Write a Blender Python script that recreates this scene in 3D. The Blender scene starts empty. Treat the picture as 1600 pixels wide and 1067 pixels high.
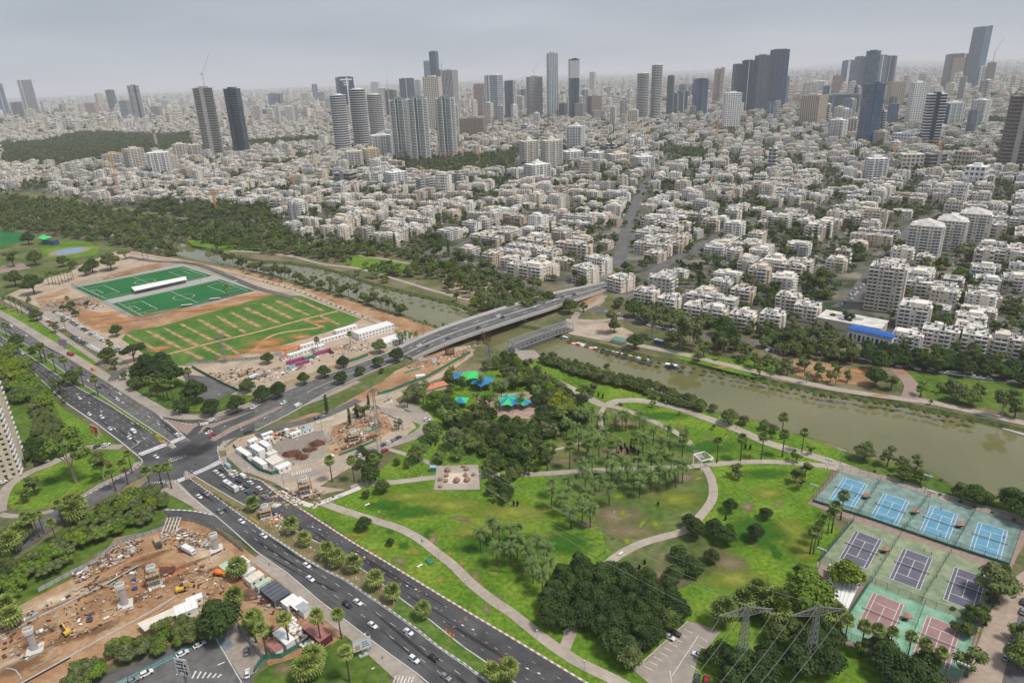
import bpy, math, random
from mathutils import Vector, Matrix
from mathutils.geometry import tessellate_polygon
random.seed(7)
R = math.radians
SC = bpy.context.scene
COL = SC.collection
# camera
H = 195.0; FPX = 1067.0; TILT = 0.037; HOR = 118.0
PITCH = math.atan((533.5-HOR)*math.cos(TILT)/FPX)
U0 = Vector((0,math.sin(PITCH),math.cos(PITCH))); CF = Vector((0,math.cos(PITCH),-math.sin(PITCH))); R0 = Vector((1,0,0))
CR = math.cos(TILT)*R0-math.sin(TILT)*U0
CU = math.cos(TILT)*U0+math.sin(TILT)*R0
cam = bpy.data.objects.new('camera', bpy.data.cameras.new('camera')); COL.objects.link(cam)
cam.data.lens = 24.0; cam.data.sensor_width = 36.0; cam.data.clip_start = 1.0; cam.data.clip_end = 90000.0
M = Matrix((CR,CU,-CF)).transposed().to_4x4(); M.translation = Vector((0,0,H)); cam.matrix_world = M
SC.camera = cam
# sky, sun, exposure
SUN_EL, SUN_AZ = 62.0, 115.0
W = bpy.data.worlds.new('World'); SC.world = W; W.use_nodes = True
n = W.node_tree.nodes; l = W.node_tree.links; n.clear()
sky = n.new('ShaderNodeTexSky'); sky.sky_type = 'NISHITA'; sky.sun_disc = False
sky.sun_elevation = R(SUN_EL); sky.sun_rotation = R(SUN_AZ); sky.altitude = 100; sky.dust_density = 3.0
tc = n.new('ShaderNodeTexCoord'); mp = n.new('ShaderNodeMapping'); mp.inputs['Scale'].default_value = (2.5, 2.5, 16.0)
nz = n.new('ShaderNodeTexNoise'); nz.inputs['Scale'].default_value = 1.3; nz.inputs['Detail'].default_value = 4; nz.inputs['Roughness'].default_value = 0.45
l.new(tc.outputs['Generated'], mp.inputs[0]); l.new(mp.outputs[0], nz.inputs['Vector'])
rp = n.new('ShaderNodeValToRGB'); e = rp.color_ramp.elements
e[0].position = 0.3; e[0].color = (0.88, 0.89, 0.915, 1); e[1].position = 0.7; e[1].color = (1.10, 1.10, 1.085, 1)
sx_ = n.new('ShaderNodeSeparateXYZ'); l.new(tc.outputs['Generated'], sx_.inputs[0])
r2 = n.new('ShaderNodeValToRGB'); e = r2.color_ramp.elements; e[0].position = 0.0; e[0].color = (.45, .485, .55, 1); e[1].position = .10; e[1].color = (.355, .38, .445, 1); x_ = e.new(.5); x_.color = (.40, .42, .47, 1)
l.new(sx_.outputs[2], r2.inputs[0]); gm = n.new('ShaderNodeMixRGB'); gm.blend_type = 'MULTIPLY'; gm.inputs[0].default_value = 1
l.new(nz.outputs['Fac'], rp.inputs[0])
sc_ = n.new('ShaderNodeVectorMath'); sc_.operation = 'SCALE'; sc_.inputs['Scale'].default_value = 4.55
l.new(rp.outputs[0], gm.inputs[1]); l.new(r2.outputs[0], gm.inputs[2]); l.new(gm.outputs[0], sc_.inputs[0])
mx = n.new('ShaderNodeMixRGB'); mx.inputs[0].default_value = 0.9
l.new(sky.outputs[0], mx.inputs[1]); l.new(sc_.outputs[0], mx.inputs[2])
bg = n.new('ShaderNodeBackground'); bg.inputs['Strength'].default_value = 0.12
ow = n.new('ShaderNodeOutputWorld'); l.new(mx.outputs[0], bg.inputs[0]); l.new(bg.outputs[0], ow.inputs[0])
sd = bpy.data.lights.new('sun', 'SUN'); sd.energy = 1.5; sd.angle = R(10); sd.color = (1, 0.94, 0.85)
so = bpy.data.objects.new('sun', sd); COL.objects.link(so)
so.rotation_euler = (R(90-SUN_EL), 0, R(-SUN_AZ)+math.pi); so.location = (0, 400, 400)
dv = Vector((math.sin(R(SUN_AZ))*math.cos(R(SUN_EL)),math.cos(R(SUN_AZ))*math.cos(R(SUN_EL)),math.sin(R(SUN_EL))))
so.rotation_euler = dv.to_track_quat('Z', 'Y').to_euler()
SC.view_settings.view_transform = 'Standard'; SC.view_settings.look = 'None'; SC.view_settings.gamma = 1.0
SC.view_settings.exposure = 1.06; SC.view_settings.use_curve_mapping = False
SC.render.engine = 'CYCLES'
SC.cycles.max_bounces = 6; SC.cycles.diffuse_bounces = 3; SC.cycles.glossy_bounces = 2; SC.cycles.volume_bounces = 2
SC.cycles.transparent_max_bounces = 12; SC.cycles.use_denoising = True
# photograph grid -> place
def G(x, y, z=0.0):
 """point of the place at height z seen at (x, y) on the 1600-wide survey photograph"""
 d = CF+(x-800)/FPX*CR+(533.5-y)/FPX*CU
 s = (H-z)/-d.z
 return Vector((d.x*s,d.y*s,z))
def proj(p):
 q = Vector(p)-Vector((0,0,H)); f = q.dot(CF)
 if f<=1:return(-9999, -9999, f)
 return(800+FPX*q.dot(CR)/f, 533.5-FPX*q.dot(CU)/f, f)
def height_to(b, ytop):
 lo, hi = 0.0, 500.0
 for _ in range(40):
  m = (lo+hi)/2
  if proj((b.x,b.y,m))[1]>ytop:lo = m
  else:hi = m
 return lo
def inpoly(x, y, P):
 c = False; j = len(P)-1
 for i in range(len(P)):
  if(P[i][1]>y)!=(P[j][1]>y)and x<(P[j][0]-P[i][0])*(y-P[i][1])/(P[j][1]-P[i][1])+P[i][0]:c = not c
  j = i
 return c
def inframe(p, m=30):
 x, y, f = proj(p); return f>1 and-m<x<1600+m and-m<y<1067+m
# materials
MATS = {}
def attr_tint(nt):
 a = nt.nodes.new('ShaderNodeAttribute'); a.attribute_type = 'INSTANCER'; a.attribute_name = 'tint'
 return a.outputs['Fac']
def mat(name, c1, c2=None, rough=0.8, scale=0.2, detail=5, metal=0.0, bump=0.0, tint=None, c3=None, spec=0.3, obj=False, lo=0.35, hi=0.65, second=None, bscale=None):
 """colour grain between c1, c2 (c3) by noise; tint: list of colours chosen by each thing's own tint value"""
 if name in MATS:return MATS[name]
 m = bpy.data.materials.new(name); m.use_nodes = True; nt = m.node_tree; N = nt.nodes; L = nt.links
 b = N['Principled BSDF']; b.inputs['Roughness'].default_value = rough; b.inputs['Metallic'].default_value = metal
 b.inputs['Specular IOR Level'].default_value = spec
 def rgba(c):return(c[0], c[1], c[2], 1)
 co = None
 if obj:co = N.new('ShaderNodeTexCoord').outputs['Object']
 else:co = N.new('ShaderNodeNewGeometry').outputs['Position']
 col = None
 if tint:
  r = N.new('ShaderNodeValToRGB'); r.color_ramp.interpolation = 'LINEAR'
  el = r.color_ramp.elements
  el[0].position = 0; el[0].color = rgba(tint[0]); el[1].position = 1; el[1].color = rgba(tint[-1])
  for i in range(1, len(tint)-1):
   x = el.new(i/(len(tint)-1)); x.color = rgba(tint[i])
  L.new(attr_tint(nt), r.inputs[0]); col = r.outputs[0]
 if c2 is not None:
  t = N.new('ShaderNodeTexNoise'); t.inputs['Scale'].default_value = scale; t.inputs['Detail'].default_value = detail; t.inputs['Roughness'].default_value = 0.6
  L.new(co, t.inputs['Vector'])
  r = N.new('ShaderNodeValToRGB'); el = r.color_ramp.elements
  el[0].position = lo; el[0].color = rgba(c1); el[1].position = hi; el[1].color = rgba(c2)
  if c3 is not None:
   x = el.new((lo+hi)/2); x.color = rgba(c3)
  L.new(t.outputs['Fac'], r.inputs[0])
  if col is not None:
   mxx = N.new('ShaderNodeMixRGB'); mxx.blend_type = 'MULTIPLY'; mxx.inputs[0].default_value = 1
   L.new(col, mxx.inputs[1]); L.new(r.outputs[0], mxx.inputs[2]); col = mxx.outputs[0]
  else:col = r.outputs[0]
  if second:
   t2 = N.new('ShaderNodeTexNoise'); t2.inputs['Scale'].default_value = second[0]; t2.inputs['Detail'].default_value = 4
   L.new(co, t2.inputs['Vector'])
   r2 = N.new('ShaderNodeValToRGB'); e2 = r2.color_ramp.elements
   e2[0].position = 0.35; e2[0].color = rgba(second[1]); e2[1].position = 0.65; e2[1].color = rgba(second[2])
   L.new(t2.outputs['Fac'], r2.inputs[0])
   m2 = N.new('ShaderNodeMixRGB'); m2.blend_type = 'MULTIPLY'; m2.inputs[0].default_value = 1
   L.new(col, m2.inputs[1]); L.new(r2.outputs[0], m2.inputs[2]); col = m2.outputs[0]
 elif col is None:
  b.inputs['Base Color'].default_value = rgba(c1)
 if col is not None:L.new(col, b.inputs['Base Color'])
 if bump:
  t = N.new('ShaderNodeTexNoise'); t.inputs['Scale'].default_value = bscale or scale*6; t.inputs['Detail'].default_value = 6
  L.new(co, t.inputs['Vector']); bp = N.new('ShaderNodeBump'); bp.inputs['Strength'].default_value = bump; bp.inputs['Distance'].default_value = 0.3
  L.new(t.outputs['Fac'], bp.inputs['Height']); L.new(bp.outputs[0], b.inputs['Normal'])
 MATS[name] = m; return m
def stripes(name, ca, cb, period=3.0, rough=0.7):
 m = bpy.data.materials.new(name); m.use_nodes = True; nt = m.node_tree; N = nt.nodes; L = nt.links
 b = N['Principled BSDF']; b.inputs['Roughness'].default_value = rough
 uv = N.new('ShaderNodeUVMap'); sp = N.new('ShaderNodeSeparateXYZ'); L.new(uv.outputs[0], sp.inputs[0])
 a = N.new('ShaderNodeMath'); a.operation = 'DIVIDE'; a.inputs[1].default_value = period; L.new(sp.outputs[0], a.inputs[0])
 f = N.new('ShaderNodeMath'); f.operation = 'FRACT'; L.new(a.outputs[0], f.inputs[0])
 g = N.new('ShaderNodeMath'); g.operation = 'GREATER_THAN'; g.inputs[1].default_value = 0.5; L.new(f.outputs[0], g.inputs[0])
 x = N.new('ShaderNodeMixRGB'); x.inputs[1].default_value = (*ca, 1); x.inputs[2].default_value = (*cb, 1)
 L.new(g.outputs[0], x.inputs[0]); L.new(x.outputs[0], b.inputs['Base Color']); MATS[name] = m; return m
def fade(name, c1, c2, scale=0.3, rough=0.95):
 """worn or bare patch whose edge breaks up into the ground round it"""
 m = bpy.data.materials.new(name); m.use_nodes = True; nt = m.node_tree; N = nt.nodes; L = nt.links
 b = N['Principled BSDF']; b.inputs['Roughness'].default_value = rough; b.inputs['Specular IOR Level'].default_value = 0.1
 ge = N.new('ShaderNodeNewGeometry'); t = N.new('ShaderNodeTexNoise'); t.inputs['Scale'].default_value = scale; t.inputs['Detail'].default_value = 6
 L.new(ge.outputs['Position'], t.inputs['Vector'])
 r = N.new('ShaderNodeValToRGB'); e = r.color_ramp.elements; e[0].position = .35; e[1].position = .65
 e[0].color = (*c1, 1); e[1].color = (*c2, 1); L.new(t.outputs['Fac'], r.inputs[0]); L.new(r.outputs[0], b.inputs['Base Color'])
 at = N.new('ShaderNodeAttribute'); at.attribute_name = 'fade'
 ad = N.new('ShaderNodeMath'); ad.operation = 'ADD'; L.new(at.outputs['Fac'], ad.inputs[0])
 t2 = N.new('ShaderNodeTexNoise'); t2.inputs['Scale'].default_value = scale*1.7; t2.inputs['Detail'].default_value = 7; t2.inputs['Roughness'].default_value = .65
 L.new(ge.outputs['Position'], t2.inputs['Vector']); L.new(t2.outputs['Fac'], ad.inputs[1])
 mr = N.new('ShaderNodeMapRange'); mr.inputs['From Min'].default_value = 0.72; mr.inputs['From Max'].default_value = 1.5; L.new(ad.outputs[0], mr.inputs['Value'])
 tr = N.new('ShaderNodeBsdfTransparent'); ms = N.new('ShaderNodeMixShader')
 L.new(mr.outputs[0], ms.inputs[0]); L.new(tr.outputs[0], ms.inputs[1]); L.new(b.outputs[0], ms.inputs[2])
 L.new(ms.outputs[0], N['Material Output'].inputs[0]); MATS[name] = m; return m
asphalt = mat('asphalt',(.062,.064,.068),(.095,.096,.10), .85, .12, 8, second=(.03,(.78,.78,.79),(1.2,1.18,1.15)))
asphalt_old = mat('asphalt_old',(.10,.10,.10),(.15,.148,.143), .9, .2, second=(.05,(.85,.85,.85),(1.1,1.1,1.1)))
paving = mat('paving',(.30,.26,.22),(.38,.335,.29), .9, .5, second=(.06,(.85,.84,.83),(1.05,1.05,1.05)))
paving_red = mat('paving_red',(.25,.18,.15),(.33,.25,.21), .9, .6)
pathm = mat('path_paving',(.36,.31,.26),(.44,.385,.33), .9, .4, second=(.08,(.84,.83,.82),(1.04,1.04,1.04)))
concrete = mat('concrete',(.36,.35,.33),(.46,.45,.43), .85, .6, bump=.1)
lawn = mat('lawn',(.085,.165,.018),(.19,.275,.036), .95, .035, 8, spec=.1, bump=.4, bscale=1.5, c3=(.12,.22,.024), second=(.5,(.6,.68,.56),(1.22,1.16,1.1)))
lawn_dark = mat('lawn_deep_green',(.066,.125,.02),(.135,.20,.038), .95, .05, 7, spec=.1, bump=.4, bscale=1.5, second=(.3,(.65,.68,.62),(1.12,1.1,1.1)))  # deeper green grass for the duller lawns
meadow = mat('meadow',(.075,.105,.03),(.20,.18,.10), .95, .035, 8, spec=.1, bump=.4, bscale=1.2, c3=(.11,.15,.045), second=(.25,(.7,.7,.68),(1.12,1.1,1.08)))
turf = mat('artificial_turf',(.018,.125,.036),(.026,.155,.046), .9, .03, spec=.1)
dirt = mat('dirt',(.27,.15,.08),(.46,.33,.21), .95, .05, 9, spec=.1, bump=.5, bscale=.8, c3=(.37,.225,.125), second=(.5,(.8,.78,.76),(1.08,1.08,1.08)))
sand = mat('pale_dirt',(.38,.30,.22),(.50,.42,.33), .95, .07, 8, spec=.1, bump=.4, bscale=.8, second=(.6,(.82,.8,.78),(1.06,1.06,1.06)))
paint = mat('road_paint',(.42,.42,.41),(.72,.72,.70), .7, 1.5, lo=.4, hi=.55)
paint_yellow = mat('orange_paint',(.85,.42,.05),(.9,.55,.1), .7, 1.0)
white = mat('white_paint',(.72,.72,.70),(.80,.80,.79), .6, .4)
cream = mat('cream_render',(.62,.57,.48),(.70,.66,.57), .8, .3)
steel = mat('galvanised_steel',(.36,.37,.38),(.48,.49,.50), .45, 1.0, metal=.5)
black = mat('black_paint',(.012,.012,.014), None, .5)
rust = mat('rusty_steel',(.09,.035,.02),(.16,.07,.045), .9, 1.2)
glassm = mat('dark_glass',(.03,.045,.055), None, .12, spec=.6)
green_sheet = mat('green_sheeting',(.03,.16,.11),(.06,.24,.17), .7, .6)
grey_sheet = mat('grey_sheeting',(.30,.31,.31),(.42,.43,.43), .6, .5)
orange_plastic = mat('orange_plastic',(.85,.16,.02),(.9,.25,.04), .5, 1)
wood = mat('timber',(.35,.24,.13),(.48,.36,.22), .85, 1.5)
debris = mat('site_debris',(.10,.07,.055),(.55,.50,.44), .9, 1.1, 8, bump=.8, bscale=2)
kerb_rw = stripes('kerb_red_white',(.42,.24,.20),(.60,.57,.54), 3.0)
kerb_bw = stripes('kerb_black_white',(.26,.26,.25),(.58,.58,.56), 3.0)
kerb_plain = mat('kerb_stone',(.42,.41,.39),(.52,.50,.48), .85, .4)
# mesh builder
class MB:
 def __init__(s):s.v = []; s.f = []; s.m = []; s.mats = []
 def mi(s, m):
  if m not in s.mats:s.mats.append(m)
  return s.mats.index(m)
 def face(s, pts, m):
  i = len(s.v); s.v+=[tuple(p)for p in pts]; s.f.append(tuple(range(i,i+len(pts)))); s.m.append(s.mi(m))
 def box(s, c, d, m, rz=0.0, bottom=False, taper=1.0):
  cx, cy, cz = c; a, b, h = d[0]/2, d[1]/2, d[2]/2; i = len(s.v); k = s.mi(m)
  cs, sn = math.cos(rz), math.sin(rz)
  for z, t in((-h,1),(h,taper)):
   for x, y in((-a,-b),(a,-b),(a,b),(-a,b)):
    x*=t; y*=t
    s.v.append((cx+x*cs-y*sn,cy+x*sn+y*cs,cz+z))
  F = [(0,1,5,4),(1,2,6,5),(2,3,7,6),(3,0,4,7),(4,5,6,7)]
  if bottom:F.append((3,2,1,0))
  for f in F:s.f.append(tuple(i+q for q in f)); s.m.append(k)
 def bar(s, a, b, w, m, h=None):
  a = Vector(a); b = Vector(b); d = b-a
  if d.length<1e-6:return
  d.normalize(); up = Vector((0,0,1))if abs(d.z)<.9 else Vector((1,0,0))
  x = d.cross(up).normalized()*(w/2); y = d.cross(x).normalized()*((h or w)/2); i = len(s.v); k = s.mi(m)
  for p in(a, b):
   for q in(-x-y, x-y, x+y, -x+y):s.v.append(tuple(p+q))
  for f in((0,1,5,4),(1,2,6,5),(2,3,7,6),(3,0,4,7),(4,5,6,7),(3,2,1,0)):s.f.append(tuple(i+q for q in f)); s.m.append(k)
 def cyl(s, c, r, h, m, n=8, r2=None, cap=True, rx=None):
  i = len(s.v); k = s.mi(m); r2 = r if r2 is None else r2
  for z, rr in((0,r),(h,r2)):
   for q in range(n):
    a = 2*math.pi*q/n; s.v.append((c[0]+rr*math.cos(a),c[1]+rr*(rx or 1)*math.sin(a),c[2]+z))
  for q in range(n):s.f.append((i+q,i+(q+1)%n,i+n+(q+1)%n,i+n+q)); s.m.append(k)
  if cap:s.f.append(tuple(i+n+q for q in range(n))); s.m.append(k)
 def tube(s, pts, rad, m, n=6, closed_end=True):
  k = s.mi(m); i0 = len(s.v)
  for j, p in enumerate(pts):
   p = Vector(p); d = (Vector(pts[min(j+1,len(pts)-1)])-Vector(pts[max(j-1,0)])).normalized()
   x = d.cross(Vector((0,0,1))if abs(d.z)<.95 else Vector((0,1,0))).normalized(); y = d.cross(x)
   r = rad[j]if isinstance(rad,(list,tuple))else rad
   for q in range(n):
    a = 2*math.pi*q/n; s.v.append(tuple(p+x*(r*math.cos(a))+y*(r*math.sin(a))))
  for j in range(len(pts)-1):
   for q in range(n):
    s.f.append((i0+j*n+q,i0+j*n+(q+1)%n,i0+(j+1)*n+(q+1)%n,i0+(j+1)*n+q)); s.m.append(k)
  if closed_end:
   s.f.append(tuple(i0+(len(pts)-1)*n+q for q in range(n))); s.m.append(k)
   s.f.append(tuple(i0+q for q in reversed(range(n)))); s.m.append(k)
 def ball(s, c, r, m, n=8, k=5, sq=(1,1,1), jit=0.0, rnd=random):
  i = len(s.v); mi_ = s.mi(m)
  s.v.append((c[0],c[1],c[2]-r*sq[2]))
  for a in range(1, k):
   t = math.pi*a/k-math.pi/2
   for b in range(n):
    p = 2*math.pi*(b+.5*(a%2))/n; j = 1+jit*(rnd.random()*2-1)
    s.v.append((c[0]+r*sq[0]*j*math.cos(t)*math.cos(p),c[1]+r*sq[1]*j*math.cos(t)*math.sin(p),c[2]+r*sq[2]*j*math.sin(t)))
  s.v.append((c[0],c[1],c[2]+r*sq[2])); T = len(s.v)-1
  for b in range(n):
   s.f.append((i,i+1+(b+1)%n,i+1+b)); s.m.append(mi_)
   for a in range(k-2):
    o = i+1+a*n; s.f.append((o+b,o+(b+1)%n,o+n+(b+1)%n,o+n+b)); s.m.append(mi_)
   o = i+1+(k-2)*n; s.f.append((o+b,o+(b+1)%n,T)); s.m.append(mi_)
 def prism(s, poly, z0, z1, m, top=None, bottom=False):
  """poly: list of (x, y) counter-clockwise or not; walls + cap"""
  ar = sum(poly[i][0]*poly[(i+1)%len(poly)][1]-poly[(i+1)%len(poly)][0]*poly[i][1]for i in range(len(poly)))
  if ar<0:poly = poly[::-1]
  i = len(s.v); nn = len(poly); k = s.mi(m); kt = s.mi(top)if top else k
  for z in(z0, z1):
   for p in poly:s.v.append((p[0],p[1],z))
  for q in range(nn):s.f.append((i+q,i+(q+1)%nn,i+nn+(q+1)%nn,i+nn+q)); s.m.append(k)
  for t in tessellate_polygon([[Vector((p[0],p[1],0))for p in poly]]):
   a, b, c = [Vector((poly[q][0],poly[q][1]))for q in t]
   if(b-a).cross(c-a)<0:t = t[::-1]
   s.f.append(tuple(i+nn+q for q in t)); s.m.append(kt)
 def mesh(s, name, smooth=False):
  me = bpy.data.meshes.new(name); me.from_pydata(s.v,[], s.f)
  for m in s.mats:me.materials.append(m)
  if len(s.mats)>1:me.polygons.foreach_set('material_index', s.m)
  if smooth:me.polygons.foreach_set('use_smooth',[True]*len(s.f))
  me.update(); return me
 def build(s, name, parent=None, loc=None, smooth=False, **kw):
  o = bpy.data.objects.new(name, s.mesh(name,smooth)); COL.objects.link(o)
  if parent:o.parent = parent
  if loc is not None:o.location = loc
  for k, v in kw.items():o[k] = v
  return o
LANDMARK = []
def empty(name, loc, label, cat, rz=0.0, group=None, tint=None):
 o = bpy.data.objects.new(name, None); COL.objects.link(o); o.location = loc; o.rotation_euler = (0, 0, rz); o.empty_display_size = 1
 if label:o['label'] = label
 o['category'] = cat
 if group:o['group'] = group
 return o
def thing(mb, name, label, cat, loc=None, group=None, smooth=False):
 o = mb.build(name, None, loc, smooth); o['label'] = label; o['category'] = cat
 if group:o['group'] = group
 return o
# ground sheets
LAY = [0]
def nextz(step=0.004):
 LAY[0]+=1; return 0.012+LAY[0]*.004
def sheet(name, pts, m, px=True, z=None):
 P = [G(*p)for p in pts]if px else[Vector((p[0],p[1],0))for p in pts]
 zz = nextz()if z is None else z
 mb = MB(); k = mb.mi(m); mb.v = [(p.x,p.y,zz)for p in P]
 for t in tessellate_polygon([P]):
  a, b, c = [P[q].to_2d()for q in t]
  if(b-a).cross(c-a)<0:t = t[::-1]
  mb.f.append(tuple(t)); mb.m.append(k)
 return mb.build(name, kind='structure')
def smoothline(P, n=6):
 if len(P)<3:return P
 out = []
 for i in range(len(P)-1):
  p0 = P[max(i-1,0)]; p1 = P[i]; p2 = P[i+1]; p3 = P[min(i+2,len(P)-1)]
  for k in range(n):
   t = k/n; out.append(0.5*((2*p1)+(p2-p0)*t+(2*p0-5*p1+4*p2-p3)*t*t+(3*p1-p0-3*p2+p3)*t**3))
 return out+[P[-1]]
def strip(name, pts, w, m, z=None, h=0.0, px=True, smooth=True, mb=None, width=None, loop=False):
 """ribbon of width w along a line; h > 0 gives it raised sides. UV x runs along the length"""
 P = [(G(*p)if px else Vector((p[0],p[1],0)))for p in pts]
 if smooth:P = smoothline(P)
 if loop:P = P+[P[0]]
 zz = nextz()if z is None else z
 V = []; F = []; U = []; L = 0; n_ = len(P)
 for i, p in enumerate(P):
  d = P[min(i+1,n_-1)]-P[max(i-1,0)]; d.z = 0; d.normalize(); q = Vector((-d.y,d.x,0)); ww = (width[0]+(width[1]-width[0])*i/(n_-1))if width else w
  if i:L+=(p-P[i-1]).length
  U.append(L); a = p+q*ww/2; b = p-q*ww/2
  V+=[(a.x,a.y,zz+h),(b.x,b.y,zz+h)]+([(a.x,a.y,0),(b.x,b.y,0)]if h else[])
 st = 4 if h else 2; uv = []
 for i in range(n_-1):
  o = i*st; c = o+st; F.append((o+1,c+1,c,o)); uv.append((U[i],U[i+1],U[i+1],U[i]))
  if h:
   F.append((o,c,c+2,o+2)); uv.append((U[i],U[i+1],U[i+1],U[i])); F.append((c+1,o+1,o+3,c+3)); uv.append((U[i+1],U[i],U[i],U[i+1]))
 me = bpy.data.meshes.new(name); me.from_pydata(V,[], F); me.materials.append(m)
 ul = me.uv_layers.new(name='UVMap'); data = []
 for t in uv:
  for x in t:data+=[x, 0.5]
 ul.data.foreach_set('uv', data)
 o = bpy.data.objects.new(name, me); COL.objects.link(o); o['kind'] = 'structure'; return o
def patch(name, c, rx, ry, m, rz=0.0, z=None, px=True, n=20, seed=0):
 """irregular patch, fading out at its edge. rx, ry in metres"""
 rnd = random.Random(seed+int(c[0]*7+c[1]*13)); p = G(*c)if px else Vector((*c,0)); zz = nextz(.003)if z is None else z
 V = [(p.x,p.y,zz)]; A = [1.0]; F = []
 js = [rnd.uniform(.8,1.15)for _ in range(n)]
 for k, (f, a)in enumerate(((.45,.75),(.9,.4),(1.4,0))):
  for i in range(n):
   t = 2*math.pi*i/n; x = rx*f*js[i]*math.cos(t); y = ry*f*js[i]*math.sin(t)
   V.append((p.x+x*math.cos(rz)-y*math.sin(rz),p.y+x*math.sin(rz)+y*math.cos(rz),zz)); A.append(a)
 for i in range(n):
  j = (i+1)%n; F.append((0,1+i,1+j))
  for k in(0, 1):F.append((1+k*n+i,1+(k+1)*n+i,1+(k+1)*n+j,1+k*n+j))
 me = bpy.data.meshes.new(name); me.from_pydata(V,[], F); me.materials.append(m)
 at = me.attributes.new('fade', 'FLOAT', 'POINT'); at.data.foreach_set('value', A)
 o = bpy.data.objects.new(name, me); COL.objects.link(o); o['kind'] = 'structure'; return o
# ground, river, roads
RN = [(-60,322),(40,340),(200,378),(285,400),(312,408),(360,415),(400,424),(450,436),(512,452),(570,472),(637,493),(675,507),(700,514),(740,530),(775,545),(800,552),(837,557),(900,577),(960,593),(1010,604),(1060,627),(1112,637),(1125,643),(1200,659),(1227,671),(1285,688),(1330,702),(1372,716),(1450,733),(1482,752),(1555,773),(1640,800),(1800,850),(2000,930)]
RF = [(-60,312),(40,328),(200,362),(285,380),(340,398),(400,410),(450,413),(500,421),(540,432),(555,439),(600,452),(650,464),(712,479),(745,494),(800,510),(850,520),(882,533),(937,543),(980,554),(1017,564),(1080,572),(1145,588),(1200,600),(1300,620),(1400,634),(1450,645),(1525,661),(1600,680),(1750,715),(2000,790)]
WZ = -2.2
near_w = [G(x,y,WZ)for x, y in RN]; far_w = [G(x,y,WZ)for x, y in RF]
def offs(P, d):
 out = []
 for i, p in enumerate(P):
  t = P[min(i+1,len(P)-1)]-P[max(i-1,0)]; t.z = 0; t.normalize(); q = Vector((-t.y,t.x,0))*d
  out.append(Vector((p.x+q.x,p.y+q.y,0)))
 return out
near_b = offs(near_w, -4.0); far_b = offs(far_w, 4.0)
hole = near_b+far_b[::-1]
BIG = 42000.0
outer = [Vector((-BIG,-3000,0)), Vector((BIG,-3000,0)), Vector((BIG,BIG,0)), Vector((-BIG,BIG,0))]
ground_m = mat('near_ground',(.085,.11,.04),(.25,.20,.13), .95, .03, 8, spec=.1, c3=(.15,.15,.075), bump=.4, bscale=.8, second=(.3,(.75,.74,.72),(1.1,1.1,1.1)))
city_m = mat('city_ground',(.04,.06,.025),(.24,.22,.19), .95, .03, 9, spec=.1, c3=(.12,.12,.105), second=(.0016,(.7,.78,.68),(1.15,1.1,1.05)))
mb = MB(); P = outer+hole; k = mb.mi(ground_m); mb.v = [tuple(p)for p in P]
for t in tessellate_polygon([outer,hole]):
 a, b, c = [P[q].to_2d()for q in t]
 if(b-a).cross(c-a)<0:t = t[::-1]
 mb.f.append(tuple(t)); mb.m.append(k)
mb.build('ground', kind='structure')
bank_m = mat('river_bank_growth',(.035,.06,.018),(.15,.13,.07), .95, .25, 8, c3=(.07,.10,.03), bump=.8, bscale=1.2)
mb = MB()
for b_, w_ in((near_b,near_w),(far_b,far_w)):
 for i in range(len(b_)-1):
  q = [b_[i], b_[i+1], Vector((w_[i+1].x,w_[i+1].y,-3)), Vector((w_[i].x,w_[i].y,-3))]
  mb.face(q if b_ is far_b else q[::-1], bank_m)
mb.build('river_bank', kind='structure')
wm = mat('river_water',(.135,.135,.055),(.175,.17,.08), .05, .012, 5, spec=.55, second=(.006,(.88,.92,.85),(1.08,1.04,1.05)))
nt = wm.node_tree; N = nt.nodes; L = nt.links
t = N.new('ShaderNodeTexNoise'); t.inputs['Scale'].default_value = .35; t.inputs['Detail'].default_value = 5
gg = N.new('ShaderNodeNewGeometry'); L.new(gg.outputs['Position'], t.inputs['Vector'])
bp = N.new('ShaderNodeBump'); bp.inputs['Strength'].default_value = .06; bp.inputs['Distance'].default_value = .2
L.new(t.outputs['Fac'], bp.inputs['Height']); L.new(bp.outputs[0], N['Principled BSDF'].inputs['Normal'])
near_u = offs(near_w, -1.5); far_u = offs(far_w, 1.5)
mb = MB()
for i in range(len(near_u)-1):
 pass
P = [Vector((p.x,p.y,WZ))for p in near_u+far_u[::-1]]
mb.mi(wm); mb.v = [tuple(p)for p in P]
for t in tessellate_polygon([P]):
 a, b, c = [P[q].to_2d()for q in t]
 if(b-a).cross(c-a)<0:t = t[::-1]
 mb.f.append(tuple(t)); mb.m.append(0)
mb.build('river_water', kind='structure')
CITY = [(-200,262),(0,300),(60,300),(200,325),(330,347),(440,347),(470,375),(560,377),(640,388),(700,412),(800,432),(850,442),(915,455),(950,458),(1000,478),(1080,497),(1160,514),(1230,522),(1330,545),(1440,560),(1560,575),(1750,610)]
cw = [G(*p)for p in CITY]
sheet('city_ground',[(p.x,p.y)for p in cw]+[(cw[-1].x+900,cw[-1].y-60),(BIG,1000),(BIG,BIG),(-BIG,BIG),(-BIG,3500)], city_m, px=False, z=.01)
citypoly = [(p.x,p.y)for p in cw]+[(9000,300),(9000,30000),(-12000,30000),(-9000,3500)]
LAY[0] = 1
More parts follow.
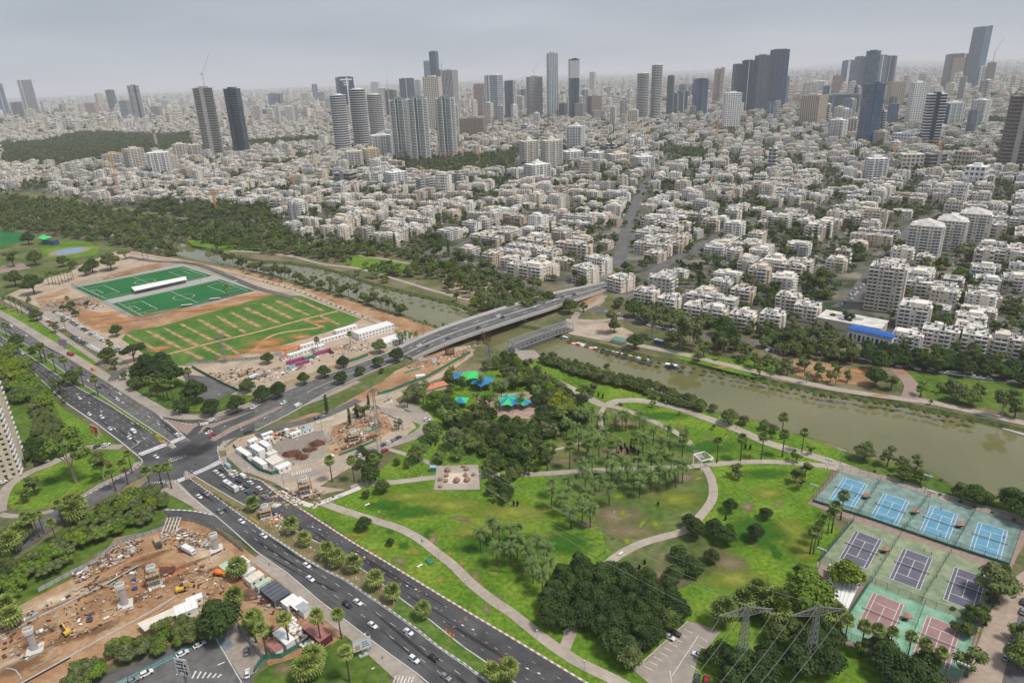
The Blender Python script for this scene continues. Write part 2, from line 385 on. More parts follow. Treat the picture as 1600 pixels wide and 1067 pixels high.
# parkland
sheet('park_lawn',[(437,775),(486,801),(650,907),(800,997),(912,1065),(1000,1118),(1290,1250),(1480,1090),(1480,1000),(1340,860),(1270,780),(1300,735),(1322,706),(1285,692),(1227,675),(1190,660),(1125,647),(1060,631),(1000,610),(960,598),(900,582),(845,562),(800,566),(770,575),(700,600),(650,630),(630,650),(640,690),(600,730),(560,760),(510,790)], lawn)
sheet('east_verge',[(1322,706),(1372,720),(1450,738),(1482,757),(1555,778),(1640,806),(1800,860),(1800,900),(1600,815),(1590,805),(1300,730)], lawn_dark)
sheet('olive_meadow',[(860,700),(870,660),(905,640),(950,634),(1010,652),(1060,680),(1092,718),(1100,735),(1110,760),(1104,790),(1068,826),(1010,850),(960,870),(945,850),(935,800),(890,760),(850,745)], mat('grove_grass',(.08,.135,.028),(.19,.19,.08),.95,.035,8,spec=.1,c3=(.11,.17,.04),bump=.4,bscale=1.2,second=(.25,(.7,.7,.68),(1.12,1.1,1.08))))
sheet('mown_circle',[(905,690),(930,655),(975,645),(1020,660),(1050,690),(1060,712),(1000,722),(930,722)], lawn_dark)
sheet('south_meadow',[(945,890),(1000,856),(1065,832),(1110,840),(1140,870),(1110,900),(1060,920),(1010,930),(960,915)], meadow)
LAY[0] = 1
sheet('far_bank_lawn',[(1040,545),(1140,560),(1200,566),(1240,575),(1180,590),(1130,578),(1060,560)], lawn)
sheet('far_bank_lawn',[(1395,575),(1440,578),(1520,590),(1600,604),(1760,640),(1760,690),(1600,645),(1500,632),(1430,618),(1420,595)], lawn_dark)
sheet('far_bank_lawn',[(530,400),(560,396),(610,405),(640,415),(600,428),(555,418),(535,410)], lawn)
sheet('far_bank_lawn',[(290,372),(330,366),(390,375),(400,390),(350,392),(300,384)], lawn)
sheet('far_bank_dirt',[(1240,560),(1300,568),(1360,590),(1355,602),(1290,598),(1240,585)], dirt)
sheet('far_bank_dirt',[(885,498),(930,500),(965,508),(990,520),(985,536),(930,530),(890,522),(880,512)], sand)
sheet('slip_dirt',[(905,462),(940,455),(945,470),(930,485),(905,480)], dirt)
sheet('far_bank_dirt',[(690,438),(760,440),(800,452),(810,470),(760,462),(700,452)], sand)
LAY[0] = 1
sheet('sports_ground',[(0,395),(120,385),(230,398),(300,410),(400,430),(470,452),(560,478),(600,500),(640,530),(600,560),(540,590),(440,615),(380,630),(330,630),(280,630),(230,600),(190,560),(150,540),(60,480),(0,455)], sand)
sheet('riverside_dirt',[(250,398),(300,408),(400,428),(470,448),(560,474),(640,500),(690,516),(720,528),(650,535),(585,505),(500,465),(400,436),(300,412)], dirt)
sheet('west_grass',[(0,350),(60,366),(150,380),(200,385),(150,405),(60,440),(0,465)], meadow)
sheet('oval_grass',[(62,388),(100,376),(140,378),(155,388),(150,398),(110,404),(75,402)], lawn)
sheet('far_sports_pitch',[(0,360),(46,365),(56,372),(0,387)], turf)
sheet('clay_court',[(0,417),(35,411),(48,419),(0,427)], paving_red)
def ring(name, c, r, m, n=28, r0=0):
 p = G(*c); mb = MB(); z = nextz()
 mb.v = [(p.x+r*math.cos(2*math.pi*i/n),p.y+r*math.sin(2*math.pi*i/n),z)for i in range(n)]
 mb.f = [tuple(range(n))]; mb.mi(m); mb.m = [0]; return mb.build(name, kind='structure')
ring('roller_rink_border',(109,392.5), 24, paving_red)
ring('roller_rink',(109,392.5), 16.5, mat('rink_blue',(.14,.25,.38),(.2,.33,.46),.7,.2))
sheet('orange_earth',[(120,482),(175,492),(217,501),(300,482),(400,458),(450,463),(425,476),(330,500),(250,515),(200,522),(160,520),(122,503)], dirt)
sheet('orange_earth',[(55,466),(105,450),(112,455),(75,468),(150,462),(165,470),(120,484),(60,478)], dirt)
sheet('orange_earth',[(160,435),(200,420),(250,410),(262,414),(230,428),(170,445)], dirt)
pitch_base = mat('pitch_kerb_ground',(.30,.30,.29),(.40,.39,.37), .9, .5)
sheet('pitch_surround',[(112,449),(285,412),(402,453),(218,503)], pitch_base)
PB = [(116,449.5),(285,416),(332,431),(160,470)]; PF = [(175,474.5),(344,436.5),(397.5,454.5),(217.5,498)]
for nm, Q in(('north_pitch_turf',PB),('south_pitch_turf',PF)):
 sheet(nm, Q, turf)
sheet('practice_field',[(200,517),(250,510),(425,461),(470,462),(565,499),(540,510),(440,540),(300,570),(265,572),(235,560),(190,530)], mat('field_grass',(.055,.14,.025),(.13,.20,.05),.95,.04,8,spec=.1,c3=(.08,.175,.03),second=(.3,(.75,.75,.7),(1.1,1.1,1.1))))
dust = mat('orange_dust',(.44,.25,.12),(.52,.34,.2), .95, .2, second=(.7,(.8,.8,.8),(1.05,1.05,1.05)))
dustf = fade('bare_earth',(.42,.27,.15),(.5,.33,.2), .15)
orangef = fade('orange_earth_patch',(.50,.20,.08),(.48,.27,.13), .12)
dustline = fade('dusty_line',(.46,.29,.15),(.5,.36,.22), .5)
dryf = fade('dry_grass',(.20,.17,.08),(.25,.2,.12), .12)
for a in([(250,557),(325,537),(400,519),(460,503),(528,486)],[(400,545),(415,530),(440,520),(500,512)]):
 strip('worn_line', a, 3.4, dust)
for a, b in(((197,522),(257,554)),((230,517),(282,544)),((255,512),(312,542)),((282,506),(332,532)),((310,499),(360,527)),((337,493),(382,519)),((360,488),(405,511)),((384,482),(438,506)),((410,475),(457,499)),((432,470),(482,493)),((457,465),(505,486)),((290,549),(315,561)),((317,542),(352,560)),((347,537),(374,554)),((500,494),(530,508)),((470,498),(505,512))):
 A_, B0_ = G(*a), G(*b); L_ = (B0_-A_).length; hd_ = math.atan2((B0_-A_).y,(B0_-A_).x)
 for i in range(5):
  p = A_.lerp(B0_,(i+.5+random.uniform(-.15,.15))/5); patch('worn_line',(p.x,p.y), L_/6.5, random.uniform(1.8,3.6), dustline, rz=hd_, px=False, n=14)
for c, rx, ry in(((418,536),16,11),((440,545),16,8),((405,548),18,9),((470,527),12,6),((360,558),12,4),((250,545),10,7),((500,503),12,5)):patch('bare_patch', c, rx, ry, orangef)
for c, rx, ry in(((200,500),34,9),((300,484),50,7),((400,462),34,8),((160,492),22,8)):patch('orange_patch', c, rx, ry, orangef, rz=.2)
def lerp2(Q, u, v):
 P = [G(*q)for q in Q]; a = P[0].lerp(P[1], u); b = P[3].lerp(P[2], u); return a.lerp(b, v)
def field_lines(Q, name):
 z = nextz(); mb = MB()
 def seg(a, b):
  p = lerp2(Q, *a); q = lerp2(Q, *b); d = (q-p).normalized(); w = Vector((-d.y,d.x,0))*.22
  pts = [p-w, q-w, q+w, p+w]; mb.face([(v.x,v.y,z)for v in pts], paint)
 i0, i1, j0, j1 = .04, .96, .06, .94
 for a, b in(((i0,j0),(i1,j0)),((i1,j0),(i1,j1)),((i1,j1),(i0,j1)),((i0,j1),(i0,j0)),((.5,j0),(.5,j1))):seg(a, b)
 for s in(0, 1):
  f = lambda u:u if s==0 else 1-u
  for du, dv in((.16,.28),(.06,.13)):
   u0, u1 = f(i0), f(i0+du); a, b = .5-dv, .5+dv
   seg((u0,a),(u1,a)); seg((u1,a),(u1,b)); seg((u1,b),(u0,b))
 for k in range(24):
  a, b = 2*math.pi*k/24, 2*math.pi*(k+1)/24
  seg((.5+.088*math.cos(a),.5+.135*math.sin(a)),(.5+.088*math.cos(b),.5+.135*math.sin(b)))
  if abs(a)<1.0 or a>5.3:seg((.205-.045+.045*math.cos(a),.5+.09*math.sin(a)),(.16+.045*math.cos(b),.5+.09*math.sin(b)))
 mb.build(name, kind='structure')
field_lines(PB, 'pitch_markings'); field_lines(PF, 'pitch_markings')
strip('riverside_track',[(190,392),(265,405),(330,418),(400,436),(462,453),(525,478),(575,498),(620,515)], 6, sand)
strip('service_lane',[(200,402),(237,408),(305,413),(357,432),(400,450),(460,466)], 7, asphalt_old)
strip('parking_lane',[(60,486),(105,511),(135,530),(162,548),(185,566),(196,590),(185,606)], 8, paving)
strip('highway_verge',[(-60,452),(0,482),(52,510),(96,540),(147,570)], 11, lawn)
strip('footpath',[(-50,438),(0,466),(52,494),(100,528),(135,552),(165,572)], 4, paving)
strip('footpath',[(-60,462),(0,490),(80,538),(140,574),(185,602),(240,636),(270,650),(330,651),(400,630)], 7, paving)
strip('footpath',[(175,596),(182,585),(200,575)], 6, asphalt_old)
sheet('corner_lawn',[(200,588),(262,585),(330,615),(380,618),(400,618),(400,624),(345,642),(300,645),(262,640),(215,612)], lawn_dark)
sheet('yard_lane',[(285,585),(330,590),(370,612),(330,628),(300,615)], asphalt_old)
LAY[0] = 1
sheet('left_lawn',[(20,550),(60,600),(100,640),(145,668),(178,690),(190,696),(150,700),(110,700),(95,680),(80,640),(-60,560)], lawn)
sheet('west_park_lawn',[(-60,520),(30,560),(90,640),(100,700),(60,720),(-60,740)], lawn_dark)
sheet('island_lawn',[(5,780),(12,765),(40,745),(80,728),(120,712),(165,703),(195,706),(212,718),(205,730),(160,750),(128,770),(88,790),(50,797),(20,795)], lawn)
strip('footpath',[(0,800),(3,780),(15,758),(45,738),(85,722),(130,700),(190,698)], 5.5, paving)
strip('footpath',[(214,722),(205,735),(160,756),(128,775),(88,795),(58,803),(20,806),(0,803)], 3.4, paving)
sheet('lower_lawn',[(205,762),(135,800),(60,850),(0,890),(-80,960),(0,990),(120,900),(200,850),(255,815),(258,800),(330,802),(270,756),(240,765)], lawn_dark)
LAY[0] = 60
HU_T = [(-60,460),(0,492),(72,540),(140,577),(185,605),(250,650),(287,681),(297,689)]
HU_B = [(-60,482),(0,516),(50,544),(105,585),(160,620),(215,657),(265,690),(275,700)]
HL_T = [(-60,490),(0,525),(45,556),(100,594),(172,634),(235,676),(262,695)]
HL_B = [(-60,502),(0,537),(45,574),(70,600),(105,632),(150,662),(187,690),(215,713)]
SU_T = [(342,716),(356,737),(374,744),(405,750.5),(418,760),(437.5,775),(486,806),(550,847.5),(600,877),(650,907.5),(700,938),(750,968),(800,997.5),(912,1065),(1010,1125)]
SU_B = [(300,742),(325,757),(382,790),(435,812),(462,830),(500,850),(540,873),(580,900),(625,935),(675,972),(725,1012),(762,1037),(785,1052),(880,1125)]
SL_T = [(295,747),(330,772),(375,805),(400,822),(442,850),(475,872),(512,893),(540,906),(575,930),(612,955),(650,982),(687,1012),(725,1037),(762,1065),(850,1130)]
SL_B = [(272,752),(300,778),(335,805),(360,826),(400,862),(450,897),(500,940),(540,970),(575,997),(612,1025),(650,1052),(668,1067),(740,1130)]
strip('footpath',[(400,870),(450,906),(500,948),(540,978),(575,1005),(608,1034),(636,1060),(665,1090)], 6.5, paving)
strip('footpath',[(340,716),(345,733),(368,752),(400,760),(430,776)], 9, paving)
strip('footpath',[(345,705),(352,690),(380,676),(420,660),(460,638),(512,618),(560,596)], 5, paving)
strip('footpath',[(395,645),(340,655),(300,652),(270,645),(240,628)], 4, paving)
def road(name, T, B, m):sheet(name, T+B[::-1], m)
road('highway', HU_T, HU_B, asphalt_old); road('highway', HL_T, HL_B, asphalt)
road('highway', SU_T, SU_B, asphalt); road('highway', SL_T, SL_B, asphalt)
sheet('slip_road',[(255,797),(300,799),(335,805),(400,862),(372,842),(345,826),(310,815),(265,809)], asphalt)
sheet('side_road',[(222,716),(217,727),(198,739),(175,751),(130,776),(87,797),(58,816),(0,857),(-60,895),(-60,930),(0,885),(17,872),(58,846),(87,822),(135,795),(180,772),(205,753),(224,744),(240,730)], asphalt_old)
sheet('side_road',[(229,753),(262,752),(235,772),(200,800),(120,850),(100,852),(180,800),(205,773)], asphalt)
sheet('junction',[(190,690),(215,713),(262,695),(297,689),(283,675),(250,650),(262,653),(285,659),(325,659),(350,652),(400,635),(400,674),(375,682),(348,690),(341,700),(342,716),(362,742),(300,742),(292,747),(272,752),(262,753),(229,756),(212,745),(222,736),(226,722)], asphalt)
CT = [(398,636),(450,610),(505,587.5),(550,572.5),(607,551),(640,538)]
CB = [(398,674),(450,648),(512,613),(575,583),(630,561),(660,549)]
strip('footpath',[(398,631),(450,606),(505,583),(550,568),(605,547)], 3.2, paving)
road('crossroad', CT, CB, asphalt_old)
# medians and traffic islands
medgrass = mat('median_grass',(.07,.15,.02),(.14,.2,.045), .95, .15, 6, spec=.1, second=(.6,(.8,.8,.8),(1.1,1.1,1.1)))
meddirt = mat('median_dirt',(.27,.20,.12),(.16,.16,.06), .95, .12, 6, spec=.1, second=(.8,(.75,.75,.75),(1.1,1.1,1.1)))
sheet('median', HU_B[:-1]+HL_T[:-1][::-1], medgrass)
sheet('median', SU_B[:3]+SL_T[1:3][::-1]+[(296,745)], meddirt)
sheet('median', SU_B[2:9]+SL_T[2:10][::-1], meddirt)
sheet('median', SU_B[8:]+SL_T[9:][::-1], medgrass)
gz = nextz()
hedge_m = mat('flower_bed',(.07,.10,.03),(.25,.17,.10), .95, 1.5, 5)
for nm, pts, m_ in(('traffic_island',[(252,656),(262,662),(292,680),(304,668),(312,664),(280,662)],paving_red),('traffic_island',[(310,678),(318,666),(344,659),(398,642),(345,663)],paving_red),('traffic_island',[(262,697),(268,692),(275,698),(270,702)],paving),
('traffic_island',[(286,740),(290,736),(300,741),(303,746),(296,748),(290,750)],paving),('traffic_island',[(328,688),(360,668),(400,652),(440,634),(441,637),(400,657),(364,674),(335,690)],paving_red),
('traffic_island',[(175,778),(205,755),(228,745),(232,750),(210,764),(180,783)],meddirt),('traffic_island',[(262,752),(275,750),(300,775),(335,806),(322,804),(268,775),(240,770)],paving)):
 P = [G(*p)for p in pts]; mb = MB(); mb.prism([(p.x,p.y)for p in P], 0, gz+.13, kerb_plain, top=m_); mb.build(nm, kind='structure')
def kerb(pts, m, w=.45, z=0.0):strip('kerb', pts, w, m, z=gz, h=.16, smooth=False)
for T in(SU_T[4:], ):strip('kerb', T, .8, kerb_rw, z=gz, h=.16, smooth=False)
strip('kerb', SU_T[:5], .6, kerb_rw, z=gz, h=.16)
strip('kerb', SL_T, .5, kerb_bw, z=gz, h=.16, smooth=False)
for T in(SU_B, HU_T[:-1], HU_B, HL_T, HL_B, SL_B, CT[:-1], CB[:-1]):strip('kerb', T, .5, kerb_plain, z=gz, h=.15, smooth=False)
strip('kerb',[(215,714),(222,720),(217,729),(198,741),(175,753),(130,777),(87,798)], .6, kerb_bw, z=gz, h=.15)
strip('kerb',[(341,697),(340,706),(344,718)], .6, kerb_bw, z=gz, h=.15)
strip('kerb',[(255,797),(300,799),(335,806)], .9, kerb_bw, z=gz, h=.15)
strip('kerb',[(250,653),(262,657),(300,663),(345,656)], .6, kerb_bw, z=gz, h=.15)
mk = MB(); mz = gz+.012
def dash(p, q, w=.16, m=paint):
 d = q-p; d.z = 0
 if d.length<.01:return
 d.normalize(); o = Vector((-d.y,d.x,0))*w; mk.face([(v.x,v.y,mz)for v in(p-o,q-o,q+o,p+o)], m)
def between(T, B, f, on=3.0, off=6, a=0.0, b=1.0, w=.075, solid=False):
 """dashed line a fraction f of the way from edge T to edge B"""
 def walk(P):
  P = [G(*p)for p in P]; L_ = [0]
  for i in range(1, len(P)):L_.append(L_[-1]+(P[i]-P[i-1]).length)
  return P, L_
 TP, TL = walk(T); BP, BL = walk(B)
 def at(P, L_, u):
  s = u*L_[-1]
  for i in range(1, len(P)):
   if L_[i]>=s:return P[i-1].lerp(P[i],(s-L_[i-1])/max(L_[i]-L_[i-1],1e-6))
  return P[-1]
 tot = TL[-1]; s = a*tot
 while s<b*tot:
  u, v = s/tot, min(1,(s+(on if not solid else 8))/tot)
  dash(at(TP,TL,u).lerp(at(BP,BL,u),f), at(TP,TL,v).lerp(at(BP,BL,v),f), w)
  s+=on+off if not solid else 8
for f in(.33, .66):between(HU_T, HU_B, f, b=.96)
for f in(.25, .5, .75):between(HL_T, HL_B, f)
for f in(.28, .52, .76):between(SU_T[4:], SU_B[2:], f, on=1.5, off=10, w=.06)
for f in(.3, .6):between(SL_T, SL_B, f, a=.30)
between(CT, CB, .5, solid=True, w=.2, a=.3)
for f in(.25, .75):between(CT, CB, f)
for f, T, B in((.03,HU_T,HU_B),(.97,HL_T,HL_B),(.04,SL_T[3:],SL_B[4:])):between(T, B, f, solid=True, w=.1)
def zebra(a, b, depth=3.2, n=14, w=.3):
 A, B_ = G(*a), G(*b); d = (B_-A).normalized(); o = Vector((-d.y,d.x,0))*depth/2
 for i in range(n):
  c = A.lerp(B_,(i+.5)/n); dash(c-o, c+o, w)
zebra((218,711),(259,695), 4.5, 22, .32); zebra((268,692),(288,683), 4.5, 10, .32)
zebra((303,741),(345,722), 4.0, 18, .3); zebra((276,753),(293,746), 4.0, 8, .3)
zebra((232,758),(258,754), 4.0, 7, .22); zebra((313,663),(326,661), 4.0, 6, .3)
zebra((494,661),(522,653), 3.4, 10, .3); zebra((455,742),(487,734), 3.0, 9, .3); zebra((614,1062),(646,1066), 4, 6, .22)
for a, b in(((262,720),(290,712)),((264,718),(292,714)),((266,722),(286,716))):dash(G(*a), G(*b), .3)
for i in range(7):dash(G(264+i*4,721-i), G(266+i*4,716-i), .25)
for a, b in(((205,700),(214,695)),((214,695),(219,690)),((216,713),(262,694)),((276,676),(290,683)),((312,735),(345,718)),((325,682),(340,686))):dash(G(*a), G(*b), .2)
def arrow(x, y, tx, ty, s=1.0):
 p, q = G(x, y), G(tx, ty); d = (q-p).normalized(); o = Vector((-d.y,d.x,0))
 dash(p, p+d*3*s, .14*s); t_ = p+d*3*s
 mk.face([(v.x,v.y,mz)for v in(t_-o*.55*s,t_+d*1.8*s,t_+o*.55*s)][::1], paint)
for x, y in((118,615),(137,628),(156,641),(176,668),(200,677),(212,688),(222,683),(204,660),(245,661),(230,650),(180,620),(190,628),(150,602),(88,598)):arrow(x, y, x+10, y+7)
for x, y in((385,668),(372,663),(420,650)):arrow(x, y, x-12, y+7)
mk.build('road_markings', kind='structure')
orange_spray = fade('orange_spray',(.40,.16,.08),(.5,.22,.12), 1.5)
for x, y in((514,839),(524,835),(504,845),(569,874),(580,868),(628,898),(618,904),(607,911),(693,988),(709,980),(728,965),(719,972),(791,1022),(781,1031),(478,808),(470,813),(500,822),(560,862),(600,885),(655,925),(690,955),(760,1005)):patch('spray_mark',(x,y), .8, .5, orange_spray, n=8)
patch('fresh_asphalt',(300,705), 14, 9, fade('dark_tar',(.035,.036,.04),(.045,.046,.05),.1), rz=.5)
LAY[0] = 26
def path(pts, w=4.0, m=pathm):return strip('park_path', pts, w, m)
path([(505,786),(535,797),(585,813),(625,826),(655,842),(685,865),(710,885),(735,910),(770,938),(800,958),(850,998),(900,1032),(960,1062),(1020,1095)], 4.5)
path([(880,1018),(893,985),(900,950),(930,905),(960,872),(1000,850),(1040,838),(1070,828),(1098,802),(1114,776),(1112,750),(1101,728)], 4.3)
path([(548,762),(570,757),(620,753),(690,745),(760,743),(850,740),(930,735),(1010,732),(1060,730),(1100,727),(1160,722),(1220,722),(1290,728)], 4.3)
path([(1098,722),(1085,700),(1060,678),(1020,658),(975,640),(950,634)], 4)
path([(778,565),(800,578),(850,590),(890,606),(925,625),(945,633),(965,627),(1000,626),(1050,635),(1100,652),(1150,670),(1200,692),(1250,707),(1300,722),(1350,740),(1400,752),(1460,772),(1520,790),(1590,810),(1700,850)], 6.5)
path([(945,634),(938,650),(940,672)], 3); path([(862,703),(890,698),(915,690)], 2.5)
path([(608,702),(640,712),(668,722),(690,735)], 3); path([(1290,728),(1320,735),(1350,742)], 5)
path([(495,788),(530,775),(563,762)], 3.2, mat('white_concrete',(.55,.53,.49),(.62,.6,.56),.8,.4))
path([(437,768),(470,785),(495,792)], 3.2, MATS['white_concrete'])
path([(893,514),(925,521),(965,531),(1005,541),(1070,554),(1130,569),(1200,585),(1300,607),(1400,622),(1450,628),(1530,645),(1600,661),(1740,690)], 6.5)
path([(1420,623),(1425,605),(1415,590),(1400,577)], 9, paving_red)
path([(450,398),(500,412),(560,420),(620,437),(680,455),(740,470),(800,480)], 5)
path([(560,400),(600,405),(640,412),(690,420)], 4); path([(360,392),(420,396),(460,402)], 5)
sheet('sculpture_plaza',[(682,728),(747,726),(750,765),(678,766)], pathm)
sheet('plaza_inset',[(697,740),(732,738),(733,755),(694,756)], mat('plaza_pale',(.55,.47,.38),(.62,.54,.45),.8,.8))
sheet('playground_court',[(740,622),(790,615),(850,610),(890,625),(880,650),(820,655),(760,648)], mat('playground_ground',(.33,.20,.16),(.42,.33,.27),.9,.3))
strip('tree_street',[(925,480),(960,492),(1010,505),(1080,520),(1160,534),(1250,548),(1350,563),(1450,577),(1600,598),(1760,620)], 11, asphalt_old)
strip('curved_street',[(945,462),(930,475),(905,488),(898,500),(915,505),(950,500),(975,497)], 6, paving)
strip('far_road',[(560,384),(640,396),(700,418),(760,436),(850,452)], 9, asphalt_old)
for pts, w in(([(965,420),(985,340),(1000,305),(1020,270),(1040,243)],16),([(1010,430),(1100,380),(1180,345),(1260,320)],12),([(1325,480),(1350,440),(1400,380),(1440,340)],11),([(700,392),(850,330),(980,290)],11),([(480,360),(600,318),(700,290)],11)):
 strip('city_street', pts, w, asphalt_old)
sheet('forecourt',[(1297,480),(1345,455),(1352,465),(1330,482)], asphalt_old)
LAY[0] = 36
sheet('works_ground',[(352,700),(372,685),(430,668),(500,640),(560,605),(640,570),(690,545),(735,540),(740,555),(690,590),(640,610),(618,625),(640,650),(650,668),(610,700),(540,735),(500,760),(540,765),(470,780),(430,755),(380,735),(355,715)], sand)
sheet('works_ground',[(430,668),(500,640),(560,605),(640,570),(680,551),(735,546),(725,562),(660,597),(590,618),(540,640)], dirt)
sheet('green_bank',[(440,655),(505,618),(580,585),(640,560),(600,595),(545,625),(520,640)], meadow)
sheet('works_track',[(352,712),(400,690),(420,700),(500,690),(520,665),(540,660),(525,700),(490,725),(450,728),(430,745),(380,738)], paving)
sheet('gravel_yard',[(425,697),(450,680),(505,672),(510,690),(480,712),(455,722),(430,705)], mat('gravel',(.20,.17,.14),(.30,.26,.22),.95,.8))
strip('bus_lane',[(400,682),(440,668),(490,655),(530,640),(560,625)], 7, asphalt_old)
strip('side_lane',[(430,748),(490,738),(540,722),(590,700),(650,680),(668,660),(650,640),(625,632)], 8, paving)
strip('side_lane',[(590,640),(640,650),(680,668)], 8, paving)
sheet('pit_ground',[(520,668),(560,650),(600,642),(615,670),(590,690),(530,712),(510,705)], dirt)
sheet('container_yard',[(370,615),(420,590),(460,560),(540,530),(590,515),(640,525),(600,545),(500,580),(440,605),(380,625)], sand)
sheet('ditch_bank',[(400,612),(500,578),(580,548),(590,555),(500,588),(410,622)], mat('ochre_bank',(.25,.19,.09),(.33,.26,.14),.95,.15))
LAY[0] = 8
sheet('metro_site_ground',[(-120,985),(0,965),(50,935),(110,905),(165,860),(180,840),(232,830),(280,812),(315,818),(350,832),(395,868),(450,905),(500,945),(530,975),(545,1000),(505,1015),(460,1040),(420,1040),(395,985),(330,950),(290,1000),(180,1030),(90,1100),(-120,1150)], dirt)
for c, rx, ry, m_ in(((180,865),14,6,dustf),((320,870),10,14,fade('pale_sand',(.55,.42,.28),(.6,.48,.35),.3)),((90,935),22,6,MATS['pale_sand']),((60,1010),8,5,orangef),((255,900),16,8,orangef),((395,900),10,6,orangef),((20,1035),10,4,MATS['pale_sand'])):patch('earth_patch', c, rx, ry, m_, rz=.6)
sheet('car_park',[(-100,1150),(90,1075),(200,1040),(320,985),(345,965),(375,985),(400,1010),(420,1030),(400,1050),(380,1130)], asphalt_old)
sheet('car_park_forecourt',[(338,1000),(372,975),(398,1000),(415,1020),(400,1050),(378,1060)], paving)
sheet('blue_bay',[(335,999),(352,988),(366,1008),(350,1018)], mat('worn_blue_paint',(.09,.17,.22),(.22,.25,.27),.8,.6))
sheet('blue_edge',[(180,1067),(290,1010),(300,1006),(305,1010),(200,1064),(120,1110)], mat('teal_paint',(.12,.25,.25),(.17,.3,.3),.8,.6))
sheet('south_lawn',[(395,1060),(420,1040),(470,1025),(520,1005),(545,990),(575,1010),(600,1030),(608,1060),(620,1100),(380,1140)], lawn_dark)
patch('dry_patch',(445,1045), 5, 3, dryf)
sheet('pylon_car_park',[(990,1047),(1075,970),(1128,985),(1090,1030),(1075,1090),(1040,1090)], mat('worn_tarmac',(.28,.24,.2),(.34,.3,.26),.9,.3))
mk2 = MB(); zz = nextz()
def line2(a, b, w=.12, m=paint):
 p, q = G(*a), G(*b); d = (q-p).normalized(); o = Vector((-d.y,d.x,0))*w; mk2.face([(v.x,v.y,zz)for v in(p-o,q-o,q+o,p+o)], m)
for i in range(9):
 t_ = i/8; a = (1006+62*t_, 1040-58*t_); line2(a,(a[0]+14,a[1]+7))
for i in range(5):
 t_ = i/4; line2((1100+14*t_-20,1030+10-45*t_),(1112+14*t_-20,1038+10-45*t_))
line2((990,1046),(1075,970)); line2((1050,1056),(1092,992)); line2((1047,1048),(1050,1070))
for i in range(6):line2((300+8*i,1060-i*.3),(306+8*i,1048+i), .3)
arrow_pts = ((345,1037),(280,1052))
for x, y in arrow_pts:line2((x-5,y+2),(x+6,y-3), .25)
line2((330,985),(378,1067), .15)
mk2.build('bay_markings', kind='structure')
sheet('east_street',[(1560,1090),(1590,960),(1605,920),(1640,900),(1700,960),(1660,1120)], asphalt_old)
sheet('east_street_walk',[(1490,1110),(1545,960),(1580,905),(1620,880),(1608,925),(1590,965),(1560,1090)], mat('warm_paving',(.32,.25,.19),(.4,.32,.26),.9,.4))
LAY[0] = 9
brownf = fade('trampled_grass',(.19,.17,.09),(.27,.2,.13), .08)
for c, rx, ry in(((960,805),16,10),((985,830),13,6),((1070,745),10,6),((965,705),14,8),((975,660),12,7),((930,680),10,7),((1030,905),12,9),((970,900),12,9),((1140,880),8,10),((880,720),10,6)):patch('trampled_patch', c, rx, ry, brownf)
yellowf = fade('sunburnt_grass',(.20,.24,.035),(.25,.27,.05), .15)
for c, rx, ry in(((700,790),20,8),((800,800),24,9),((640,775),18,5),((740,830),14,6),((560,835),8,3),((1150,905),14,7),((1240,830),8,10),((1250,860),6,8),((1200,770),10,6),((850,840),12,6),((1060,780),14,8),((100,780),7,3),((125,690),6,3),((640,895),5,2),((40,765),8,2)):patch('sunburnt_patch', c, rx, ry, yellowf)
darkf = fade('lush_grass',(.035,.12,.012),(.05,.15,.02), .1)
for c, rx, ry in(((780,850),22,8),((870,850),18,8),((1180,830),14,12),((640,800),16,6),((1100,700),20,7),((1040,650),18,6),((600,790),10,5),((1200,740),14,5)):patch('lush_patch', c, rx, ry, darkf)
for c in((687,907),(722,881)):patch('orange_soil', c, 1.8, 1.2, orangef)
for c, rx, ry in(((1342,580),14,5),((1130,574),8,2),((1375,618),7,2),((1410,582),5,3),((1290,588),12,4),((530,545),8,3)):patch('orange_soil', c, rx, ry, orangef)
# road bridge over the river
DZ = 6.5
class RampCurve:pass
BT = [(612,547,1.0),(650,528,4.5),(700,508,DZ),(760,488,DZ),(820,470,DZ),(870,456,5.0),(915,447,2.5),(945,441,.8)]
BB = [(645,561,1.0),(680,545,4.5),(720,529,DZ),(800,502,DZ),(850,486,DZ),(895,471,5.0),(925,461,2.5),(955,450,.8)]
T = smoothline([G(*p)for p in BT], 4); B_ = smoothline([G(*p)for p in BB], 4)
root = empty('road_bridge',(T[14].x,T[14].y,0), 'long concrete road bridge carrying two carriageways over the river', 'bridge')
mb = MB(); mb2 = MB(); mb3 = MB(); PR = [MB()for _ in range(4)]; off = Vector((T[14].x,T[14].y,0))
for i in range(len(T)-1):
 a, b, c, d = T[i]-off, T[i+1]-off, B_[i+1]-off, B_[i]-off
 for p in(a, b, c, d):pass
 mb.face([d,c,b,a], concrete)
 z = Vector((0,0,1.6)); mb.face([d-z,c-z,c,d], concrete); mb.face([b-z,a-z,a,b], concrete); mb.face([a-z,b-z,c-z,d-z], concrete)
 e = Vector((0,0,.03)); l4 = lambda u, q, w:q.lerp(w, u)
 mb2.face([l4(.93,a,d)+e,l4(.93,b,c)+e,l4(.16,b,c)+e,l4(.16,a,d)+e], asphalt_old)
 for u, pr in zip((0.005,.155,.945,.995), PR):
  pr.bar(l4(u,a,d)+Vector((0,0,.45)), l4(u,b,c)+Vector((0,0,.45)), .22, kerb_plain, .8)
 for u in(.53, .555):mb3.bar(l4(u,a,d)+Vector((0,0,.06)), l4(u,b,c)+Vector((0,0,.06)), .25, white, .08)
 if i%2==0:
  for u in(.35, .74):mb3.bar(l4(u,a,d)+Vector((0,0,.05)), l4(u,a.lerp(b,.5),d.lerp(c,.5))+Vector((0,0,.05)), .22, white, .05)
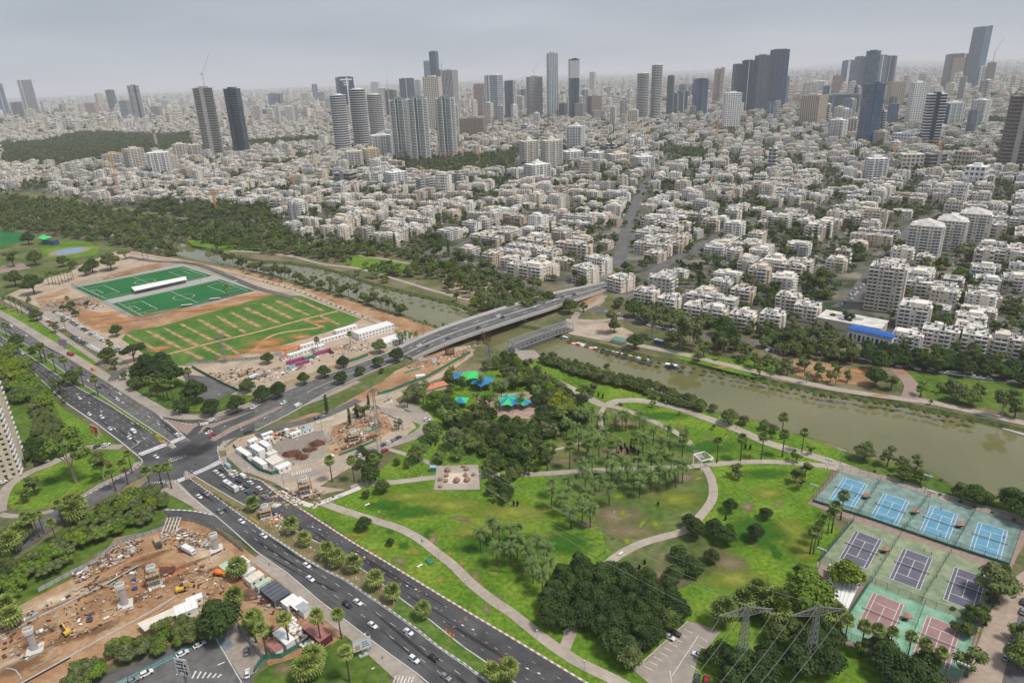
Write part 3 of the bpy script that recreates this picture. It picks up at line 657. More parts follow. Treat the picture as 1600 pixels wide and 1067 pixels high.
mb.build('deck', root); mb2.build('roadway', root); mb3.build('lane_lines', root, kind='stuff'); [pr.build('parapet',root)for pr in PR]
for i in(6, 10, 14, 18, 22):
 if i<len(T):
  m_ = MB(); a, d = T[i]-off, B_[i]-off; zt = a.z-1.6
  for u in(.2, .5, .8):
   p = a.lerp(d, u); m_.box((p.x,p.y,(zt-3)/2),(1.2,3.0,zt+3), concrete, rz=.9)
  p, q = a.lerp(d, .08), a.lerp(d, .92); m_.bar((p.x,p.y,zt-.5),(q.x,q.y,zt-.5), 1.4, concrete, 1.0)
  m_.build('pier', root)
# steel truss footbridge
A0, A1, B0, B1 = G(804, 546, 0), G(893, 512, 0), G(800, 536, 0), G(886, 502, 0)
def truss_bridge():
 a = G(806, 549); b = G(896, 517); d = (b-a).normalized(); sd_ = Vector((-d.y,d.x,0)); L_ = (b-a).length; w = 8.5; h = 5.2; z0 = 1.2
 root = empty('truss_footbridge',(a.x,a.y,0), 'grey steel truss footbridge with arched top chords over the green river', 'bridge')
 def pt(s, t, z):return Vector((d.x*s+sd_.x*t,d.y*s+sd_.y*t,z))
 n_ = 14; arch = lambda s:z0+.5*math.sin(math.pi*min(max(s/L_,0),1))
 for t in(0, w):
  m_ = MB()
  for i in range(n_):
   s0, s1 = L_*i/n_, L_*(i+1)/n_; z_0, z_1 = arch(s0), arch(s1)
   m_.bar(pt(s0,t,z_0), pt(s1,t,z_1), .45, steel); m_.bar(pt(s0,t,z_0+h), pt(s1,t,z_1+h), .5, steel)
   m_.bar(pt(s0,t,z_0), pt(s0,t,z_0+h), .3, steel); sm = (s0+s1)/2; zm = arch(sm)
   m_.bar(pt(s0,t,z_0), pt(sm,t,zm+h), .25, steel); m_.bar(pt(sm,t,zm+h), pt(s1,t,z_1), .25, steel)
  m_.bar(pt(L_,t,arch(L_)), pt(L_,t,arch(L_)+h), .4, steel); m_.build('side_truss', root)
 m_ = MB()
 for i in range(n_):
  s0, s1 = L_*i/n_, L_*(i+1)/n_
  m_.face([pt(s0,0.3,arch(s0)+.1),pt(s1,.3,arch(s1)+.1),pt(s1,w-.3,arch(s1)+.1),pt(s0,w-.3,arch(s0)+.1)][::1], asphalt_old)
  m_.face([pt(s0,w-.3,arch(s0)-.2),pt(s1,w-.3,arch(s1)-.2),pt(s1,.3,arch(s1)-.2),pt(s0,.3,arch(s0)-.2)], steel)
 m_.build('deck', root)
 for i in range(n_*2+1):
  s = L_*i/(n_*2); m_ = MB(); z_ = arch(s)+h; m_.bar(pt(s,0,z_), pt(s,w,z_), .42, steel)
  m_.build('roof_beam', root)
 for s in(0, L_):
  for t in(0, w):m_ = MB(); m_.box(tuple(pt(s,t,-.2)),(1.6,1.6,4), concrete, rz=math.atan2(d.y,d.x)); m_.build('abutment', root)
truss_bridge()
for pts, nm in(([(806,548),(835,548),(845,558),(820,566),(800,560)],'footbridge_abutment'), ):
 P = [G(*p)for p in pts]; mb = MB(); mb.prism([(p.x,p.y)for p in P], -3, .5, concrete, top=paving); mb.build(nm, kind='structure')
# wear on roads, grass and dirt
rw = random.Random(77); tarl = fade('worn_tar',(.095,.095,.095),(.12,.12,.118), .25); tard = MATS['dark_tar']; LAY[0] = 68
def along(Tp, Bp, n_, kinds, z_):
 for _ in range(n_):
  i = rw.randrange(len(Tp)-1); j = min(len(Bp)-2, int(i*(len(Bp)-1)/(len(Tp)-1))); t = rw.random(); A_ = G(*Tp[i]).lerp(G(*Tp[i+1]), t); C_ = G(*Bp[j]).lerp(G(*Bp[j+1]), t); f = rw.choice((.15,.3,.4,.55,.65,.8)); d = G(*Tp[i+1])-G(*Tp[i]); p = A_.lerp(C_, f); m_ = rw.choice(kinds); patch('road_wear',(p.x,p.y), rw.uniform(8,24), rw.uniform(.35,.9), m_, rz=math.atan2(d.y,d.x), px=False, n=12, z=z_+rw.random()*.001, seed=_)
along(HU_T[1:7], HU_B[1:6], 12,(tard,tarl), .3); along(HL_T[1:], HL_B[1:], 14,(tarl,tarl,tard), .3); along(SU_T[4:], SU_B[2:], 16,(tarl,tard), .3); along(SL_T, SL_B, 18,(tarl,tarl,tard), .3); along(CT, CB, 10,(tard,tarl), .3)
LAWNS = [((560,770),(930,880)),((520,800),(700,900)),((1120,740),(1260,900)),((1000,640),(1200,715)),((700,880),(830,960)),((20,700),(200,790)),((880,640),(1080,720)),((950,740),(1100,850))]
LAY[0] = 12
for i in range(110):
 (xa, ya), (xb, yb) = LAWNS[i%len(LAWNS)]; x, y = rw.uniform(xa, xb), rw.uniform(ya, yb); k = rw.choice((yellowf,yellowf,brownf,darkf,dryf)); patch('lawn_wear',(x,y), rw.uniform(1.5,6), rw.uniform(1,3.5), k, rz=rw.random()*3, n=12, seed=i, z=.055+.0004*i)
wetf = fade('damp_earth',(.17,.09,.05),(.24,.14,.08), .3); LAY[0] = 20
for x, y, rx, ry in((150,985,9,3),(100,1000,7,3),(215,935,8,3),(60,990,8,4),(30,1040,8,4),(270,905,9,2),(300,880,10,1.6),(180,900,16,1.4),(120,935,16,1.4),(235,870,9,2),(330,890,8,1.5),(560,665,6,3),(590,660,6,3),(650,575,10,2),(700,560,10,3),(440,700,9,5),(470,690,8,5),(320,600,9,4),(400,590,12,3),(480,560,10,3),(530,545,10,3),(110,470,12,4),(80,478,9,4)):patch('damp_patch',(x,y), rx, ry, wetf, rz=.6, seed=int(x))
for pts in([(250,850),(285,872),(330,900),(350,930)],[(255,848),(300,870),(340,895),(365,920)],[(345,900),(300,915),(240,955),(150,1000)],[(350,905),(300,921),(240,961),(150,1006)],[(60,960),(150,905),(220,868),(260,858)]):strip('wheel_rut', pts, .7, dust, z=.1)
# prototypes
leafm = mat('foliage',(.62,.66,.6),(1.25,1.2,1.15), .75, .9, 3, spec=.15, tint=[(.034,.058,.020),(.062,.105,.027),(.115,.148,.04),(.14,.165,.075),(.12,.20,.024),(.24,.27,.025)], second=(.25,(.8,.82,.8),(1.15,1.15,1.1)))
frondm = mat('palm_fronds',(.7,.72,.7),(1.2,1.18,1.12), .7, .8, 3, spec=.12, tint=[(.10,.165,.045),(.155,.225,.072),(.17,.235,.055),(.29,.35,.10)])
deadf = mat('dry_fronds',(.20,.13,.07),(.30,.2,.11), .9, 1.0)
barkm = mat('bark',(.09,.07,.055),(.17,.14,.11), .95, 1.5)
barkd = mat('palm_bark',(.055,.045,.038),(.12,.10,.085), .95, 2.0)
barkl = mat('pale_bark',(.24,.19,.15),(.34,.28,.22), .95, 1.5)
redleaf = mat('red_blossom',(.30,.03,.02),(.45,.06,.03), .8, 1.0)
def leaves(mb, m, c, r, n, size, rnd, sq=(1,1,.75), shell=.55):
 k = mb.mi(m)
 for _ in range(n):
  while True:
   d = Vector((rnd.gauss(0,1),rnd.gauss(0,1),rnd.gauss(0,1)))
   if d.length>.1:break
  d.normalize()
  if d.z<-.45:d.z*=-.6
  q = r*(shell+(1.05-shell)*rnd.random()**.5)
  p = Vector((c[0]+d.x*q*sq[0],c[1]+d.y*q*sq[1],c[2]+d.z*q*sq[2]))
  nrm = (d+Vector((rnd.gauss(0,.45),rnd.gauss(0,.45),.35+rnd.gauss(0,.4)))).normalized()
  a = nrm.orthogonal().normalized(); b = nrm.cross(a); t = rnd.random()*6.28
  s = size*(.6+.8*rnd.random()); u = (a*math.cos(t)+b*math.sin(t))*s; v = (-a*math.sin(t)+b*math.cos(t))*s*.7
  i = len(mb.v); mb.v+=[tuple(p-u), tuple(p-v*.8), tuple(p+u), tuple(p+v)]; mb.f.append((i,i+1,i+2,i+3)); mb.m.append(k)
def make_tree(kind, seed):
 """returns (crown MB, trunk MB, height, crown radius)"""
 rnd = random.Random(seed); C = MB(); T_ = MB(); m = leafm
 if kind=='dense':
  h, r = 9.0, 4.4; lobes = [(0,0,5.4,3.1)]+[(2.4*math.cos(a),2.4*math.sin(a),4.4+rnd.uniform(-.7,.9),rnd.uniform(1.6,2.3))for a in[i*6.28/7+rnd.uniform(-.3,.3)for i in range(7)]]+[(rnd.uniform(-1.4,1.4),rnd.uniform(-1.4,1.4),7.0,1.7)for _ in range(2)]
  n, s = 190, .36
 elif kind=='tall':
  h, r = 13.0, 4.4; lobes = [(rnd.uniform(-2.6,2.6),rnd.uniform(-2.6,2.6),rnd.uniform(6.5,11.4),rnd.uniform(1.2,2.0))for _ in range(11)]; n, s = 130, .36
 elif kind=='flat':
  h, r = 8.0, 5.4; lobes = [(rr*math.cos(a),rr*math.sin(a),5.6+rnd.uniform(-.5,.7)-rr*.12,rnd.uniform(1.5,2.2))for rr, a in[(rnd.uniform(0,3.8),rnd.uniform(0,6.28))for _ in range(12)]]; n, s = 120, .36
 elif kind=='loose':
  h, r = 8.5, 4.0; lobes = [(rr*math.cos(a),rr*math.sin(a),rnd.uniform(3.4,7.2),rnd.uniform(.9,1.6))for rr, a in[(rnd.uniform(.3,2.8),rnd.uniform(0,6.28))for _ in range(12)]]; n, s = 85, .32
 elif kind=='shrub':
  h, r = 3.0, 2.0; lobes = [(rnd.uniform(-.9,.9),rnd.uniform(-.9,.9),rnd.uniform(.8,1.6),rnd.uniform(.8,1.2))for _ in range(6)]; n, s = 80, .28
 elif kind=='cypress':
  h, r = 11.0, 1.4; lobes = [(rnd.uniform(-.15,.15),rnd.uniform(-.15,.15),z,1.35*(1-((z-3.5)/9)**2*.9)*.9)for z in(1.8,3.2,4.6,6.0,7.4,8.7,9.8)]; n, s = 90, .25
 for(x, y, z, q)in lobes:
  C.ball((x,y,z), q*.72, m, 8, 5,(1,1,.78), .18, rnd)
  sq = (1, 1, .78)if kind!='flat' else(1.1, 1.1, .6)
  leaves(C, m,(x,y,z), q, int(n*q/1.8), s, rnd, sq)
 if kind=='cypress':T_.cyl((0,0,0), .25, 1.6, barkm, 6)
 elif kind!='shrub':
  hb = 3.0 if kind!='tall' else 5.5
  T_.tube([(0,0,0),(rnd.uniform(-.2,.2),rnd.uniform(-.2,.2),hb*.6),(rnd.uniform(-.3,.3),rnd.uniform(-.3,.3),hb+.6)],[.36,.27,.2], barkl if kind=='tall' else barkm, 6)
  for(x, y, z, q)in lobes[1:7]:T_.tube([(0,0,hb*.75),(x*.5,y*.5,(hb+z)/2),(x,y,z)],[.16,.11,.05], barkl if kind=='tall' else barkm, 4)
 else:
  for(x, y, z, q)in lobes[:3]:T_.tube([(0,0,0),(x,y,z)],[.08,.03], barkm, 4)
 return C, T_, h, r
def frond(mb, base, az, el, L_, droop, w, m, rnd, seg=5, k=2):
 d = Vector((math.cos(az),math.sin(az),0)); sd_ = Vector((-math.sin(az),math.cos(az),0)); p = Vector(base); e_ = el; pts = [p.copy()]
 for i in range(seg):
  p = p+(d*math.cos(e_)+Vector((0,0,1))*math.sin(e_))*(L_/seg); e_-=droop/seg; pts.append(p.copy())
 kk = mb.mi(m)
 for i in range(seg):
  a, b = pts[i], pts[i+1]
  for q in range(k):
   c = a.lerp(b, q/k); c2 = a.lerp(b,(q+.75)/k); f = (i+q/k)/seg; ww = w*math.sin(math.pi*min(1,.12+f*.86))+.05
   for s in(-1, 1):
    tip = c2+sd_*s*ww+(b-a).normalized()*ww*.6-Vector((0,0,ww*.35)); j = len(mb.v)
    mb.v+=[tuple(c), tuple(c2), tuple(tip)]; mb.f.append((j,j+1,j+2)); mb.m.append(kk)
def make_palm(kind, seed):
 rnd = random.Random(seed); C = MB(); T_ = MB()
 if kind=='date':
  h = 8.6; T_.tube([(0,0,0),(.1,.05,3),(.05,.1,h)],[.28,.2,.22], barkd, 7)
  for i in range(44):
   el = R(rnd.uniform(-35,78)); frond(C,(.05,.1,h), rnd.uniform(0,6.28), el, rnd.uniform(3.2,4.2), R(rnd.uniform(55,95)), .8, frondm, rnd, 5, 3)
  leaves(C, deadf,(.05,.1,h-.3), .45, 20, .2, rnd)
 else:
  h = 11.0 if kind=='fan' else 4.6
  T_.tube([(0,0,0),(.12,.05,h*.5),(.05,.1,h)],[.34,.2,.2]if kind=='fan' else[.42,.36,.34], barkd if kind=='fan' else barkm, 7)
  rr = 1.25 if kind=='fan' else 1.6
  for i in range(34 if kind=='fan' else 46):
   az = rnd.uniform(0, 6.28); el = R(rnd.uniform(-45,80)); d = Vector((math.cos(az)*math.cos(el),math.sin(az)*math.cos(el),math.sin(el)))
   b = Vector((.05,.1,h)); s0 = b+d*.9*rr; sd_ = d.cross(Vector((0,0,1))).normalized(); up = sd_.cross(d); kk = C.mi(frondm)
   C.bar(b, s0, .05, frondm)
   for q in range(7):
    a0 = R(-78+26*q); dirv = d*math.cos(a0)+sd_*math.sin(a0); tip = s0+dirv*1.25*rr-Vector((0,0,.25+.3*rnd.random())); n_ = sd_*math.cos(a0)-d*math.sin(a0)
    j = len(C.v); C.v+=[tuple(s0), tuple(s0+dirv*.7*rr+n_*.17*rr), tuple(tip), tuple(s0+dirv*.7*rr-n_*.17*rr)]; C.f.append((j,j+1,j+2,j+3)); C.m.append(kk)
  for i in range(12 if kind=='fan' else 8):
   az = rnd.uniform(0, 6.28); frond(C,(.05,.1,h-.2), az, R(-50), 1.3*rr, R(30), .3, deadf, rnd, 2, 2)
 return C, T_, h, 4.0 if kind=='date' else 2.2
TREE = {};
for kd, ns in(('dense',3),('tall',3),('flat',2),('loose',3),('shrub',2),('cypress',1)):
 for i in range(ns):
  C, T_, h, r = make_tree(kd, 11*i+len(kd)); TREE[(kd,i)] = (C, T_, h, r)
for kd, ns in(('date',3),('fan',2),('squat',2)):
 for i in range(ns):TREE[(kd,i)] = make_palm(kd, 5*i+3)
NV = {'dense':3, 'tall':3, 'flat':2, 'loose':3, 'shrub':2, 'cypress':1, 'date':3, 'fan':2, 'squat':2}
TMESH = {k:(v[0].mesh('crown_'+k[0]),v[1].mesh('trunk_'+k[0]),v[2],v[3])for k, v in TREE.items()}
def merge(*mbs):
 o = MB()
 for m in mbs:
  b = len(o.v); o.v+=m.v; o.f+=[tuple(i+b for i in f)for f in m.f]; o.m+=[o.mi(m.mats[k])for k in m.m]
 return o
# apartment blocks
wallm = mat('rendered_wall',(.80,.80,.80),(1.08,1.07,1.05), .85, .25, 6, tint=[(.80,.79,.75),(.78,.71,.60),(.80,.77,.71),(.72,.61,.47),(.58,.57,.55),(.74,.67,.56),(.55,.45,.34),(.42,.38,.34)], second=(.9,(.9,.9,.9),(1.03,1.03,1.03)))
roofm = mat('flat_roof',(.46,.44,.41),(.76,.74,.70), .9, .18, 7, second=(1.1,(.82,.82,.82),(1.05,1.05,1.05)))
winm = mat('window_glass',(.015,.018,.022),(.07,.075,.08), .25, .45, 3, spec=.5, lo=.3, hi=.7)
shadem = mat('loggia_shade',(.025,.025,.025),(.09,.085,.08), .7, .4, 3)  # shade of loggia openings painted as flat dark quads on the wall
tankm = mat('water_tank',(.70,.70,.68),(.78,.78,.76), .6, .9)
panelm = mat('solar_panel',(.02,.025,.04), None, .2, spec=.6)
railm = mat('balcony_front',(.62,.62,.60),(.75,.74,.71), .7, .2)
def make_block(w, d, fl, seed, style=0, fh=3.1, pil=1):
 """returns dict of MBs: wall, balcony, windows, roof_equipment; origin at the ground centre"""
 rnd = random.Random(seed); A = MB(); Bc = MB(); Wn = MB(); E = MB(); h = fl*fh+.8
 A.box((0,0,h/2),(w,d,h), wallm); A.f.pop(); A.m.pop()
 A.face([(-w/2+.25,-d/2+.25,h-.5),(w/2-.25,-d/2+.25,h-.5),(w/2-.25,d/2-.25,h-.5),(-w/2+.25,d/2-.25,h-.5)], roofm)
 for(x, y, a, b)in((0,-d/2+.12,w,.24),(0,d/2-.12,w,.24),(-w/2+.12,0,.24,d-.48),(w/2-.12,0,.24,d-.48)):A.box((x,y,h-.2),(a,b,.62), wallm)
 if w>13:
  A.box((rnd.uniform(-w/4,w/4),d/2+.9,h/2+.6),(4.2,1.8,h+1.2), wallm)
  A.box((w/2+.7,rnd.uniform(-d/5,d/5),h/2-.6),(1.4,d*.4,h-1.2), wallm)
 A.box((rnd.uniform(-w/5,w/5),rnd.uniform(-d/5,d/5),h+.9),(3.4,4.6,2.8), wallm)
 if style==2 or rnd.random()<.35:A.box((rnd.choice((-1,1))*w*.18,-d*.12,h+1.0),(w*.45,d*.5,2.9), wallm)
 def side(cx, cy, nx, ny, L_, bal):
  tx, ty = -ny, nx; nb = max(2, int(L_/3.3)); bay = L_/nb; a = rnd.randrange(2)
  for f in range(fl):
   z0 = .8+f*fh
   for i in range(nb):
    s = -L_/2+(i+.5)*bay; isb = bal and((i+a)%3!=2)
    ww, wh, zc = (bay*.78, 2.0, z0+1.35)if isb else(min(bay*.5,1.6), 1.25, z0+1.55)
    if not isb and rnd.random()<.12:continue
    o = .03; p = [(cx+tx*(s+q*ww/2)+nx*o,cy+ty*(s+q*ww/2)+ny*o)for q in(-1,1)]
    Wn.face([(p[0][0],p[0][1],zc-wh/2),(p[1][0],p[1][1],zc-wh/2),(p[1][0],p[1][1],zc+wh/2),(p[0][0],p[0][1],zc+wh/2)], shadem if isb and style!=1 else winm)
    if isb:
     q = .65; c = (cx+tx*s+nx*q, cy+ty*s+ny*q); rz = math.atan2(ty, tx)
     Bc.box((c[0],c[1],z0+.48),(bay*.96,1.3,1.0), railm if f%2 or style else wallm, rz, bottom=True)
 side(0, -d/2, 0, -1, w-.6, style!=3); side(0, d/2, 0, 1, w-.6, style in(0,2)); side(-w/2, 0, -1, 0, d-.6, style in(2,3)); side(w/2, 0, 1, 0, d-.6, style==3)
 for i in range(int(w*d/24)+3):
  x, y = rnd.uniform(-w/2+1.2, w/2-1.2), rnd.uniform(-d/2+1.2, d/2-1.2); E.cyl((x,y,h-.3), .42, 1.5, tankm, 6)
  E.face([(x+.6,y-.6,h-.4),(x+2.2,y-.6,h-.4),(x+2.2,y+.7,h+.4),(x+.6,y+.7,h+.4)], panelm)
 for i in range(3):E.box((rnd.uniform(-w/2+1.5,w/2-1.5),rnd.uniform(-d/2+1.5,d/2-1.5),h),(1.6,1.1,1.2), tankm)
 return{'wall':A, 'balcony':Bc, 'windows':Wn, 'roof_equipment':E, 'dim':(w,d,h)}
BSPEC = [(14,18,4,0),(16,22,4,0),(18,13,4,3),(24,14,4,0),(13,14,3,1),(20,18,5,2),(30,13,4,0),(16,16,5,3),(19,17,8,2),(36,13,4,1),(15,20,4,2),(22,16,6,1)]
BLOCK = [make_block(*s[:3],40+i,s[3])for i, s in enumerate(BSPEC)]
BPART = [{k:v[k].mesh(k)for k in('wall','balcony','windows','roof_equipment')if v[k].f}for v in BLOCK]
BTEXT = ['four-storey block with balcony stacks', 'deep four-storey block with balconies', 'low four-storey block with side balconies', 'wide four-storey block', 'small three-storey house block', 'five-storey block with penthouse', 'long four-storey row', 'square five-storey block', 'eight-storey tower block', 'long plain four-storey slab', 'four-storey block with roof rooms', 'six-storey block with ribbon windows']
def tintword(t):return['white', 'cream', 'off-white', 'beige', 'grey', 'sand', 'tan', 'brownish'][min(7,int(t*7.999))]
# instancing of the countless rest
def proto_coll(name, meshes):
 c = bpy.data.collections.new(name)
 for i, me in enumerate(meshes):
  o = bpy.data.objects.new('%s_%03d'%(name,i), me); c.objects.link(o)
 return c
def scatter(name, pts, coll):
 """pts: (x, y, z, rz, sx, sy, sz, variant, tint)"""
 me = bpy.data.meshes.new(name); me.from_pydata([p[:3]for p in pts],[],[])
 for nm, ty, f in(('rz','FLOAT',lambda p:p[3]),('vi','INT',lambda p:p[7]),('tint','FLOAT',lambda p:p[8])):
  a = me.attributes.new(nm, ty, 'POINT'); a.data.foreach_set('value',[f(p)for p in pts])
 a = me.attributes.new('scl', 'FLOAT_VECTOR', 'POINT'); a.data.foreach_set('vector',[q for p in pts for q in p[4:7]])
 o = bpy.data.objects.new(name, me); COL.objects.link(o); o['kind'] = 'stuff'
 g = bpy.data.node_groups.new(name, 'GeometryNodeTree'); g.interface.new_socket('Geometry', in_out='INPUT', socket_type='NodeSocketGeometry'); g.interface.new_socket('Geometry', in_out='OUTPUT', socket_type='NodeSocketGeometry')
 N = g.nodes; L = g.links; i_ = N.new('NodeGroupInput'); o_ = N.new('NodeGroupOutput'); ip = N.new('GeometryNodeInstanceOnPoints'); ci = N.new('GeometryNodeCollectionInfo')
 ci.inputs['Collection'].default_value = coll; ci.inputs['Separate Children'].default_value = True; ci.inputs['Reset Children'].default_value = True
 def at(nm, ty):
  q = N.new('GeometryNodeInputNamedAttribute'); q.data_type = ty; q.inputs['Name'].default_value = nm; return q.outputs['Attribute']
 cx = N.new('ShaderNodeCombineXYZ'); L.new(at('rz','FLOAT'), cx.inputs[2]); L.new(cx.outputs[0], ip.inputs['Rotation']); L.new(at('scl','FLOAT_VECTOR'), ip.inputs['Scale']); L.new(at('vi','INT'), ip.inputs['Instance Index'])
 L.new(i_.outputs[0], ip.inputs['Points']); L.new(ci.outputs[0], ip.inputs['Instance']); ip.inputs['Pick Instance'].default_value = True; L.new(ip.outputs[0], o_.inputs[0])
 m = o.modifiers.new('scatter', 'NODES'); m.node_group = g; return o
# labels that single out: look + rank by distance from a findable landmark
ORD = ['nearest', 'second nearest', 'third nearest', 'fourth nearest', 'fifth nearest', 'sixth nearest', 'seventh nearest', 'eighth nearest', 'ninth nearest', 'tenth nearest', 'eleventh nearest', 'twelfth nearest', 'thirteenth nearest', 'fourteenth nearest', 'fifteenth nearest', 'sixteenth nearest', 'seventeenth nearest', 'eighteenth nearest', 'nineteenth nearest', 'twentieth nearest']+['%s nearest'%w for w in('twenty-first','twenty-second','twenty-third','twenty-fourth','twenty-fifth','twenty-sixth','twenty-seventh','twenty-eighth','twenty-ninth','thirtieth','thirty-first','thirty-second','thirty-third','thirty-fourth','thirty-fifth','thirty-sixth','thirty-seventh','thirty-eighth','thirty-ninth','fortieth','forty-first','forty-second','forty-third','forty-fourth','forty-fifth','forty-sixth','forty-seventh','forty-eighth')]
LM = [('road junction',(290,720)),('white cube frame',(1098,722)),('boulder plaza',(714,745)),('truss footbridge',(850,530)),('blue tour boat',(1050,574)),('pedal boats',(980,552)),('blue-roofed hall',(1360,530)),('playground canopies',(760,605)),('orange billboard',(150,668)),('roller rink',(109,392)),
('grandstand canopy',(248,443)),('site office containers',(410,715)),('two-storey site cabins',(580,515)),('tennis clubhouse',(1315,925)),('blue tennis courts',(1430,800)),('red tennis courts',(1420,960)),('left lattice pylon',(1160,990)),('white billboard',(565,1010)),('excavator',(290,920)),('overpass piers',(230,905)),
('pitched-roof towers',(1480,390)),('tall balcony block',(1375,478)),('south bridge end',(625,555)),('north bridge end',(945,448)),('beige corner tower',(20,705)),('parked car rows',(120,530)),('river jetty',(1590,672)),('pylon car park',(1060,1010)),('flagpoles',(575,755)),('big dark ficus clump',(940,960)),('rebar columns',(700,548)),('practice field',(380,520)),('red traffic island',(294,672)),('black sculpture group',(980,705)),('twin-domed beige towers',(845,262)),('lobed glass towers',(655,250)),('crane-topped tower',(336,246)),('white lattice tower',(1141,202)),('balconied glass tower',(1352,225)),('dark office block',(540,285)),('tree-lined boulevard',(1010,290)),('wooded hill park',(1380,400)),('grey riverside slabs',(690,300)),('white slab tower',(900,235)),('fork of the park paths',(942,634)),('bend of the curved path',(1113,775)),('bare brown patch',(960,812)),('end of the mown lawn',(870,740)),('palm avenue corner',(830,880))]
LMW = [(nm,G(*p))for nm, p in LM]
PENDING = []
USED = {}
def want(o, look, cat, group=None, alts=None):
 o['category'] = cat; PENDING.append((o,look,group,alts or LMW))
def write_labels():
 from collections import defaultdict
 B_ = defaultdict(list)
 for o, look, group, lms in PENDING:
  p = o.location; d, nm = min(((p-q).length,nm)for nm, q in lms); B_[(look,nm)].append((d,o.name,o,group))
 n2 = defaultdict(int)
 for(look, nm), L_ in B_.items():
  L_.sort(key=lambda t:t[:2])
  for i, (d, _, o, group)in enumerate(L_):
   o['label'] = '%s, %s the %s'%(look, ORD[min(i,len(ORD)-1)], nm)if len(L_)>1 else '%s close to the %s'%(look, nm)
   if group:o['group'] = group
  n2[min(len(L_),99)]+=1
# placing trees
TREES = []
def tree_at(p, kind, s, tint, rz=None):
 TREES.append([p.x,p.y,kind,s,tint,random.random()*6.28 if rz is None else rz])
def T1(x, y, dpx, tint, kind):
 """crown centre at (x, y), crown dpx wide"""
 h, r = TMESH[(kind,0)][2:4]
 p = G(x, y, 4.0); f = proj(p)[2]; s = dpx/FPX*f/(2*r); s = max(.25, min(s,2.6)); p = G(x, y, h*s*.58); tree_at(p, kind, s, tint)
def area(poly, spacing, kinds, smin, smax, t0, t1, n=9999, avoid=None, prob=1.0):
 """fill ground polygon (px) with trees about spacing metres apart"""
 W_ = [G(*q)for q in poly]; PW = [(q.x,q.y)for q in W_]; x0, x1 = min(p[0]for p in PW), max(p[0]for p in PW); y0, y1 = min(p[1]for p in PW), max(p[1]for p in PW)
 av = [[(G(*q).x,G(*q).y)for q in a]for a in(avoid or[])]; y = y0; row = 0
 while y<y1:
  x = x0+(row%2)*spacing/2
  while x<x1:
   px, py = x+random.uniform(-.35, .35)*spacing, y+random.uniform(-.35, .35)*spacing
   if random.random()<prob and inpoly(px, py, PW)and not any(inpoly(px,py,a)for a in av):tree_at(Vector((px,py,0)), random.choice(kinds), random.uniform(smin,smax), random.uniform(t0,t1))
   x+=spacing
  y+=spacing*.87; row+=1
def rowof(pts, spacing, kinds, smin, smax, t0, t1, jit=.2):
 P = smoothline([G(*p)for p in pts], 8); acc = 0
 for i in range(1, len(P)):
  d = (P[i]-P[i-1]).length; acc+=d
  if acc>=spacing:
   acc = 0; tree_at(P[i]+Vector((random.uniform(-jit,jit)*spacing,random.uniform(-jit,jit)*spacing,0)), random.choice(kinds), random.uniform(smin,smax), random.uniform(t0,t1))
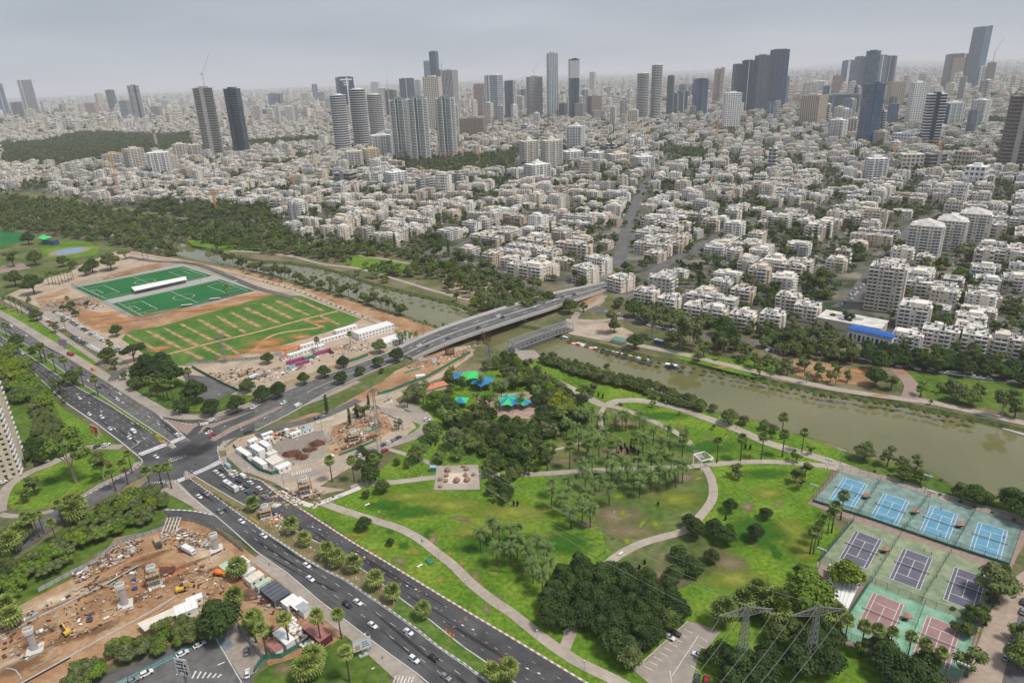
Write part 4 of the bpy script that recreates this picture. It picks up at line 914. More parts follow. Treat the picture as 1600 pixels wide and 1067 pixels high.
# vegetation lists
DK, MD, OL, GY, BR, YL = 0.05, 0.25, 0.42, 0.6, 0.8, 0.97
area([(838,920),(868,898),(905,893),(930,905),(960,893),(990,918),(1030,935),(1068,958),(1072,985),(1035,1000),(1000,1035),(960,1040),(935,1015),(940,985),(895,995),(850,985)], 7.0,['dense'], 1.0, 1.3, .0, .2)
for a in((985,1020,45,.5,'dense'),(1045,965,44,.3,'dense'),(1088,822,36,DK,'dense'),(1078,812,26,DK,'dense'),(1115,820,30,DK,'dense'),(1135,832,34,.15,'dense'),(1012,897,32,.2,'dense'),(1060,860,28,.2,'dense'),(1075,878,36,.15,'dense'),(1088,885,30,.2,'dense'),(1052,895,38,.2,'dense'),(1045,912,30,.2,'dense'),(1113,866,26,.12,'dense'),(1182,828,32,DK,'dense'),(1197,800,22,DK,'dense'),(1142,787,26,.12,'dense'),(1040,925,18,.2,'dense'),
(568,815,27,.15,'dense'),(610,845,15,.1,'dense'),(572,770,15,.25,'dense'),(597,757,25,.25,'dense'),(578,738,32,.15,'dense'),(585,712,26,.2,'dense'),(620,720,13,.3,'dense'),(636,725,13,.3,'dense'),(652,703,34,.7,'dense'),(687,711,24,.75,'dense'),(715,706,24,.75,'dense'),(675,670,34,.7,'dense'),(710,680,38,.6,'dense'),(735,690,30,.7,'dense'),(622,662,18,.6,'loose'),
(680,620,34,.8,'dense'),(700,630,34,.25,'dense'),(645,610,30,.6,'dense'),(660,605,26,.6,'loose'),(568,640,24,.6,'loose'),(558,640,18,.3,'loose'),

(105,708,58,.75,'tall'),(155,725,34,.4,'tall'),(50,755,34,.5,'loose'),(38,770,26,.7,'loose'),(92,600,28,.4,'loose'),(100,622,14,.5,'loose'),
(110,587,26,.3,'dense'),(20,850,26,.45,'loose'),(5,835,30,.45,'loose'),

(206,548,42,DK,'flat'),(228,571,50,DK,'dense'),(262,580,48,.1,'dense'),(250,560,30,.1,'dense'),(303,607,42,.12,'dense'),(328,633,30,.1,'dense'),(368,628,30,.15,'dense'),(193,585,16,.4,'loose'),(210,596,24,.3,'dense'),(283,630,28,.2,'dense'),(180,514,20,.2,'dense'),(178,566,20,.4,'loose'),(167,551,28,.3,'dense'),(84,510,18,.5,'loose'),(55,490,20,.3,'dense'),(110,476,14,.2,'dense'),(97,480,11,.2,'dense'),(117,488,12,.2,'dense'),(135,474,13,.5,'loose'),(24,530,24,.2,'dense'),(50,545,14,.2,'dense'),(48,440,40,.2,'dense'),(20,432,26,.25,'dense'),(42,370,20,.1,'dense'),(52,400,24,.3,'dense'),(97,406,18,.3,'dense'),(113,412,14,.3,'dense'),(142,412,24,.2,'dense'),(170,405,28,.5,'dense'),(194,396,22,.8,'flat'),(132,420,18,.2,'dense'),(17,402,24,.3,'loose'),
(474,589,22,.15,'dense'),(506,578,22,.2,'dense'),(535,563,21,.1,'dense'),(532,588,22,.1,'dense'),(562,577,18,.2,'dense'),(590,563,20,.25,'dense'),(619,552,24,.05,'dense'),(433,606,28,.05,'dense'),(408,612,28,.1,'dense'),(596,578,10,.25,'dense'),(592,538,24,.65,'dense'),(417,557,20,.2,'dense'),(385,600,24,.3,'dense'),

(1265,922,80,.78,'dense'),(1325,893,56,.85,'dense'),(1562,905,60,.65,'dense'),(1518,1030,58,.65,'loose'),(1250,890,30,.3,'loose'),(1352,1008,34,.4,'loose'),(1598,985,40,.7,'loose'),(1598,1020,50,.7,'dense'),(1100,1020,22,.4,'loose'),
(1160,1035,60,.1,'dense'),(1130,1020,50,.1,'dense'),(1200,1020,50,.1,'dense'),(1190,1045,60,.05,'dense'),(1145,1060,50,.1,'dense'),(1270,1000,64,.1,'dense'),(1290,1025,60,.05,'dense'),(1250,1030,60,.1,'dense'),(1300,990,44,.15,'dense'),(1285,975,40,.2,'dense'),(1395,1030,60,.1,'dense'),(1430,1050,60,.1,'dense'),(1380,1005,44,.2,'dense'),(1450,1030,44,.2,'dense'),(1410,1070,60,.05,'dense'),(1465,1070,50,.15,'dense'),(1215,985,40,.3,'dense'),(1240,975,30,.4,'dense'),
(1352,702,32,.65,'dense'),(1390,710,34,.55,'loose'),(1410,722,26,.5,'loose'),(1435,720,24,.5,'loose'),(1415,735,30,.3,'dense'),(1440,742,28,.4,'dense'),(1585,775,44,.2,'dense'),(1610,790,50,.2,'dense'),(1505,765,32,.3,'dense'),(1525,770,36,.2,'dense'),(1540,775,26,.25,'dense'),(1245,740,28,.45,'loose'),(1260,730,26,.55,'loose'),(1250,755,20,.5,'loose'),(1245,712,20,.8,'loose'),(1150,732,24,.5,'loose'),(1155,742,16,.6,'loose'),(1268,702,16,.6,'loose'),(1140,648,28,.65,'dense'),(1163,654,18,.55,'dense'),(1195,662,18,.5,'dense'),(1210,668,16,.6,'dense'),(1115,666,10,.7,'loose'),(1062,645,8,.7,'loose'),(1020,630,12,.7,'loose'),(970,630,8,.7,'shrub'),(824,567,18,.6,'tall'),(858,590,12,.6,'loose'),(926,607,24,.5,'loose'),(910,612,26,.4,'loose'),
(340,962,70,.12,'dense'),(322,980,40,.2,'dense'),(300,985,36,.5,'dense'),(420,985,20,.3,'loose'),

(955,500,26,.5,'tall'),(960,508,20,.3,'dense'),(990,480,26,.25,'dense'),(1010,488,30,.5,'dense'),(1020,500,34,.55,'tall'),(993,530,26,.2,'dense'),(1066,510,40,.65,'tall'),(1085,520,36,.6,'tall'),(1050,495,30,.65,'dense'),(1105,498,26,.5,'dense'),(1130,505,34,.2,'dense'),(1145,520,30,.15,'dense'),(1128,530,28,.1,'dense'),(1100,545,24,.5,'loose'),(1165,545,26,.4,'loose'),(1180,560,26,.45,'loose'),(1153,560,12,.3,'shrub'),(890,475,26,.3,'dense'),(912,478,16,.5,'loose'),(858,462,22,.3,'dense'),(830,455,24,.5,'dense'),
(1215,568,24,.55,'loose'),(1232,572,24,.6,'loose'),(1280,575,26,.45,'loose'),(1305,572,18,.4,'loose'),(1376,560,36,.15,'dense'),(1370,585,34,.15,'dense'),(1395,595,26,.75,'loose'),(1441,605,24,.8,'loose'),(1500,610,34,.6,'dense'),(1520,618,30,.7,'dense'),(1530,608,26,.5,'loose'),(1490,600,24,.5,'dense'),(1572,625,34,.5,'tall'),(1590,635,30,.5,'loose'),(1455,627,10,.3,'loose'),(1470,605,16,.75,'loose')):
 T1(*a)
PLAY = [[(708,578),(780,578),(785,632),(705,632)],[(706,625),(738,625),(738,655),(706,655)],[(772,612),(836,612),(836,668),(772,668)],[(660,600),(695,600),(695,622),(660,622)],[(678,725),(752,725),(752,768),(678,768)]]
area([(700,590),(740,582),(800,590),(850,600),(905,628),(925,648),(905,665),(880,680),(862,690),(840,690),(760,690),(735,680),(700,650),(690,625)], 7.5,['dense','dense','flat','loose'], .75, 1.1, .02, .6, avoid=PLAY)
area([(690,640),(740,640),(770,655),(850,650),(870,665),(860,720),(810,720),(770,700),(740,700),(690,660)], 7,['dense'], .7, 1.0, 0, .4, avoid=PLAY)
area([(755,700),(800,690),(850,705),(858,730),(830,745),(800,760),(790,790),(762,785),(755,755),(752,720)], 6,['loose','dense'], .6, .85, .12, .5, avoid=PLAY)
area([(775,562),(800,560),(840,585),(895,615),(905,640),(870,640),(820,600),(780,590),(700,590),(700,582),(760,578)], 6.5,['dense','dense','loose'], .7, 1.0, .1, .95, avoid=PLAY)
for x, y in((868,630),(880,625),(890,632),(872,620)):T1(x, y, 24, .97, 'dense')
rowof([(838,566),(865,572),(900,586),(950,600),(1000,612),(1040,628),(1100,645)], 2.6,['dense'], .55, .8, .2, .7, .5)
rowof([(848,564),(900,580),(960,596),(1010,606),(1060,624),(1110,642)], 2.6,['dense'], .6, .85, .2, .7, .5)
rowof([(842,558),(880,568),(930,584),(980,600),(1050,620),(1100,638)], 3.0,['dense','loose'], .5, .8, .2, .6, .5)
rowof([(1490,762),(1520,775),(1555,785)], 3.5,['dense'], .5, .7, .15, .3, .3); rowof([(1430,735),(1470,752)], 3.5,['dense','shrub'], .4, .6, .2, .6)
rowof([(930,545),(1017,567),(1145,590),(1200,602),(1300,622),(1400,636),(1450,647),(1530,664)], 2.4,['shrub'], .8, 1.3, .3, .8, .5)
rowof([(400,411),(500,422),(600,453),(712,480),(740,490)], 3,['shrub'], 1.0, 1.6, .3, .8, .5)
rowof([(640,497),(700,518),(735,530)], 5,['shrub','loose'], .5, .9, .4, .7, .5)
rowof([(-20,340),(80,350),(200,376),(270,398)], 8,['tall','dense'], .8, 1.2, .25, .5, .5)
area([(-120,300),(0,308),(120,320),(240,343),(300,352),(310,366),(280,380),(230,372),(150,356),(60,342),(-120,335)], 10,['tall','dense','flat','loose'], .8, 1.3, .15, .8, prob=.8)
area([(-100,345),(60,350),(150,366),(230,384),(280,400),(262,404),(180,384),(90,370),(0,360)], 10,['tall','dense'], .9, 1.25, .2, .75, prob=.85)
rowof([(330,402),(352,409),(400,424),(450,434),(480,446),(520,456),(560,470),(600,486),(635,496)], 6.0,['tall','dense','tall'], .9, 1.25, .35, .6, .35)
rowof([(340,410),(400,430),(470,448),(540,468)], 13,['tall','loose'], .7, 1.0, .35, .6, .3)
rowof([(400,437),(462,454),(525,479),(575,499)], 7,['shrub'], .5, .7, .2, .4, .05)
area([(1040,545),(1140,560),(1200,570),(1240,580),(1190,590),(1100,568)], 12,['loose','tall','dense'], .8, 1.1, .3, .8, prob=.6)
area([(1215,570),(1330,590),(1360,602),(1290,600),(1215,585)], 9,['loose','tall','loose'], .75, 1.1, .35, .7, prob=.8)
area([(285,350),(440,352),(470,380),(560,384),(640,395),(700,416),(800,440),(850,456),(850,488),(800,492),(740,484),(690,460),(640,448),(590,440),(520,418),(450,402),(370,392),(290,374)], 9,['dense','tall','flat','loose','dense'], .85, 1.3, .15, .8, prob=.8, avoid=[[(530,398),(640,405),(640,420),(560,418)],[(600,432),(700,440),(700,462),(640,450)],[(440,396),(560,418),(740,468),(740,476),(560,428),(440,402)]])
area([(1185,520),(1240,522),(1290,540),(1345,560),(1340,572),(1240,560),(1190,545)], 8.5,['dense','dense','tall'], .95, 1.3, .15, .6)
area([(1330,545),(1400,552),(1600,582),(1740,610),(1740,632),(1600,604),(1500,592),(1420,578),(1350,568)], 8.0,['dense'], 1.0, 1.3, .02, .22, prob=.85)
area([(1430,556),(1600,578),(1740,604),(1740,612),(1600,586),(1430,564)], 7,['dense'], .8, 1.0, .05, .3)
area([(960,470),(1040,490),(1180,515),(1185,528),(1040,502),(960,482)], 8,['dense','loose','tall'], .65, 1.0, .1, .6)
area([(1040,520),(1180,548),(1180,566),(1110,556),(1050,540)], 10,['loose','tall','dense'], .85, 1.15, .3, .75)
area([(-60,545),(20,552),(50,585),(75,620),(85,640),(60,650),(20,625),(-60,590)], 8,['dense','flat'], .9, 1.3, .6, .95)
area([(50,610),(80,640),(98,668),(96,690),(75,700),(50,680),(50,640)], 4.2,['dense'], .45, .6, .5, .75)
area([(40,690),(80,700),(75,722),(30,735),(0,745),(-40,760),(-40,735),(0,725)], 5.5,['dense'], .6, .8, .05, .2)
area([(150,812),(180,785),(225,765),(258,772),(262,800),(235,825),(180,838),(140,858),(100,890),(60,920),(20,950),(-60,985),(-60,935),(0,915),(50,880),(100,850)], 5.6,['dense','flat','flat'], .6, .85, .5, .9)
area([(-60,890),(0,872),(30,880),(0,930),(-60,960)], 6,['dense'], .6, .9, .1, .4)
area([(95,1100),(130,1040),(180,1018),(215,1000),(260,990),(300,975),(330,975),(310,1000),(270,1015),(230,1030),(180,1050),(130,1090)], 5.5,['dense','flat'], .65, .9, .3, .85)
area([(560,735),(590,745),(580,700),(560,700)], 6,['dense'], .5, .7, .1, .3)
area([(1480,950),(1540,930),(1560,900),(1575,905),(1555,950),(1520,1000),(1490,1000)], 5,['shrub','dense'], .5, .8, .1, .3)
rowof([(1530,985),(1555,930),(1570,890)], 4,['dense','shrub'], .4, .6, .1, .4)
rowof([(1345,730),(1420,755),(1500,785),(1590,815)], 6,['shrub'], .4, .6, .1, .4, .05)
for pts in([(170,636),(200,655),(225,672)],[(330,770),(360,790),(385,800)]):rowof(pts, 2.0,['shrub'], .35, .5, .2, .6, .2)
rowof([(215,662),(240,680),(252,688)], 2.0,['shrub'], .4, .55, .8, 1.0, .2)
for x, y, d in((509,628,9),(575,626,7),(557,640,7),(545,648,8),(640,365,6),(700,385,7),(1094,425,12),(1265,370,12),(1275,365,12),(1295,358,8),(1330,352,9),(935,395,9),(1082,358,8),(860,355,7),(616,372,7),(565,345,6)):T1(x, y, d, .08, 'cypress')
# palms. crown centres read off the survey photograph
def palm(kind, L_, ox, oy, k, tint, s=1.0):
 for q in L_:
  x, y = ox+q[0]/k, oy+q[1]/k; h = TMESH[(kind,0)][2]; ss = s*random.uniform(.9, 1.1)
  tree_at(G(x,y,h*ss), kind, ss*(1.15 if kind=='date' else 1.2), tint+random.uniform(-.1,.1))
palm('date',[(420,425),(465,435),(500,405),(535,455),(580,440),(650,460),(690,430),(715,450),(800,440),(825,490),(885,535),(975,520),(1085,545),(340,490),(400,520),(500,540),(575,550),(415,570),(470,590),(545,605),(655,600),(820,580),(930,600),(940,650),(905,700),(500,710),(595,715),(790,720),(440,745),(625,760),(725,760),(820,775),(1045,740),(1030,790),(970,805),(920,780),(665,810),(765,820),(870,820),(800,860),(550,820),(515,850),(460,800),(350,850),(250,860),(245,920),(350,920),(610,900),(470,930),(320,970),(410,975),(440,1010),(490,1030),(365,1050),(690,720),(870,700),(985,620),(1000,700),(1070,760)], 800, 540, 4, .3)
palm('date',[(1400,140),(1475,70),(1520,110),(1505,230),(1590,230),(1590,120)], 400, 800, 4, .3); palm('date',[(35,100),(30,180),(160,190),(215,245),(100,280),(235,320),(130,340),(190,400),(375,10),(490,0),(90,230)], 800, 800, 4, .3)
palm('date',[(940,310),(1040,290),(1165,420),(1200,440),(1265,440),(1380,320),(1400,210),(1480,250),(1290,210),(1500,370),(1530,250)], 400, 540, 4, .45); palm('date',[(40,210),(60,320),(155,280),(310,420)], 800, 540, 4, .5)
palm('date',[(245,180),(500,170),(430,190)], 1200, 540, 4, .3, .8); palm('date',[(30,110),(60,130),(20,150)], 1200, 540, 4, .6, .7); palm('date',[(890,790),(930,780),(960,790),(1000,780),(915,800)], 400, 327, 4, .3, .9)
palm('fan',[(1070,600),(1290,620),(1440,600),(1570,590),(765,620),(620,640),(480,630),(360,650),(95,650),(220,660),(595,150)], 800, 540, 4, .55)
palm('fan',[(95,470),(105,575),(225,560),(475,960),(420,1030),(985,60),(1060,90)], 1200, 540, 4, .6)
palm('squat',[(220,80),(300,165),(440,240),(500,285),(608,320),(745,420),(855,500),(1040,610),(1575,980),(1480,1000)], 400, 800, 4, .9); palm('squat',[(340,900)], 340, 640, 6.154, .9)
palm('fan',[(690,790),(770,755),(800,695),(918,805),(990,785),(1045,780),(240,30),(265,30),(325,85),(395,105),(500,170),(590,225)], 0, 540, 4, .7)
palm('fan',[(30,190),(95,190),(150,210),(205,240),(290,220),(305,200),(660,420),(400,690),(440,690),(40,470),(90,480),(700,190),(720,260),(1130,650),(1160,670)], 0, 440, 6.667, .55, .85)
palm('fan',[(290,420),(315,412),(335,415),(355,412),(375,410),(395,400),(415,398),(435,395),(445,385),(885,270),(915,265)], 0, 327, 4, .5, .9)
palm('fan',[(925,230),(965,240),(1005,240),(1030,250),(1065,260),(1175,175)], 0, 540, 4, .6)
palm('fan',[(80,60),(180,180),(400,80),(715,50),(915,30),(985,410)], 380, 960, 6.154, .85); palm('squat',[(670,420),(590,520),(650,500)], 380, 960, 6.154, .9, 1.15)
palm('fan',[(520,590),(600,590),(700,530),(220,690),(262,700),(300,700),(345,680),(460,750),(240,730)], 0, 690, 5.71, .75, .9); palm('squat',[(150,820),(90,900),(640,560),(690,580),(190,790),(660,620)], 0, 690, 5.71, .85, 1.3)
palm('fan',[(500,700),(600,740),(685,760),(780,770),(895,800),(985,850),(1080,900),(350,60),(330,100),(300,150),(280,140),(390,30)], 1200, 800, 4, .65, .85); palm('squat',[(50,560),(100,580),(30,620),(300,570),(340,590),(80,620),(120,550),(410,650)], 1200, 800, 4, .75, 1.4)
palm('squat',[(1530,500),(1450,560),(1320,620),(1560,560),(1500,540),(1590,520)], 800, 800, 4, .7, 1.3); palm('fan',[(460,735),(600,735),(735,725)], 400, 540, 4, .75)
palm('fan',[(380,825),(585,790)], 400, 327, 4, .6, .9); palm('squat',[(1480,350),(1465,530),(1580,680),(30,590),(60,660)], 0, 800, 4, .85, 1.1)
palm('date',[(1410,490),(1500,300)], 0, 327, 4, .4)
# city fill
TOWERS_XY = []
def city():
 out = []; CP = [[(G(*q).x,G(*q).y)for q in pl]for pl in(
[(0,258),(0,226),(60,222),(130,207),(250,212),(300,208),(305,232),(180,247),(90,262)],[(1318,410),(1345,385),(1375,370),(1420,366),(1445,392),(1405,412),(1385,425),(1345,440)],
[(610,252),(700,250),(800,238),(830,244),(800,262),(700,278),(620,276)],[(1228,440),(1285,428),(1330,455),(1300,475),(1230,465)],[(1040,238),(1110,236),(1110,248),(1045,250)],[(1030,290),(1080,288),(1085,300),(1035,304)],[(190,345),(330,347),(440,347),(430,330),(330,322),(240,318)],
[(1180,130),(1600,205),(1600,196),(1180,122)],[(380,222),(500,215),(500,224),(380,234)],[(640,395),(760,400),(760,385),(660,372)])]
 SL = [[(G(*q).x,G(*q).y)for q in pl]for pl in([(965,420),(985,340),(1000,305),(1020,270),(1040,243)],[(1010,430),(1100,380),(1180,345),(1260,320)],[(1325,480),(1350,440),(1400,380),(1440,340)],[(700,392),(850,330),(980,290)],[(480,360),(600,318),(700,290)],[(560,384),(640,396),(700,418),(760,436),(850,452)],[(945,462),(930,475),(905,490)],[(925,480),(960,492),(1010,505),(1080,520),(1160,534),(1250,548),(1350,563),(1450,577),(1600,598)])]
 def near_line(x, y, d):
  for P in SL:
   for i in range(len(P)-1):
    ax, ay = P[i]; bx, by = P[i+1]; dx, dy = bx-ax, by-ay; t = max(0, min(1,((x-ax)*dx+(y-ay)*dy)/(dx*dx+dy*dy)))
    if math.hypot(x-ax-t*dx, y-ay-t*dy)<d:return True
  return False
 rnd = random.Random(99); used = set(); STC = []
 for zone, az, X0, X1, Y0, Y1 in(('a',36,-1500,1500,-1500,1600),('b',19,-4200,4200,200,4600)):
  a = R(-az); ca, sa = math.cos(a), math.sin(a); cw_, cd = 25.0, 23.5; ni = int((X1-X0)/cw_); nj = int((Y1-Y0)/cd)
  for i in range(ni):
   for j in range(nj):
    if(zone, i, j)in used:continue
    street = (i+(j//9)*2)%5==4
    u = X0+i*cw_+rnd.uniform(-4, 4); v = Y0+j*cd+(j//3)*4+rnd.uniform(-4, 4)
    x = u*ca-v*sa; y = u*sa+v*ca
    bz = y<1150+.15*x
    if(zone=='a')!=bz or y>4300:continue
    if not inframe((x,y,0), 60):continue
    if not inpoly(x, y, citypoly):continue
    inpark = any(inpoly(x,y,q)for q in CP)
    if near_line(x, y, 15):
     if rnd.random()<.5 and not near_line(x, y, 8):tree_at(Vector((x,y,0)), rnd.choice(['dense','flat']), rnd.uniform(.8,1.1), rnd.uniform(.05,.5))
     continue
    tw = next((t for t in TOWERS_XY if math.hypot(x-t[0],y-t[1])<t[2]+13), None)
    if inpark or tw:
     if inpark or rnd.random()<.6:
      for _ in range((4 if y>1300 else 9)if inpark else 2):tree_at(Vector((x+rnd.uniform(-13,13),y+rnd.uniform(-12,12),0)), rnd.choice(['dense','tall','flat','dense']), rnd.uniform(.8,1.3), rnd.uniform(.05,.6))
     continue
    if street:
     for _ in range(3):
      if y<1900:STC.append((x+ca*rnd.choice((-3.5,3.5))-sa*rnd.uniform(-12,12),y+sa*rnd.choice((-3.5,3.5))+ca*rnd.uniform(-12,12),.1,a+1.57,1,1,1,rnd.randrange(4),0))
     for _ in range(4):
      if rnd.random()<.8:tree_at(Vector((x+ca*rnd.choice((-7,7))-sa*rnd.uniform(-13,13),y+sa*rnd.choice((-7,7))+ca*rnd.uniform(-13,13),0)), rnd.choice(['dense','flat','loose']), rnd.uniform(.6,1.0), min(1,max(0,rnd.gauss(.28,.2))))
     continue
    big = math.sin(x*.004+1)*math.sin(y*.0031)+.35*math.sin(x*.011+y*.007)
    gr = math.sin(x*.021+y*.013)*math.sin(y*.017-x*.009)+rnd.uniform(-.25, .25)
    if gr>.62 or rnd.random()<.06:
     for _ in range(4):tree_at(Vector((x+rnd.uniform(-11,11),y+rnd.uniform(-10,10),0)), rnd.choice(['dense','dense','flat','tall']), rnd.uniform(.8,1.25), min(1,max(0,rnd.gauss(.35,.25))))
     continue
    if rnd.random()<(.93 if big>-.75 else .8):
     if rnd.random()<.2 and(i+1+(j//9)*2)%5!=4:
      vi = rnd.choice((6,9,3)); w = BLOCK[vi]['dim'][0]; used.add((zone,i+1,j)); out.append((x+ca*12,y+sa*12,0,a+rnd.choice((0,math.pi)),42/w,rnd.uniform(.95,1.15),rnd.uniform(.8,1.15),vi,min(.99,abs(rnd.gauss(.3,.3))))); continue
     r_ = rnd.random(); vi = rnd.choice((0,1,2,4,7,10,0,1,10))if r_<.74 else rnd.choice((3,5,5,11))if r_<.95 else rnd.choice((8,11))
     w, d, h = BLOCK[vi]['dim']; sx = min(1.2, 22.5/w)*rnd.uniform(.8, 1.06); sy = min(1.15, 21/d)*rnd.uniform(.8, 1.06); sz = rnd.uniform(.62, 1.12)*(1+.5*(rnd.random()<.1))
     tn = min(.999, max(0,rnd.gauss(.38,.28)if big<.5 else rnd.gauss(.5,.28)))
     out.append((x,y,0,a+rnd.choice((0,0,math.pi,math.pi,1.57))+rnd.uniform(-.06,.06),sx,sy,sz,vi,tn))
    for _ in range(4 if y<1200 else 3):
     if rnd.random()<.7:tree_at(Vector((x+rnd.choice((-1,1))*rnd.uniform(9.5,14),y+rnd.choice((-1,1))*rnd.uniform(8.5,13),0)), rnd.choice(['dense','dense','loose','flat','tall']), rnd.uniform(.7,1.3), min(1,max(0,rnd.gauss(.3,.2))))
 far = []; r = 4300.0
 while r<26000:
  sp = r*.0092; n_ = int(r*1.75/sp)
  for q in range(n_):
   an = (q/n_-.5)*1.75+rnd.uniform(-.3, .3)*sp/r; rr = r+rnd.uniform(-.5, .5)*sp; x, y = rr*math.sin(an), rr*math.cos(an)
   if y<3000 or not inframe((x,y,0), 40):continue
   dens = .5+.5*math.sin(x*.0009+2)*math.sin(y*.0006+x*.0003)
   if rnd.random()<.18+.35*(1-dens):
    if rnd.random()<.7:TREES.append([x,y,'dense',rnd.uniform(1.6,3.2)*(1+r/16000),rnd.uniform(.05,.35),0])
    continue
   s = 1.25+r/11000; tall = rnd.random()**5*(3.2 if dens>.4 else 1.5)
   vi = rnd.randrange(12); far.append((x,y,0,rnd.choice((0,1.57))+rnd.uniform(-.4,.4),s*rnd.uniform(.8,1.3),s*rnd.uniform(.8,1.2),rnd.uniform(.9,1.5)+tall,vi,rnd.random()*.75))
  r+=sp
 return out, far, STC
# towers
tg = {'blue':mat('blue_curtain_wall',(.025,.07,.14),(.05,.12,.21),.35,.05,3,spec=.5), 'dark':mat('dark_curtain_wall',(.008,.022,.048),(.02,.045,.085),.35,.06,3,spec=.4), 'green':mat('green_curtain_wall',(.04,.085,.085),(.08,.13,.13),.2,.05,3,spec=.6),
'grey':mat('grey_curtain_wall',(.11,.155,.20),(.19,.24,.29),.25,.05,3,spec=.6), 'shade':mat('recess_shade_and_glazing',(.05,.055,.06),(.13,.135,.14),.6,.3,3),  # last one: dark glazing, also the painted shade of recesses
'white':mat('tower_white',(.72,.72,.71),(.80,.80,.78),.7,.1), 'beige':mat('tower_beige',(.52,.46,.36),(.60,.54,.44),.8,.1), 'brown':mat('tower_brown',(.26,.20,.16),(.33,.26,.21),.8,.2), 'concrete':mat('tower_concrete',(.30,.29,.28),(.38,.37,.35),.85,.15),
'pink':mat('tower_pink_stone',(.38,.28,.24),(.44,.34,.30),.8,.1), 'yellow':mat('tower_yellow',(.62,.48,.26),(.68,.54,.32),.8,.1), 'cream':mat('tower_cream',(.64,.59,.48),(.70,.65,.55),.8,.1)}
TOWGROUP = 'towers of the city skyline'
def ringpts(n, a, b, ph=0, pw=1.0):
 out = []
 for i in range(n):
  t = 2*math.pi*i/n+ph; c, s = math.cos(t), math.sin(t)
  out.append((a*math.copysign(abs(c)**pw,c),b*math.copysign(abs(s)**pw,s)))
 return out
